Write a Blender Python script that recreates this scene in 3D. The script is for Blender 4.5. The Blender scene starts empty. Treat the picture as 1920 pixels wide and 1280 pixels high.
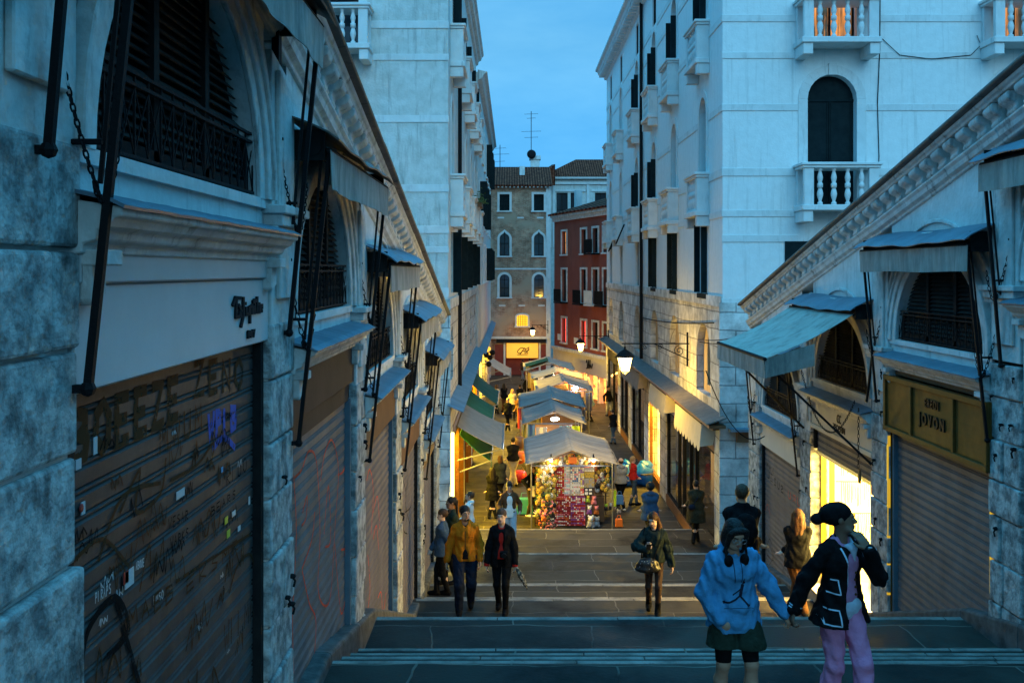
import bpy, bmesh, math, random
import numpy as np
from mathutils import Vector, Matrix
R = math.radians
PI = math.pi
random.seed(7)
SC = bpy.context.scene
COL = SC.collection
H = 7.95                       # camera height above the street
# ------------------------------------------------------------------ camera
cam_d = bpy.data.cameras.new('camera'); cam = bpy.data.objects.new('camera', cam_d); COL.objects.link(cam)
cam.location = (0, 0, H); cam.rotation_euler = (R(90), 0, 0)
cam_d.lens = 35; cam_d.sensor_width = 36; cam_d.shift_y = -132/1920; cam_d.clip_start = .05; cam_d.clip_end = 3000
SC.camera = cam
# ------------------------------------------------------------------ world (dusk sky)
W = bpy.data.worlds.new('World'); SC.world = W; W.use_nodes = True
nt = W.node_tree; nt.nodes.clear()
N = lambda t, tree=nt: tree.nodes.new(t)
out = N('ShaderNodeOutputWorld'); bg = N('ShaderNodeBackground'); sky = N('ShaderNodeTexSky')
sky.sky_type = 'NISHITA'; sky.sun_disc = False; sky.sun_elevation = R(2.0); sky.sun_rotation = R(200)
sky.altitude = 10; sky.air_density = 1.6; sky.dust_density = .6; sky.ozone_density = 4.0
tc = N('ShaderNodeTexCoord'); mp = N('ShaderNodeMapping'); mp.inputs['Scale'].default_value = (1.2, 1.0, 3.6)
noi = N('ShaderNodeTexNoise'); noi.inputs['Scale'].default_value = 2.4; noi.inputs['Detail'].default_value = 6; noi.inputs['Roughness'].default_value = .6
cr = N('ShaderNodeValToRGB'); cr.color_ramp.elements[0].position = .40; cr.color_ramp.elements[1].position = .72
cr.color_ramp.elements[0].color = (.62, 1.10, 1.45, 1); cr.color_ramp.elements[1].color = (1.15, 1.42, 1.62, 1)
# tint of the whole dusk sky
sat = N('ShaderNodeMix'); sat.data_type = 'RGBA'; sat.blend_type = 'MIX'; sat.inputs[0].default_value = SKYMIX = .88
sat.inputs[7].default_value = (.24, .64, 1.0, 1)
mul = N('ShaderNodeMix'); mul.data_type = 'RGBA'; mul.blend_type = 'MULTIPLY'; mul.inputs[0].default_value = 1
L = nt.links.new
L(tc.outputs['Generated'], mp.inputs[0]); L(mp.outputs[0], noi.inputs['Vector']); L(noi.outputs['Fac'], cr.inputs[0])
L(sky.outputs[0], sat.inputs[6]); L(sat.outputs[2], mul.inputs[6]); L(cr.outputs[0], mul.inputs[7])
sz = N('ShaderNodeSeparateXYZ'); zr = N('ShaderNodeMapRange'); zr.inputs[1].default_value = .30; zr.inputs[2].default_value = .80; zc_ = N('ShaderNodeMix'); zc_.data_type = 'RGBA'
zc_.inputs[6].default_value = (1, 1, 1, 1); zc_.inputs[7].default_value = (1.25, 2.55, 2.65, 1); m2 = N('ShaderNodeMix'); m2.data_type = 'RGBA'; m2.blend_type = 'MULTIPLY'; m2.inputs[0].default_value = 1
L(tc.outputs['Generated'], sz.inputs[0]); L(sz.outputs[2], zr.inputs[0]); L(zr.outputs[0], zc_.inputs[0]); L(mul.outputs[2], m2.inputs[6]); L(zc_.outputs[2], m2.inputs[7])
lz = N('ShaderNodeMapRange'); lz.inputs[1].default_value = .0; lz.inputs[2].default_value = .22; lc = N('ShaderNodeMix'); lc.data_type = 'RGBA'; lc.inputs[6].default_value = (.72, 1.22, 1.42, 1); lc.inputs[7].default_value = (1.08, 1.08, 1.02, 1)
m3 = N('ShaderNodeMix'); m3.data_type = 'RGBA'; m3.blend_type = 'MULTIPLY'; m3.inputs[0].default_value = 1; L(sz.outputs[2], lz.inputs[0]); L(lz.outputs[0], lc.inputs[0]); L(m2.outputs[2], m3.inputs[6]); L(lc.outputs[2], m3.inputs[7])
L(m3.outputs[2], bg.inputs[0]); L(bg.outputs[0], out.inputs[0]); bg.inputs[1].default_value = .15
sun_d = bpy.data.lights.new('sun', 'SUN'); sun = bpy.data.objects.new('sun', sun_d); COL.objects.link(sun)
sun_d.energy = .27; sun_d.angle = R(40); sun_d.color = (.42, .82, 1.0)
sun.rotation_euler = (R(66), 0, R(10))     # last glow of the open sky above the bridge, behind the camera
SC.view_settings.view_transform = 'Standard'; SC.view_settings.look = 'None'
SC.view_settings.gamma = 1; SC.view_settings.exposure = 2.0
SC.cycles.use_denoising = True
try: SC.cycles.denoiser = 'OPENIMAGEDENOISE'
except Exception: pass
SC.cycles.max_bounces = 6; SC.cycles.diffuse_bounces = 3; SC.cycles.glossy_bounces = 3; SC.cycles.transmission_bounces = 4
SC.cycles.transparent_max_bounces = 8; SC.cycles.sample_clamp_indirect = 6; SC.cycles.caustics_reflective = False; SC.cycles.caustics_refractive = False

# ------------------------------------------------------------------ materials
MATS = {}
def mat(name, col, rough=.7, metal=0., col2=None, nscale=3., ndetail=5., lo=.35, hi=.65, bump=0., bscale=20., emit=0., ecol=None,
        stain_or_fold=None, stscale=(1., 1., .18), stlo=.5, sthi=.75, spec=.22, alpha=None, trans=0., fade=0., streak=None):
    if name in MATS: return MATS[name]
    m = bpy.data.materials.new(name); m.use_nodes = True; t = m.node_tree; b = t.nodes['Principled BSDF']
    b.inputs['Base Color'].default_value = (*col, 1); b.inputs['Roughness'].default_value = rough
    b.inputs['Metallic'].default_value = metal; b.inputs['Specular IOR Level'].default_value = spec
    if trans: b.inputs['Transmission Weight'].default_value = trans
    co = t.nodes.new('ShaderNodeTexCoord'); last = None
    if col2 is not None:
        n = t.nodes.new('ShaderNodeTexNoise'); n.inputs['Scale'].default_value = nscale; n.inputs['Detail'].default_value = ndetail
        n.inputs['Roughness'].default_value = .62
        r = t.nodes.new('ShaderNodeValToRGB'); r.color_ramp.elements[0].position = lo; r.color_ramp.elements[1].position = hi
        r.color_ramp.elements[0].color = (*col, 1); r.color_ramp.elements[1].color = (*col2, 1)
        t.links.new(co.outputs['Object'], n.inputs['Vector']); t.links.new(n.outputs['Fac'], r.inputs[0]); last = r.outputs[0]
        t.links.new(last, b.inputs['Base Color'])
    if stain_or_fold is not None:
        mp_ = t.nodes.new('ShaderNodeMapping'); mp_.inputs['Scale'].default_value = stscale
        n = t.nodes.new('ShaderNodeTexNoise'); n.inputs['Scale'].default_value = 4; n.inputs['Detail'].default_value = 8; n.inputs['Roughness'].default_value = .7
        r = t.nodes.new('ShaderNodeValToRGB'); r.color_ramp.elements[0].position = stlo; r.color_ramp.elements[1].position = sthi
        mx = t.nodes.new('ShaderNodeMix'); mx.data_type = 'RGBA'
        t.links.new(co.outputs['Object'], mp_.inputs[0]); t.links.new(mp_.outputs[0], n.inputs['Vector']); t.links.new(n.outputs['Fac'], r.inputs[0])
        t.links.new(r.outputs[0], mx.inputs[0]); mx.inputs[7].default_value = (*stain_or_fold, 1)
        if last: t.links.new(last, mx.inputs[6])
        else: mx.inputs[6].default_value = (*col, 1)
        last = mx.outputs[2]; t.links.new(last, b.inputs['Base Color'])
    if bump:
        n = t.nodes.new('ShaderNodeTexNoise'); n.inputs['Scale'].default_value = bscale; n.inputs['Detail'].default_value = 6
        bp = t.nodes.new('ShaderNodeBump'); bp.inputs['Strength'].default_value = bump; bp.inputs['Distance'].default_value = .02
        t.links.new(co.outputs['Object'], n.inputs['Vector']); t.links.new(n.outputs['Fac'], bp.inputs['Height']); t.links.new(bp.outputs[0], b.inputs['Normal'])
    if emit:
        b.inputs['Emission Color'].default_value = (*(ecol or col), 1); b.inputs['Emission Strength'].default_value = emit
    if fade:
        n = t.nodes.new('ShaderNodeTexNoise'); n.inputs['Scale'].default_value = fade; n.inputs['Detail'].default_value = 8; n.inputs['Roughness'].default_value = .7
        r = t.nodes.new('ShaderNodeMapRange'); r.inputs[1].default_value = .33; r.inputs[2].default_value = .46; r.inputs[4].default_value = .95
        t.links.new(co.outputs['Object'], n.inputs['Vector']); t.links.new(n.outputs['Fac'], r.inputs[0]); t.links.new(r.outputs[0], b.inputs['Alpha'])
    if alpha is not None: b.inputs['Alpha'].default_value = alpha
    MATS[name] = m; return m

def brickmat(name, c1, c2, mortar, bw, bh, ms, rough=.8, bump=.5, vert=True, warp=.03, patch=None, rlo=None, off=.5, axis='x'):
    """courses of stone or brick; vert: rows climb with z (else flat paving in x, y)"""
    m = bpy.data.materials.new(name); m.use_nodes = True; t = m.node_tree; b = t.nodes['Principled BSDF']; b.inputs['Roughness'].default_value = rough; b.inputs['Specular IOR Level'].default_value = .16 if not vert else .2
    co = t.nodes.new('ShaderNodeTexCoord'); sx = t.nodes.new('ShaderNodeSeparateXYZ'); cb = t.nodes.new('ShaderNodeCombineXYZ')
    t.links.new(co.outputs['Object'], sx.inputs[0])
    if vert:
        add = t.nodes.new('ShaderNodeMath'); add.operation = 'ADD'
        t.links.new(sx.outputs[0], add.inputs[0]); t.links.new(sx.outputs[1], add.inputs[1])
        t.links.new(add.outputs[0], cb.inputs[0]); t.links.new(sx.outputs[2], cb.inputs[1])
    else:
        t.links.new(sx.outputs[0], cb.inputs[0]); t.links.new(sx.outputs[1], cb.inputs[1])
    n = t.nodes.new('ShaderNodeTexNoise'); n.inputs['Scale'].default_value = 1.1; n.inputs['Detail'].default_value = 3
    t.links.new(co.outputs['Object'], n.inputs['Vector'])
    sub = t.nodes.new('ShaderNodeVectorMath'); sub.operation = 'SUBTRACT'; sub.inputs[1].default_value = (.5, .5, .5)
    scl = t.nodes.new('ShaderNodeVectorMath'); scl.operation = 'SCALE'; scl.inputs['Scale'].default_value = warp*4
    ad = t.nodes.new('ShaderNodeVectorMath'); ad.operation = 'ADD'
    t.links.new(n.outputs['Color'], sub.inputs[0]); t.links.new(sub.outputs[0], scl.inputs[0]); t.links.new(cb.outputs[0], ad.inputs[0]); t.links.new(scl.outputs[0], ad.inputs[1])
    br = t.nodes.new('ShaderNodeTexBrick'); br.inputs['Scale'].default_value = 1; br.inputs['Brick Width'].default_value = bw; br.inputs['Row Height'].default_value = bh
    br.inputs['Mortar Size'].default_value = ms; br.inputs['Mortar Smooth'].default_value = .3; br.inputs['Bias'].default_value = -.1; br.offset = off
    br.inputs['Color1'].default_value = (*c1, 1); br.inputs['Color2'].default_value = (*c2, 1); br.inputs['Mortar'].default_value = (*mortar, 1)
    t.links.new(ad.outputs[0], br.inputs['Vector'])
    n2 = t.nodes.new('ShaderNodeTexNoise'); n2.inputs['Scale'].default_value = 1.7; n2.inputs['Detail'].default_value = 9; n2.inputs['Roughness'].default_value = .7
    t.links.new(co.outputs['Object'], n2.inputs['Vector'])
    rp = t.nodes.new('ShaderNodeMapRange'); rp.inputs[1].default_value = .3; rp.inputs[2].default_value = .7; rp.inputs[3].default_value = .4; rp.inputs[4].default_value = 1.55
    t.links.new(n2.outputs['Fac'], rp.inputs[0])
    mx = t.nodes.new('ShaderNodeVectorMath'); mx.operation = 'SCALE'; t.links.new(br.outputs['Color'], mx.inputs[0]); t.links.new(rp.outputs[0], mx.inputs['Scale'])
    src = mx.outputs[0]
    if patch is not None:
        n3 = t.nodes.new('ShaderNodeTexNoise'); n3.inputs['Scale'].default_value = .55; n3.inputs['Detail'].default_value = 7; t.links.new(co.outputs['Object'], n3.inputs['Vector'])
        r3 = t.nodes.new('ShaderNodeValToRGB'); r3.color_ramp.elements[0].position = .52; r3.color_ramp.elements[1].position = .62; t.links.new(n3.outputs['Fac'], r3.inputs[0])
        m3 = t.nodes.new('ShaderNodeMix'); m3.data_type = 'RGBA'; t.links.new(r3.outputs[0], m3.inputs[0]); t.links.new(src, m3.inputs[6]); m3.inputs[7].default_value = (*patch, 1); src = m3.outputs[2]
    t.links.new(src, b.inputs['Base Color'])
    if rlo is not None:
        rr = t.nodes.new('ShaderNodeMapRange'); rr.inputs[1].default_value = .35; rr.inputs[2].default_value = .65; rr.inputs[3].default_value = rlo; rr.inputs[4].default_value = rough
        t.links.new(n2.outputs['Fac'], rr.inputs[0]); t.links.new(rr.outputs[0], b.inputs['Roughness'])
    n4 = t.nodes.new('ShaderNodeTexNoise'); n4.inputs['Scale'].default_value = 26; n4.inputs['Detail'].default_value = 5; t.links.new(co.outputs['Object'], n4.inputs['Vector'])
    mm = t.nodes.new('ShaderNodeMath'); mm.operation = 'MULTIPLY_ADD'; mm.inputs[1].default_value = .35
    inv = t.nodes.new('ShaderNodeMath'); inv.operation = 'MULTIPLY'; inv.inputs[1].default_value = -1.0; t.links.new(br.outputs['Fac'], inv.inputs[0])
    t.links.new(n4.outputs['Fac'], mm.inputs[0]); t.links.new(inv.outputs[0], mm.inputs[2])
    bp = t.nodes.new('ShaderNodeBump'); bp.inputs['Strength'].default_value = bump; bp.inputs['Distance'].default_value = .012
    t.links.new(mm.outputs[0], bp.inputs['Height']); t.links.new(bp.outputs[0], b.inputs['Normal'])
    MATS[name] = m; return m

M = {}
M['pier'] = mat('pier_stone', (.19, .195, .19), .85, col2=(.56, .56, .53), nscale=8, ndetail=10., lo=.38, hi=.60, bump=1.0, bscale=24, stain_or_fold=(.06, .06, .055), stlo=.52, sthi=.72, stscale=(1., 1., .5))
M['plaster'] = mat('old_plaster', (.60, .60, .57), .9, col2=(.74, .73, .70), nscale=3.2, ndetail=9., bump=.5, bscale=18, stain_or_fold=(.24, .235, .22), stlo=.54, sthi=.76)
M['trim'] = mat('istrian_trim', (.52, .51, .48), .75, col2=(.74, .73, .69), nscale=5, ndetail=8., bump=.5, bscale=22, stain_or_fold=(.14, .13, .115), stlo=.55, sthi=.72, stscale=(1.6, 1.6, .4))
M['cream'] = mat('cream_fascia', (.56, .53, .46), .6, col2=(.63, .59, .51), nscale=2, bump=.05, stain_or_fold=(.33, .30, .25), stlo=.6, sthi=.9)
M['pale'] = mat('pale_fascia', (.55, .53, .52), .6, col2=(.60, .58, .57), nscale=2, bump=.05, stain_or_fold=(.36, .35, .34), stlo=.6, sthi=.9)
M['facade'] = mat('stone_facade', (.70, .70, .68), .9, col2=(.76, .76, .74), nscale=6, ndetail=9., bump=.3, bscale=22, stain_or_fold=(.50, .50, .48), stlo=.54, sthi=.80, stscale=(2.2, 2.2, .12))
M['facade_old'] = mat('weathered_facade', (.50, .50, .46), .9, col2=(.64, .635, .60), nscale=3.5, ndetail=9., bump=.6, bscale=16, stain_or_fold=(.27, .265, .24), stlo=.53, sthi=.74, stscale=(1.8, 1.8, .16))
M['course'] = mat('string_course', (.60, .60, .58), .75, col2=(.70, .70, .68), nscale=2.5, bump=.2, stain_or_fold=(.34, .34, .33), stlo=.55, sthi=.8)
M['lead'] = mat('lead_sheet', (.09, .14, .18), .55, metal=.0, col2=(.15, .22, .27), nscale=2.5, bump=.25, bscale=7, spec=.5)
M['lead2'] = mat('roof_lead', (.11, .10, .09), .6, col2=(.20, .17, .145), nscale=4, bump=.4, bscale=9, stain_or_fold=(.05, .05, .05), stlo=.5, sthi=.7, stscale=(2, 2, 2))
M['iron'] = mat('black_iron', (.010, .010, .011), .7, bump=.2, bscale=60, spec=.12)
M['dark'] = mat('dark_timber', (.012, .012, .013), .7, col2=(.022, .021, .02), nscale=8, spec=.08)
M['louvre'] = mat('louvre_timber', (.020, .020, .019), .7, col2=(.045, .04, .035), nscale=9, spec=.1)
M['green_shutter'] = mat('green_black_shutter', (.006, .013, .015), .7, col2=(.011, .020, .022), nscale=6, spec=.06)
M['void'] = mat('dark_interior', (.012, .012, .014), .9)
M['glass'] = mat('window_glass', (.03, .035, .04), .06, spec=.7)
M['shopglass'] = mat('shop_glass', (.02, .022, .022), .03, spec=.9, alpha=.45)
M['roll_grey'] = mat('shutter_grey', (.125, .105, .105), .6, col2=(.175, .15, .148), nscale=2.5, bump=.1, stain_or_fold=(.10, .09, .085), stlo=.5, sthi=.8)
M['roll_dark'] = mat('shutter_dark', (.040, .037, .037), .6, col2=(.070, .064, .060), nscale=2.5, bump=.1, stain_or_fold=(.04, .032, .028), stlo=.5, sthi=.75)
M['cloth'] = mat('awning_cloth', (.36, .33, .28), .85, col2=(.44, .41, .35), nscale=3, bump=.25, bscale=9, stain_or_fold=(.15, .15, .13), stlo=.5, sthi=.75)
M['cloth_white'] = mat('white_cloth', (.37, .345, .33), .85, col2=(.44, .41, .39), nscale=3, bump=.3, bscale=6, stain_or_fold=(.26, .245, .235), stlo=.48, sthi=.62, stscale=(.12, 2.2, .12))  # cross stripes: shade of the cloth folds put into the colour
M['cloth_grey'] = mat('grey_cloth', (.24, .23, .21), .85, col2=(.30, .285, .26), nscale=3, bump=.3, bscale=9)
M['cloth_green'] = mat('green_cloth', (.008, .10, .065), .8, col2=(.012, .13, .085), nscale=3, bump=.3, bscale=9)
M['cloth_cream'] = mat('cream_cloth', (.55, .50, .38), .85, col2=(.62, .56, .44), nscale=3, bump=.3, bscale=9)
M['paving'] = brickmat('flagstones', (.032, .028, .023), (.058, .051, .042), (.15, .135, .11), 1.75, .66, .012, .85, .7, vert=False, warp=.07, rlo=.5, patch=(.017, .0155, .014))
M['nosing'] = mat('white_nosing', (.13, .12, .105), .7, col2=(.33, .30, .26), nscale=4, bump=.4, bscale=16, stain_or_fold=(.14, .13, .12), stlo=.55, sthi=.7, stscale=(2, 2, 2))
M['rustic'] = brickmat('rusticated_stone', (.50, .49, .46), (.60, .59, .56), (.25, .24, .23), 1.1, .46, .016, .85, .9, warp=.02)
M['brick'] = brickmat('old_brick', (.36, .165, .095), (.46, .27, .17), (.36, .31, .25), .27, .085, .012, .9, .6, warp=.02, patch=(.42, .30, .21))
M['red'] = mat('red_plaster', (.24, .062, .042), .9, col2=(.30, .085, .056), nscale=.8, bump=.3, bscale=12, stain_or_fold=(.16, .05, .04), stlo=.55, sthi=.8)
M['darkred'] = mat('dark_red_panel', (.17, .035, .03), .7, col2=(.22, .05, .04), nscale=2)
M['wood'] = mat('brown_wood', (.13, .065, .030), .55, col2=(.18, .095, .045), nscale=3, bump=.3, bscale=12)
M['bronze'] = mat('bronze_board', (.125, .046, .007), .6, metal=.0, col2=(.18, .068, .011), nscale=6, bump=.3, bscale=7, stain_or_fold=(.08, .045, .012), stlo=.45, sthi=.8, stscale=(.4, .4, 3))
M['orange_plaster'] = mat('ochre_plaster', (.50, .36, .20), .85, col2=(.58, .43, .26), nscale=1.5, bump=.3, bscale=14, stain_or_fold=(.30, .22, .14))
M['white'] = mat('white_paint', (.72, .72, .70), .6)
M['chrome'] = mat('grey_metal', (.35, .35, .36), .35, metal=.8)
def tilemat():
    m = bpy.data.materials.new('clay_tiles'); m.use_nodes = True; t = m.node_tree; b = t.nodes['Principled BSDF']; b.inputs['Specular IOR Level'].default_value = .05; b.inputs['Roughness'].default_value = .9
    co = t.nodes.new('ShaderNodeTexCoord'); w = t.nodes.new('ShaderNodeTexWave'); w.inputs['Scale'].default_value = 1.6; w.inputs['Distortion'].default_value = .6; w.inputs['Detail'].default_value = 2
    n = t.nodes.new('ShaderNodeTexNoise'); n.inputs['Scale'].default_value = 5; n.inputs['Detail'].default_value = 8
    r = t.nodes.new('ShaderNodeValToRGB'); r.color_ramp.elements[0].position = .35; r.color_ramp.elements[0].color = (.10, .024, .014, 1); r.color_ramp.elements[1].position = .68; r.color_ramp.elements[1].color = (.34, .095, .050, 1)
    t.links.new(co.outputs['Object'], w.inputs['Vector']); t.links.new(co.outputs['Object'], n.inputs['Vector']); t.links.new(n.outputs['Fac'], r.inputs[0])
    mx = t.nodes.new('ShaderNodeMix'); mx.data_type = 'RGBA'; mx.blend_type = 'MULTIPLY'; mx.inputs[0].default_value = .7
    t.links.new(r.outputs[0], mx.inputs[6]); t.links.new(w.outputs['Color'], mx.inputs[7]); t.links.new(mx.outputs[2], b.inputs['Base Color'])
    bp = t.nodes.new('ShaderNodeBump'); bp.inputs['Strength'].default_value = 1; bp.inputs['Distance'].default_value = .06
    t.links.new(w.outputs['Fac'], bp.inputs['Height']); t.links.new(bp.outputs[0], b.inputs['Normal']); return m
M['tiles'] = tilemat()
def glow(name, c1, c2, strength, scale=(3, 3, 3), mid=.5, soft=.12):
    """a lit shop display: bright goods and gaps, really giving off light"""
    m = bpy.data.materials.new(name); m.use_nodes = True; t = m.node_tree; b = t.nodes['Principled BSDF']
    co = t.nodes.new('ShaderNodeTexCoord'); mp_ = t.nodes.new('ShaderNodeMapping'); mp_.inputs['Scale'].default_value = scale
    v = t.nodes.new('ShaderNodeTexNoise'); v.inputs['Scale'].default_value = 1; v.inputs['Detail'].default_value = 6; v.inputs['Roughness'].default_value = .75
    r = t.nodes.new('ShaderNodeValToRGB'); r.color_ramp.elements[0].position = mid-soft; r.color_ramp.elements[1].position = mid+soft
    r.color_ramp.elements[0].color = (*c1, 1); r.color_ramp.elements[1].color = (*c2, 1)
    t.links.new(co.outputs['Object'], mp_.inputs[0]); t.links.new(mp_.outputs[0], v.inputs['Vector']); t.links.new(v.outputs['Fac'], r.inputs[0])
    t.links.new(r.outputs[0], b.inputs['Emission Color']); b.inputs['Emission Strength'].default_value = strength; b.inputs['Base Color'].default_value = (.2, .15, .08, 1)
    MATS[name] = m; return m

# ------------------------------------------------------------------ mesh building
class MB:
    def __init__(s, T=None): s.v = []; s.f = []; s.ch = []; s.T = T or (lambda a, b, c: (a, b, c))
    def add(s, vs, fs):
        o = len(s.v); s.ch.append((o, len(s.f))); s.v += [s.T(*p) for p in vs]; s.f += [[i+o for i in f] for f in fs]; return s
    def box(s, a0, a1, b0, b1, c0, c1):
        return s.add([(a, b, c) for a in (a0, a1) for b in (b0, b1) for c in (c0, c1)],
                     [(0, 1, 3, 2), (4, 6, 7, 5), (0, 4, 5, 1), (2, 3, 7, 6), (0, 2, 6, 4), (1, 5, 7, 3)])
    def bar(s, p, q, w, h=None, up=(0, 0, 1)):
        """rectangular bar from p to q (in local coords)"""
        h = h or w; p = Vector(p); q = Vector(q); d = (q-p).normalized(); u = Vector(up)
        if abs(d.dot(u)) > .98: u = Vector((1, 0, 0))
        x = d.cross(u).normalized()*w/2; y = x.normalized().cross(d).normalized()*h/2
        vs = [tuple(b+sx*x+sy*y) for b in (p, q) for sx, sy in ((-1, -1), (1, -1), (1, 1), (-1, 1))]
        return s.add(vs, [(0, 1, 2, 3), (7, 6, 5, 4), (0, 4, 5, 1), (1, 5, 6, 2), (2, 6, 7, 3), (3, 7, 4, 0)])
    def tube(s, pts, r, n=6, cap=True):
        P = [Vector(p) for p in pts]; rs = r if isinstance(r, (list, tuple)) else [r]*len(P); vs = []; fs = []; prev = None
        for i, p in enumerate(P):
            d = (P[min(i+1, len(P)-1)]-P[max(i-1, 0)]); d = d.normalized() if d.length > 1e-9 else Vector((0, 0, 1))
            if prev is None: x = d.cross(Vector((0, 0, 1)) if abs(d.z) < .9 else Vector((1, 0, 0))).normalized()
            else: x = (prev-d*prev.dot(d)).normalized()
            prev = x; y = d.cross(x)
            for k in range(n): a = 2*PI*k/n; vs.append(tuple(p+rs[i]*(math.cos(a)*x+math.sin(a)*y)))
        for i in range(len(P)-1):
            for k in range(n): fs.append((i*n+k, i*n+(k+1) % n, (i+1)*n+(k+1) % n, (i+1)*n+k))
        if cap: fs.append(tuple(range(n-1, -1, -1))); fs.append(tuple((len(P)-1)*n+k for k in range(n)))
        return s.add(vs, fs)
    def lathe(s, cx, cy, prof, n=12):
        """prof: (r, z)"""
        vs = [(cx+r*math.cos(2*PI*k/n), cy+r*math.sin(2*PI*k/n), z) for r, z in prof for k in range(n)]; fs = []
        for i in range(len(prof)-1):
            for k in range(n): fs.append((i*n+k, i*n+(k+1) % n, (i+1)*n+(k+1) % n, (i+1)*n+k))
        fs.append(tuple(range(n))); fs.append(tuple((len(prof)-1)*n+k for k in range(n)))
        return s.add(vs, fs)
    def ball(s, c, r, n=8, m=6, sq=(1, 1, 1)):
        vs = [(c[0], c[1], c[2]-r*sq[2])]; fs = []
        for j in range(1, m):
            t = -PI/2+PI*j/m
            for k in range(n): a = 2*PI*k/n; vs.append((c[0]+r*sq[0]*math.cos(t)*math.cos(a), c[1]+r*sq[1]*math.cos(t)*math.sin(a), c[2]+r*sq[2]*math.sin(t)))
        vs.append((c[0], c[1], c[2]+r*sq[2]))
        for k in range(n): fs.append((0, 1+(k+1) % n, 1+k)); fs.append((len(vs)-1, 1+(m-2)*n+k, 1+(m-2)*n+(k+1) % n))
        for j in range(m-2):
            for k in range(n): a = 1+j*n; fs.append((a+k, a+(k+1) % n, a+n+(k+1) % n, a+n+k))
        return s.add(vs, fs)
    def extr(s, prof, a0, a1, s0=0., s1=0., close=True):
        """profile [(b, c)] swept along a from a0 to a1, raised by s0 / s1 at the ends"""
        n = len(prof); vs = [(a0, b, c+s0) for b, c in prof]+[(a1, b, c+s1) for b, c in prof]
        fs = [(i, (i+1) % n, n+(i+1) % n, n+i) for i in range(n if close else n-1)]
        if close: fs += [tuple(range(n)), tuple(range(2*n-1, n-1, -1))]
        return s.add(vs, fs)
    def prism(s, poly, b0, b1):
        """polygon [(a, c)] given thickness from b0 to b1"""
        n = len(poly); vs = [(a, b0, c) for a, c in poly]+[(a, b1, c) for a, c in poly]
        return s.add(vs, [(i, (i+1) % n, n+(i+1) % n, n+i) for i in range(n)]+[tuple(range(n)), tuple(range(2*n-1, n-1, -1))])
    def grid(s, fn, nu, nv):
        vs = [fn(i/nu, j/nv) for i in range(nu+1) for j in range(nv+1)]
        return s.add(vs, [(i*(nv+1)+j, (i+1)*(nv+1)+j, (i+1)*(nv+1)+j+1, i*(nv+1)+j+1) for i in range(nu) for j in range(nv)])
    def each(s, name, m, parent, **k):
        """every piece as a part of its own"""
        E = s.ch+[(len(s.v), len(s.f))]
        for (v0, f0), (v1, f1) in zip(E, E[1:]):
            q = MB(); q.v = s.v[v0:v1]; q.f = [[i-v0 for i in f] for f in s.f[f0:f1]]; r = q.build(name, m, parent, **k)
        return r
    def build(s, name, m=None, parent=None, smooth=False, bevel=0., label=None, solid=0., seg=1):
        me = bpy.data.meshes.new(name); me.from_pydata(s.v, [], s.f)
        bm = bmesh.new(); bm.from_mesh(me); bmesh.ops.recalc_face_normals(bm, faces=bm.faces); bm.to_mesh(me); bm.free()
        if m is not None: me.materials.append(M[m] if isinstance(m, str) else m)
        if smooth: me.shade_smooth()
        o = bpy.data.objects.new(name, me); COL.objects.link(o)
        if parent is not None:
            o.parent = parent; o.matrix_parent_inverse = parent.matrix_world.inverted() if parent.parent is None else Matrix.Identity(4)
            if parent.parent is not None: o.matrix_parent_inverse = WORLD(parent).inverted()
            else: o.matrix_parent_inverse = WORLD(parent).inverted()
        if solid: md = o.modifiers.new('solid', 'SOLIDIFY'); md.thickness = solid; md.offset = 0
        if bevel: md = o.modifiers.new('bevel', 'BEVEL'); md.width = bevel; md.segments = seg; md.limit_method = 'ANGLE'; md.angle_limit = R(40)
        if label: o['label'] = label
        return o
def WORLD(o):
    m = o.matrix_basis.copy()
    if o.parent is not None: m = WORLD(o.parent) @ o.matrix_parent_inverse @ m
    return m
def tag(o, label, cat, group=None):
    o['label'] = label; o['category'] = cat
    if group: o['group'] = group
    return o
def thing(name, label, cat, loc=(0, 0, 0), group=None, rz=0.):
    o = bpy.data.objects.new(name, None); COL.objects.link(o); o.empty_display_size = .1
    o.location = loc; o.rotation_euler = (0, 0, rz)
    return tag(o, label, cat, group)
def struct(o): o['kind'] = 'structure'; return o
def lamp(name, kind, loc, energy, col, parent=None, size=.3, sizey=None, rot=None, spread=None):
    d = bpy.data.lights.new(name, kind); d.energy = energy; d.color = col
    if kind == 'AREA':
        d.size = size
        if sizey: d.shape = 'RECTANGLE'; d.size_y = sizey
        if spread: d.spread = spread
    elif kind == 'POINT': d.shadow_soft_size = size
    o = bpy.data.objects.new(name, d); COL.objects.link(o); o.location = loc
    if rot: o.rotation_euler = rot
    if parent is not None: o.parent = parent; o.matrix_parent_inverse = WORLD(parent).inverted()
    return o
def text(name, body, m, T, size, parent=None, depth=.01, spacing=1., label=None, bold=0., sx=1.):
    """flat lettering given thickness; T maps (x, y, depth) of the text to the world"""
    c = bpy.data.curves.new('txt', 'FONT'); c.body = body; c.size = size; c.extrude = depth/2; c.space_character = spacing; c.offset = bold; c.align_x = 'CENTER'; c.resolution_u = 3
    o = bpy.data.objects.new('txt', c); COL.objects.link(o)
    dg = bpy.context.evaluated_depsgraph_get(); me = bpy.data.meshes.new_from_object(o.evaluated_get(dg))
    bpy.data.objects.remove(o)
    mb = MB(); mb.v = [T(v.co.x*sx, v.co.y, v.co.z) for v in me.vertices]; mb.f = [list(p.vertices) for p in me.polygons]
    return mb.build(name, m, parent, label=label)

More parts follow.
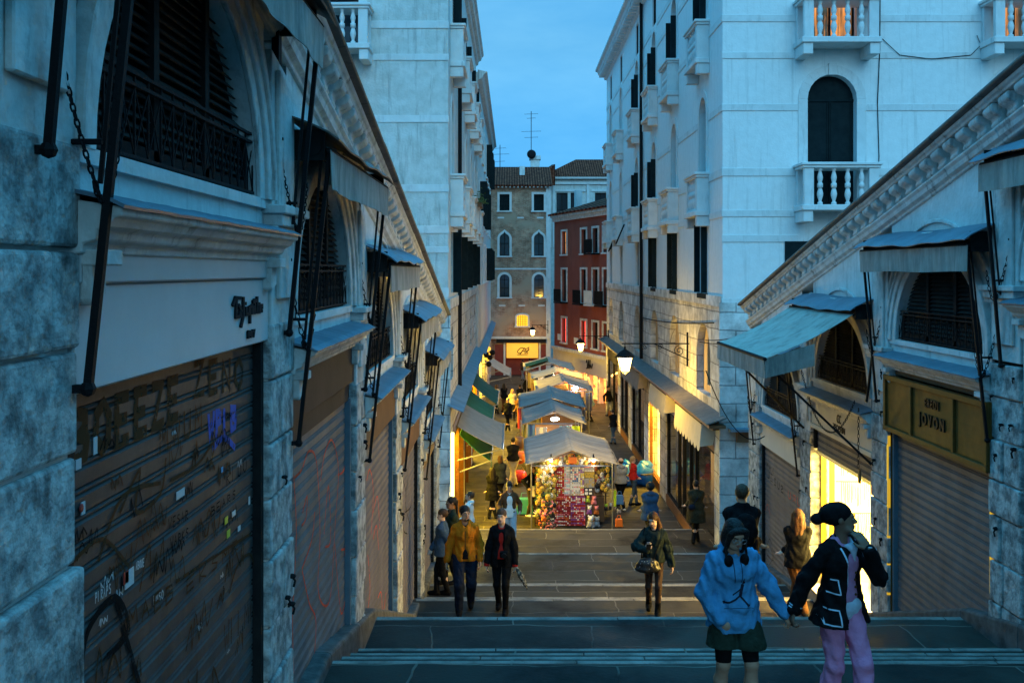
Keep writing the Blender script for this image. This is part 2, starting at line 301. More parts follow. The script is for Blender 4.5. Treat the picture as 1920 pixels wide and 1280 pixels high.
# ------------------------------------------------------------------ stairs profile  (d = distance from camera, D = drop below it)
NOSE = [(8.67, 3.40), (9.15, 3.55), (9.63, 3.70), (10.14, 3.85), (11.5, 4.00)]
NOSE += [(11.5+.42*k, 4.0+.15*k) for k in range(1, 11)]
NOSE += [(17.15, 5.65), (17.7, 5.80), (18.9, 5.95), (19.6, 6.15), (22.4, 6.35)]
NOSE += [(22.4+.53*k, 6.35+.15*k) for k in range(1, 5)]
NOSE += [(27.4, 7.10)]+[(27.4+.54*k, 7.10+.142*k) for k in range(1, 6)]
def drop(d):
    for x, D in NOSE:
        if d <= x: return D
    return H
def GZ(d): return H-drop(d)
def slopeZ(d):
    """smooth line through the stair nosings"""
    pts = [(-30, 3.4), (8.67, 3.40), (11.5, 4.0), (16.1, 5.65), (17.7, 5.85), (22.4, 6.4), (25, 7.05), (27.4, 7.15), (30.6, 7.95), (300, 7.95)]
    for (a, A), (b, B) in zip(pts, pts[1:]):
        if d <= b: return H-(A+(B-A)*(d-a)/(b-a))
XL, XR = -1.65, 5.27
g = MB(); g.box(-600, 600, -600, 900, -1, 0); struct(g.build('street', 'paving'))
st = MB(); prev = -14.
nz = MB()
for i, (x, D) in enumerate(NOSE):
    z = H-D; nxt = H-(NOSE[i+1][1] if i+1 < len(NOSE) else H)
    st.box(XL-.1, XR+.1, prev, x, .004, z)
    y = x; zz = z+.004
    # nosing: pale stone edge, made of blocks of uneven length
    a = XL+.0; random.seed(i)
    while a < XR-.05:
        b = min(a+random.uniform(1.2, 2.4), XR)
        nz.box(a, b-.006, y-(.05 if 8 < y < 10.2 else .075)+random.uniform(-.01, .01), y+.02, zz-.05, zz+random.uniform(0, .004)); a = b
    prev = x
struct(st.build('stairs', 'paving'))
o = nz.build('step_nosing', 'nosing', bevel=.008); struct(o)
# ------------------------------------------------------------------ the two rows of shops on the bridge
PITCH, N0, OPEN = 3.6, 3.68, 2.93
def TL(u, v, z): return (XL+v, u, z)
def TR(u, v, z): return (XR-v, u, z)
def arcade(side):
    left = side == 'left'; T = TL if left else TR
    root = thing('shop_arcade', 'sloping stone row of shops with graffiti shutters on the left of the stairs' if left else
                 'sloping stone row of shops with a gold lettered board right of the stairs', 'building', T(12, 0, GZ(12)))
    k0, k1 = -1, 4
    ledge = {k: H-((-.27 if left else -.50)+.835*k) for k in range(k0, k1+1)}
    if left: ledge.update({0: H+.27, 1: H-.55, 2: H-1.36, 3: H-2.18, 4: H-3.06})
    else: ledge.update({1: H-.30, 2: H-1.14, 3: H-2.05, 4: H-3.0})
    if left: cz = lambda u: H-(.89-.2035*(21.7-u))
    else: cz = lambda u: H-(.73-.231*(22.0-u))
    uend = 21.9; ustart = N0+PITCH*k0-.7
    wall = MB(T); trim = MB(T); rnd = random.Random(3 if left else 4)
    # piers
    edges = [ustart]+[N0+PITCH*k+OPEN for k in range(k0, k1+1)]
    for i, u0 in enumerate(edges):
        pier = MB(T)
        u1 = min(u0+.67, uend) if i < len(edges)-1 else uend+.05
        kk = min(max(k0+i-1, k0), k1); kr = min(kk+1, k1)
        ztop = ledge[kr]+.10 if i else ledge[k0]+.5
        ztop = min(ztop+.1, cz(u1)-.8)
        zb = slopeZ(u1)-.3; z = zb+rnd.uniform(0, .1); pier.box(u0, u1, -.3, .02, zb-.4, z)
        while z < ztop:
            h = rnd.uniform(.36, .50); z1 = min(z+h, ztop)
            if z1-z < .08: break
            j = rnd.uniform(-.01, .012)
            if rnd.random() < .35:
                m_ = (u0+u1)/2+rnd.uniform(-.12, .12)
                pier.box(u0+.0+j, m_-.008, -.25, .055+rnd.uniform(-.01, .012), z+.008, z1-.008); pier.box(m_+.008, u1+j, -.25, .055+rnd.uniform(-.01, .012), z+.008, z1-.008)
            else: pier.box(u0+j, u1+j, -.25, .055+rnd.uniform(-.012, .015), z+.008, z1-.008)
            z = z1
        wall.box(u0+.03, u1-.03, -.3, .02, zb, ztop-.1)
        pier.build('pier', 'pier', root, bevel=.016, seg=2)
        # pilaster above
        za = ztop-.02; top0 = cz(u0)-.70; top1 = cz(u1)-.70
        trim.prism([(u0+.02, za), (u1-.02, za), (u1-.02, top1), (u0+.02, top0)], -.3, .05)
        trim.prism([(u0+.12, za+.18), (u1-.12, za+.18), (u1-.12, top1-.12), (u0+.12, top0-.12)], .05, .085)
        zc = za+.62
        trim.box(u0-.03, u1+.03, -.1, .10, zc, zc+.05); trim.box(u0, u1, -.1, .13, zc+.05, zc+.13); trim.box(u0-.05, u1+.05, -.1, .16, zc+.13, zc+.19)
    # spandrels with arched openings
    for k in range(k0, k1+1):
        n = N0+PITCH*k; f = n+OPEN; uc = (n+f)/2; a, b = 1.27, 1.14; zs = ledge[k]+.20
        pts = [n+(f-n)*i/28 for i in range(29)]
        def at(u): q = 1-((u-uc)/a)**2; return zs+b*math.sqrt(q) if q > 0 else zs
        us = sorted(set(pts+[uc-a, uc+a])); vs = []; fs = []
        for i, u in enumerate(us):
            lo = at(u) if abs(u-uc) < a else zs-.0
            vs += [(u, 0, lo), (u, 0, cz(u)-.45)]
            if i: fs.append((2*i-2, 2*i, 2*i+1, 2*i-1))
        wall.add(vs, fs)
        wall.box(n-.02, f+.02, -.3, 0.0, ledge[k]-.02, zs)      # apron under the sill
        wall.box(n-.02, f+.02, -.06, .03, zs-.06, zs+.003)
        # reveal
        ang = [PI*i/26 for i in range(27)]
        vs = []; fs = []
        for i, t in enumerate(ang):
            vs += [(uc-a*math.cos(t), 0, zs+b*math.sin(t)), (uc-(a-.01)*math.cos(t), -.12, zs+(b-.01)*math.sin(t))]
            if i: fs.append((2*i-2, 2*i, 2*i+1, 2*i-1))
        wall.add(vs, fs)
        # archivolt (two fasciae)
        for (r0, r1, v1) in ((0, .11, .035), (.11, .20, .06), (.20, .235, .085), (.40, .45, .035)):
            vs = []; fs = []
            for i, t in enumerate(ang):
                c, s_ = math.cos(t), math.sin(t)
                for rr, v in ((r0, 0), (r0, v1), (r1, v1), (r1, 0)): vs.append((uc-(a+rr)*c, v, zs+(b+rr)*s_))
                if i:
                    for q in range(4): fs.append((4*i-4+q, 4*i-4+(q+1) % 4, 4*i+(q+1) % 4, 4*i+q))
            trim.add(vs, fs)
        # keystone + carved block over it
        trim.prism([(uc-.09, zs+b-.05), (uc+.09, zs+b-.05), (uc+.14, zs+b+.28), (uc-.14, zs+b+.28)], 0, .14)
        # louvred doors behind the arch, a frame and a railing
        lv = MB(T); z = zs
        while z < zs+b-.06:
            hw = (a-.05)*math.sqrt(max(.02, 1-((z-zs)/b)**2))
            for c0, c1 in ((-1.2, -.43), (-.36, .36), (.43, 1.2)):
                l0, l1 = max(uc+c0, uc-hw), min(uc+c1, uc+hw)
                if l1-l0 > .08: lv.extr([(-.11, z), (-.07, z-.035), (-.06, z-.03), (-.10, z+.008)], l0, l1)
            z += .052
        lv.build('louvre_shutter', 'louvre', root)
        fr = MB(T)
        for c in (-1.22, -.395, .395, 1.22):
            hh = b*math.sqrt(max(0, 1-(c/(a+.02))**2)); fr.box(uc+c-.035, uc+c+.035, -.11, -.045, zs, zs+max(hh, .1))
        fr.box(uc-1.2, uc+1.2, -.11, -.045, zs, zs+.1); fr.box(uc-a, uc+a, -.118, -.112, zs, zs+.2)
        vs = [(uc-a*.98, -.114, zs)]+[(uc-a*.99*math.cos(t), -.114, zs+b*.99*math.sin(t)) for t in ang]
        fr.add(vs, [tuple(range(len(vs)))])
        fr.build('door_frame', 'dark', root)
        rl = MB(T); r0, r1, zr = uc-1.25, uc+1.25, zs+.40
        for zz in (zs+.03, zr-.05, zr): rl.box(r0, r1, -.03, -.005, zz-.008, zz+.008)
        nn = 15
        for i in range(nn+1):
            u = r0+(r1-r0)*i/nn; rl.box(u-.005, u+.005, -.023, -.013, zs+.03, zr)
            if i < nn:
                w = (r1-r0)/nn; um = u+w/2
                rl.bar((u, -.018, zr-.06), (um, -.018, zs+.2), .006); rl.bar((u+w, -.018, zr-.06), (um, -.018, zs+.2), .006)
                rl.bar((u, -.018, zs+.04), (um, -.018, zs+.2), .006); rl.bar((u+w, -.018, zs+.04), (um, -.018, zs+.2), .006)
        rl.build('railing', 'iron', root)
        # moulded ledge with consoles and a lead cover
        lg = MB(T); zl = ledge[k]; l0, l1 = n-.03, f+.05
        lg.extr([(0, 0), (.22, -.035), (.22, -.065), (.19, -.075), (.17, -.105), (.13, -.12), (.12, -.155), (.075, -.17), (.07, -.205), (.0, -.21)], l0, l1, zl, zl)
        for u in (n+.02, f-.14): lg.prism([(u, zl-.2), (u+.13, zl-.2), (u+.13, zl-.36), (u+.02, zl-.40), (u, zl-.38)], 0, .09); lg.box(u-.01, u+.14, 0, .15, zl-.25, zl-.19)
        lg.build('ledge', 'trim', root, bevel=.006)
        ld = MB(T)
        def sheet(s, t, zl=zl, l0=l0, l1=l1):
            w = .0015*math.sin(s*40+t*3)+.0015*math.sin(s*91); return (l0-.03+(l1-l0+.06)*s, -.0+.24*t, zl+.035-.058*t+w+(-.012 if t > .95 else 0))
        ld.grid(sheet, 30, 5); ld.build('lead_cover', 'lead', root, smooth=False, solid=.014)
    # raking cornice, one piece per 1.2 m stone
    cor = MB(T); gut = MB(T); bk = MB(T); u = ustart; sl = .2035 if left else .231
    while u < uend+.04:
        u2 = min(u+1.25, uend+.08); j = rnd.uniform(-.006, .006); za, zb = cz(u)+j, cz(u2)+j
        gut.extr([(-.35, .13), (.02, .115), (.19, .075), (.28, .02), (.30, 0), (.30, -.035), (.20, -.05), (-.35, -.05)], u, u2-.012, za, zb)
        cor.extr([(-.3, -.05), (.235, -.05), (.225, -.085), (.20, -.10), (.19, -.13), (0, -.14), (-.3, -.14)], u, u2-.004, za, zb)
        cor.extr([(0, -.36), (.115, -.36), (.12, -.385), (.09, -.42), (.075, -.47), (.03, -.50), (.03, -.53), (0, -.54), (-.2, -.54), (-.2, -.36)], u, u2-.004, za, zb)
        u = u2
    gut.build('gutter_stone', 'lead2', root, bevel=.01)
    cor.build('cornice', 'trim', root, bevel=.006)
    u = ustart+.1
    while u < uend-.1:
        c = cz(u+.1); w = .20; prof = [(0, -.14), (.19, -.14), (.205, -.17), (.195, -.215), (.15, -.245), (.105, -.26), (.10, -.29), (.115, -.325), (.09, -.35), (.0, -.355)]
        bk.extr(prof, u, u+w, c-.1*-sl, c-.1*sl); u += .335
    bk.add([(ustart, .012, cz(ustart)-.13), (uend, .012, cz(uend)-.13), (uend, .012, cz(uend)-.37), (ustart, .012, cz(ustart)-.37)], [(0, 1, 2, 3)])
    bk.build('console_frieze', 'trim', root, bevel=.018, seg=2)
    wall.build('wall', 'plaster', root); trim.build('pilaster', 'trim', root, bevel=.007)
    # body behind
    bd = MB(T); dep = -3.2
    bd.add([(ustart, dep, -1), (uend, dep, -1), (uend, dep, cz(uend)-.1), (ustart, dep, cz(ustart)-.1)], [(0, 1, 2, 3)])
    bd.add([(uend, dep, -1), (uend, .02, -1), (uend, .02, cz(uend)-.1), (uend, dep, cz(uend)-.1)], [(0, 1, 2, 3)])
    bd.add([(ustart, dep, -1), (ustart, .02, -1), (ustart, .02, cz(ustart)-.1), (ustart, dep, cz(ustart)-.1)], [(0, 1, 2, 3)])
    bd.build('rear_wall', 'plaster', root)
    rf = MB(T); rf.add([(ustart-.1, -.3, cz(ustart)+.10), (uend+.05, -.3, cz(uend)+.10), (uend+.05, dep-.2, cz(uend)-.05), (ustart-.1, dep-.2, cz(ustart)-.05)], [(0, 1, 2, 3)])
    rf.build('roof', 'lead2', root, solid=.05)
    # sloping stone plinth along the foot of the shops
    pl = MB(T); us = [ustart, 8.6, 10.2, 11.5, 16.1, 17.7, 22.0]
    for a_, b_ in zip(us, us[1:]): pl.extr([(-.3, .12), (.07, .11), (.09, .09), (.09, -.3), (-.3, -.3)], a_, b_, slopeZ(a_), slopeZ(b_))
    pl.build('plinth', mat('plinth_stone', (.05, .05, .048), .8, col2=(.13, .13, .125), nscale=5, ndetail=9., bump=.6, bscale=12), root, bevel=.01)
    return root, ledge, cz
AL, ledL, czL = arcade('left'); AR, ledR, czR = arcade('right')

def shutter(root, T, k, ztop, m, zbot=None, v=-.07, label=None, fr='dark'):
    n = N0+PITCH*k; f = n+OPEN; sh = MB(T); zb = zbot if zbot is not None else slopeZ(f)-.1
    z = ztop; prof = []
    while z > zb:
        prof += [(v, z), (v+.016, z-.012), (v+.016, z-.072), (v+.004, z-.082), (v+.014, z-.09), (v+.014, z-.097), (v, z-.103)]; z -= .106
    vs = [(n+.05, b, c) for b, c in prof]+[(f-.05, b, c) for b, c in prof]; q = len(prof)
    sh.add(vs, [(i, i+1, q+i+1, q+i) for i in range(q-1)])
    o = sh.build('roller_shutter', m, root, label=label)
    ch = MB(T)
    for u in (n+.0, f-.07): ch.box(u, u+.07, -.16, -.0, zb, ztop+.02)
    ch.box(n, f, -.2, -.1, ztop+.001, ztop+.06)
    ch.build('shutter_rail', fr, root)
    if zbot is not None: b = MB(T); b.box(n+.05, f-.05, v-.02, v+.03, z-.03, z+.03); b.build('bottom_bar', 'chrome', root)
    return o
M['rail_blue'] = mat('rail_paint', (.10, .14, .17), .5, col2=(.14, .19, .22), nscale=4)
S0 = shutter(AL, TL, 0, H-.46, 'roll_dark', label='dark roller shutter covered in brown and blue graffiti')
S1 = shutter(AL, TL, 1, H-1.32, 'roll_grey', label='grey pink roller shutter with red looping graffiti', fr='rail_blue')
S2 = shutter(AL, TL, 2, H-2.0, 'roll_grey', label='narrow looking grey roller shutter with faint red scrawls', fr='rail_blue')
S3 = shutter(AL, TL, 3, H-2.88, 'roll_grey', label='grey roller shutter with black scribbles near the end of the row')
S4 = shutter(AL, TL, 4, H-3.68, 'roll_grey', label='last grey roller shutter at the lower end of the row')
shutter(AL, TL, -1, H+.35, 'roll_dark')
RS2 = shutter(AR, TR, 2, H-2.22, 'roll_grey', label='purple grey closed roller shutter under the gold board', fr='rail_blue')
RS3 = shutter(AR, TR, 3, H-2.72, 'roll_grey', zbot=H-3.08, label='half raised roller shutter over the bright shop')
RS4 = shutter(AR, TR, 4, H-3.63, 'roll_grey', label='closed grey roller shutter with small dark tags')
shutter(AR, TR, 1, H-1.4, 'roll_grey'); shutter(AR, TR, 0, H-.5, 'roll_grey'); shutter(AR, TR, -1, H+.3, 'roll_grey')
def fascia(root, T, k, z0, z1, m, v=.03, nm='fascia', **kw):
    n = N0+PITCH*k; f = n+OPEN; b = MB(T); b.box(n+.0, f-.0, -.25, v, z0, z1); return b.build(nm, m, root, bevel=.008, **kw)
fascia(AL, TL, 0, H-.46, H-.05, 'pale'); fascia(AL, TL, 0, H-.048, H+.07, 'pale', v=.055)
M['brownpanel'] = mat('brown_fascia', (.020, .017, .018), .7, col2=(.032, .027, .027), nscale=3, bump=.1)
M['rust'] = mat('rust_fascia', (.085, .042, .026), .7, col2=(.12, .06, .036), nscale=3, bump=.1)
fascia(AL, TL, 1, H-1.13, H-.75, 'brownpanel'); fascia(AL, TL, 1, H-1.32, H-1.135, 'brownpanel', v=-.02)
fascia(AL, TL, 2, H-2.0, H-1.56, 'rust'); fascia(AL, TL, 3, H-2.88, H-2.38, 'rust'); fascia(AL, TL, 4, H-3.68, H-3.27, 'rust')
fascia(AL, TL, -1, H+.35, ledL[-1]-.2, 'pale')
fascia(AR, TR, 3, H-2.64, ledR[3]-.2, 'cream'); fascia(AR, TR, 3, H-2.72, H-2.643, 'cream', v=.05)
fascia(AR, TR, 4, H-3.63, ledR[4]-.2, 'cream'); fascia(AR, TR, 1, H-1.4, ledR[1]-.2, 'cream'); fascia(AR, TR, 2, H-1.42, ledR[2]-.2, 'wood', v=.01)
fascia(AR, TR, 0, H-.5, ledR[0]-.2, 'cream'); fascia(AR, TR, -1, H+.3, ledR[-1]-.2, 'cream')

# shop lettering ------------------------------------------------
def RT(k, uc, zc, v):   # text on the right row: reads towards the camera side
    return lambda x, y, d: TR(uc-x, v+d, zc+y)
def LT(uc, zc, v): return lambda x, y, d: TL(uc+x, v+d, zc+y)
# gold board (three sunk panels)
n2 = N0+PITCH*2; f2 = n2+OPEN; bo = thing('shop_board', 'wide gold brown board lettered EREDI JOVON above the closed shutter', 'shop sign', TR((n2+f2)/2, .06, H-2.2))
b = MB(TR); zt, zb_ = H-1.43, H-2.20
b.box(n2-.04, f2+.05, .03, .075, zb_, zt)
for z0, z1 in ((zt-.07, zt), (zb_, zb_+.07)): b.box(n2-.04, f2+.05, .075, .11, z0, z1)
for u0, w in ((n2-.04, .07), (n2+.78, .07), (n2+2.02, .07), (f2-.02, .07)): b.box(u0, u0+w, .075, .108, zb_+.07, zt-.07)
b.build('board', 'bronze', bo, bevel=.006)
M['letter'] = mat('dark_letter', (.014, .011, .008), .6)
uj = n2+1.42
text('lettering', 'EREDI', 'letter', RT(2, uj, H-1.70, .085), .15, bo, .02, 1.35, bold=.003, sx=.85)
text('lettering', 'JOVON', 'letter', RT(2, uj, H-1.93, .085), .20, bo, .02, 1.55, bold=.006, sx=.85)
u3 = N0+PITCH*3+OPEN/2
sg = thing('shop_sign', 'thin dark CC ZECCHIN lettering on the cream fascia over the lit shop', 'shop sign', TR(u3, .04, H-2.5))
text('lettering', 'CC', 'letter', RT(3, u3, H-2.44, .035), .20, sg, .012, .8, sx=.8)
text('lettering', 'ZECCHIN', 'letter', RT(3, u3, H-2.575, .035), .145, sg, .012, 1.0, sx=.95)
sg = thing('shop_sign', 'black blackletter style raised name on the pale fascia of the nearest shop', 'shop sign', TL(6.2, .04, H-.3))
# the raised name: strokes traced as heavy black letter bars (x along the wall, y up)
def stroke(mb, pts, w, T, th=.02):
    """one ribbon with mitred corners; each step lies a hair in front of the last so crossings never coincide"""
    P = [Vector(p) for p in pts]; n = len(P); Lf = []; Rt = []
    for i in range(n):
        a = (P[i]-P[i-1]).normalized() if i else (P[1]-P[0]).normalized(); b = (P[i+1]-P[i]).normalized() if i < n-1 else a
        t = a+b; t = t.normalized() if t.length > .3 else a; nn = Vector((-t.y, t.x)); k = min(1/max(.35, abs(nn.dot(Vector((-a.y, a.x))))), 1.6)
        e = (-a*w*.3 if i == 0 else a*w*.3 if i == n-1 else Vector((0, 0)))
        Lf.append(P[i]+nn*w/2*k+e); Rt.append(P[i]-nn*w/2*k+e)
    vs = []; fs = []; base = mb.__dict__.setdefault('lift', 0)
    for i in range(n):
        d = th+.00012*i+base
        vs += [T(Lf[i].x, Lf[i].y, d), T(Rt[i].x, Rt[i].y, d)]+([T(Lf[i].x, Lf[i].y, 0), T(Rt[i].x, Rt[i].y, 0)] if th > .008 else [])
    s_ = 4 if th > .008 else 2
    for i in range(n-1):
        o = i*s_; q = o+s_; fs.append((o, o+1, q+1, q))
        if s_ == 4: fs += [(o, q, q+2, o+2), (o+1, o+3, q+3, q+1)]
    if s_ == 4: fs += [(0, 2, 3, 1), ((n-1)*4, (n-1)*4+1, (n-1)*4+3, (n-1)*4+2)]
    mb.add(vs, fs); mb.lift = base+.00015
tf0 = LT(5.75, H-.19, .032); tf = lambda x, y, d: tf0(x, (y-.09)*.60+.035, d*.6); lm = MB()
for s_ in ([(.0, .02), (.05, .09), (.16, .08)], [(.07, .09), (.06, -.10)], [(.06, -.10), (.13, -.10), (.15, -.04)], [(.16, -.02), (.16, -.10)], [(.22, .08), (.22, -.10), (.17, -.20)], [(.22, .02), (.27, .02)],
           [(.28, -.02), (.28, -.09), (.33, -.09), (.34, -.02)], [(.37, -.02), (.37, -.18)], [(.37, -.02), (.42, -.01), (.42, -.09)], [(.45, -.02), (.45, -.09)], [(.47, .05), (.49, -.09)], [(.44, .03), (.53, .04)],
           [(.54, .07), (.54, -.09)], [(.54, 0), (.59, 0), (.59, -.09)], [(.62, -.02), (.62, -.08), (.66, -.08)], [(.62, -.02), (.66, -.02), (.66, -.05)], [(.0+.12, .01), (.17, -.05)]):
    stroke(lm, s_, .034, tf)
lm.build('lettering', 'void', sg)
lm = MB(); [stroke(lm, s_, .03, tf) for s_ in ([(.33, -.27), (.33, -.33)], [(.33, -.27), (.37, -.31), (.37, -.27)], [(.40, -.27), (.40, -.33)], [(.43, -.27), (.47, -.27), (.45, -.33)])]; lm.build('lettering', 'void', sg)

# graffiti: sprayed strokes lying on the slats -------------------
M['g_brown'] = mat('brown_spray', (.085, .032, .011), .8, spec=.1, fade=14.); M['g_blue'] = mat('blue_spray', (.006, .09, .42), .7, fade=18.); M['g_red'] = mat('red_spray', (.85, .075, .03), .7, fade=10.)
M['g_black'] = mat('black_spray', (.008, .008, .008), .8, spec=.05, fade=12.); M['sticker'] = mat('sticker_paper', (.55, .55, .55), .6); M['sticker_r'] = mat('sticker_red', (.5, .05, .04), .6)
M['sticker_y'] = mat('sticker_yellow', (.55, .5, .05), .6); M['sticker_b'] = mat('sticker_blue', (.1, .35, .6), .6)
GLY = {'B': [[(0, 0), (0, 1), (.6, .9), (.6, .6), (.1, .5), (.7, .4), (.6, .05), (0, 0)]], 'O': [[(.35, 0), (0, .3), (.05, .8), (.4, 1), (.7, .7), (.65, .2), (.35, 0)]], 'E': [[(.6, 0), (0, 0), (0, 1), (.6, 1)], [(0, .5), (.5, .5)]],
       'Z': [[(0, 1), (.6, 1), (0, 0), (.65, 0)]], 'N': [[(0, 0), (0, 1), (.6, 0), (.6, 1)]], 'W': [[(0, 1), (.15, 0), (.35, .6), (.55, 0), (.7, 1)]], 'A': [[(0, 0), (.3, 1), (.6, 0)], [(.15, .4), (.5, .4)]],
       'S': [[(.6, .9), (.2, 1), (.05, .7), (.55, .4), (.5, .05), (0, .1)]], 'R': [[(0, 0), (0, 1), (.5, .9), (.5, .6), (0, .5), (.6, 0)]], 'M': [[(0, 0), (.05, 1), (.35, .4), (.6, 1), (.7, 0)]],
       'L': [[(0, 1), (0, 0), (.55, 0)]], 'I': [[(0, 0), (0, 1)]], 'U': [[(0, 1), (.05, .1), (.4, 0), (.6, .2), (.6, 1)]], 'K': [[(0, 0), (0, 1)], [(.55, 1), (.02, .5), (.6, 0)]], '2': [[(0, .8), (.3, 1), (.55, .8), (0, 0), (.6, 0)]], 'P': [[(0, 0), (0, 1), (.5, .95), (.5, .55), (0, .5)]]}
def spray(root, T, m, items, label=None, nm='graffiti'):
    mb = MB(); f_ = lambda x, y, d: T(x, -.0525+(d-.006)*1., y)
    for it in items:
        if it[0] == 't':
            _, s_, x, y, hgt, w = it
            for ch in s_:
                if ch != ' ':
                    for pl_ in GLY.get(ch, GLY['U']): stroke(mb, [(x+a*hgt*.75, y+b*hgt) for a, b in pl_], w, f_, .006)
                x += hgt*.72
        else: stroke(mb, it[2], it[1], f_, .006)
    return mb.build(nm, m, root, label=label)
def curve(fn, n, a=0., b=1.): return [fn(a+(b-a)*i/n) for i in range(n+1)]
def along(pts, n=10):
    """catmull-rom through the points"""
    P = [pts[0]]+pts+[pts[-1]]; o = []
    for i in range(1, len(P)-2):
        for t in [j/n for j in range(n)]:
            o.append(tuple(.5*((2*P[i][q])+(-P[i-1][q]+P[i+1][q])*t+(2*P[i-1][q]-5*P[i][q]+4*P[i+1][q]-P[i+2][q])*t*t+(-P[i-1][q]+3*P[i][q]-3*P[i+1][q]+P[i+2][q])*t**3) for q in (0, 1)))
    return o+[pts[-1]]
zt = H-.46
def graf(root, T, m, items, **k): return spray(root, T, m, items, **k)
def S(x, y, X, yy=None): return (X*1867/abs(x-960), H-(y-508)*X/abs(x-960))   # px on the shutter plane -> (u, z)
def poly(px, X): return along([S(x, y, X) for x, y in px], 5)
XS = 1.70
def txt_px(s_, x, y, x2, y2, X, w, hgt):
    """letters running from px to px2 baseline"""
    a = S(x, y, X); b_ = S(x2, y2, X); n = len(s_); items = []; st_ = (b_[0]-a[0])/n
    for i, ch in enumerate(s_):
        if ch == ' ': continue
        for pl_ in GLY.get(ch, GLY['U']): items.append(('p', w, [(a[0]+st_*(i+p*.9), a[1]+(b_[1]-a[1])*i/n+q*hgt) for p, q in pl_]))
    return items
graf(S0, TL, 'g_brown', txt_px('BOEEZE', 136, 868, 345, 775, XS, .055, .19)+txt_px('ZENO', 366, 742, 462, 725, XS, .04, .17)+
     txt_px('MWUM', 300, 850, 385, 800, XS, .02, .14)+[('p', .02, poly(p, XS)) for p in ([(225, 960), (262, 880), (255, 960), (300, 925), (310, 860)], [(185, 1050), (230, 930), (300, 905)], [(320, 900), (370, 870), (400, 830), (395, 870)],
     [(330, 1090), (390, 1050), (470, 1000)], [(130, 1060), (190, 1010), (240, 1060)], [(430, 1110), (445, 1060), (470, 1040), (480, 1100)])]+
     txt_px('EKSMRI', 350, 1112, 470, 1010, XS, .012, .07)+txt_px('WIIMN', 420, 1220, 480, 1150, XS, .016, .15)+txt_px('MAEB', 240, 1180, 330, 1120, XS, .014, .08), label='brown sprayed capitals BOEEZE and ZENO with scrawls')
graf(S0, TL, 'g_blue', txt_px('WPIB', 392, 822, 447, 800, XS, .045, .13)+[('p', .04, poly(p, XS)) for p in ([(400, 840), (420, 820), (440, 838)],)], label='blue sprayed tag')
graf(S0, TL, 'g_black', txt_px('WESAR', 317, 992, 356, 972, XS, .008, .05)+txt_px('WARKS', 320, 1028, 356, 1005, XS, .008, .05)+txt_px('BEARS', 396, 968, 445, 930, XS, .008, .05)+txt_px('RIVO', 425, 910, 465, 880, XS, .01, .09)+
     [('p', .035, poly(p, XS)) for p in ([(150, 1280), (165, 1180), (215, 1120), (240, 1180), (200, 1230)], [(215, 1120), (260, 1280)])], label='black sprayed tags')
graf(S0, TL, 'sticker', txt_px('PIRAPS', 180, 1130, 210, 1110, XS, .006, .04)+txt_px('EMSO', 288, 1133, 308, 1120, XS, .006, .04)+txt_px('ABOVE', 255, 1068, 271, 1060, XS, .006, .035), label='small white painted words')
rg = random.Random(21)
def scrib(n, m, wlo, whi, hlo, hhi, ulo, uhi, zlo, zhi, rt=S0, T=TL):
    its = []
    for _ in range(n):
        u = rg.uniform(ulo, uhi); z = rg.uniform(zlo, zhi); hh = rg.uniform(hlo, hhi); pts = []; q = u; k_ = rg.randint(5, 11)
        for i in range(k_): pts.append((q+rg.uniform(-.25, .25)*hh, z+(hh*rg.uniform(.5, 1) if i % 2 else hh*rg.uniform(-.1, .25)))); q += hh*rg.uniform(.15, .38)
        its.append(('p', rg.uniform(wlo, whi), along([(min(max(a, N0+.1), uhi+.1), b) for a, b in pts], 4)))
    graf(rt, T, m, its)
scrib(26, 'g_brown', .008, .022, .06, .22, N0+.1, N0+2.5, H-2.6, H-.8); scrib(20, 'g_black', .006, .014, .04, .12, N0+.1, N0+2.5, H-2.8, H-.7); scrib(14, 'sticker', .003, .006, .02, .05, N0+.15, N0+2.5, H-2.6, H-.7)
stk = MB(TL)
def stick(px, py, w, h, m, rt=S0, T=TL, X=XS):
    u, z = S(px, py, X); b = MB(T); b.box(u-w/2, u+w/2, -.051, -.047, z-h/2, z+h/2); return b.build('sticker', m, rt)
for a_ in ((242, 1083, .10, .075, 'sticker'), (236, 1082, .05, .05, 'sticker_r'), (150, 1104, .035, .05, 'sticker_b'), (155, 952, .035, .05, 'sticker'), (424, 975, .06, .04, 'sticker_y'), (438, 962, .07, .03, 'sticker'), (428, 1000, .06, .045, 'sticker_y'),
           (338, 925, .12, .04, 'sticker'), (178, 835, .035, .07, 'sticker'), (138, 805, .03, .05, 'sticker'), (416, 880, .03, .03, 'sticker_b'), (467, 938, .03, .05, 'sticker'), (448, 990, .05, .03, 'sticker'), (146, 870, .05, .04, 'sticker')): stick(*a_)
b = MB(TL); u, z = S(155, 952, XS-.01); b.ball((u, -.045, z), .018, 8, 5, (1, .3, 1)); b.build('sticker', 'sticker_r', S0)
graf(S1, TL, 'g_red', [('p', .022, poly(p, XS)) for p in ([(551, 890), (556, 1000), (549, 1150), (551, 1260)], [(553, 895), (566, 880), (580, 845), (594, 870), (600, 1000), (596, 1100), (608, 1135), (620, 1110), (628, 980), (634, 880), (622, 825), (608, 850), (600, 900)],
     [(655, 835), (645, 880), (634, 890)], [(568, 960), (576, 930), (574, 970), (566, 985)], [(608, 1000), (616, 910), (620, 1010), (610, 1025)], [(648, 930), (654, 910), (652, 960), (646, 930)], [(567, 1070), (580, 1130), (592, 1160), (590, 1220), (584, 1280)],
     [(567, 1065), (585, 1010), (590, 960)], [(628, 1020), (640, 1150), (652, 1080), (646, 1030), (655, 1000)], [(640, 1030), (650, 1026), (658, 1005)])], label='red looping spray scrawl')
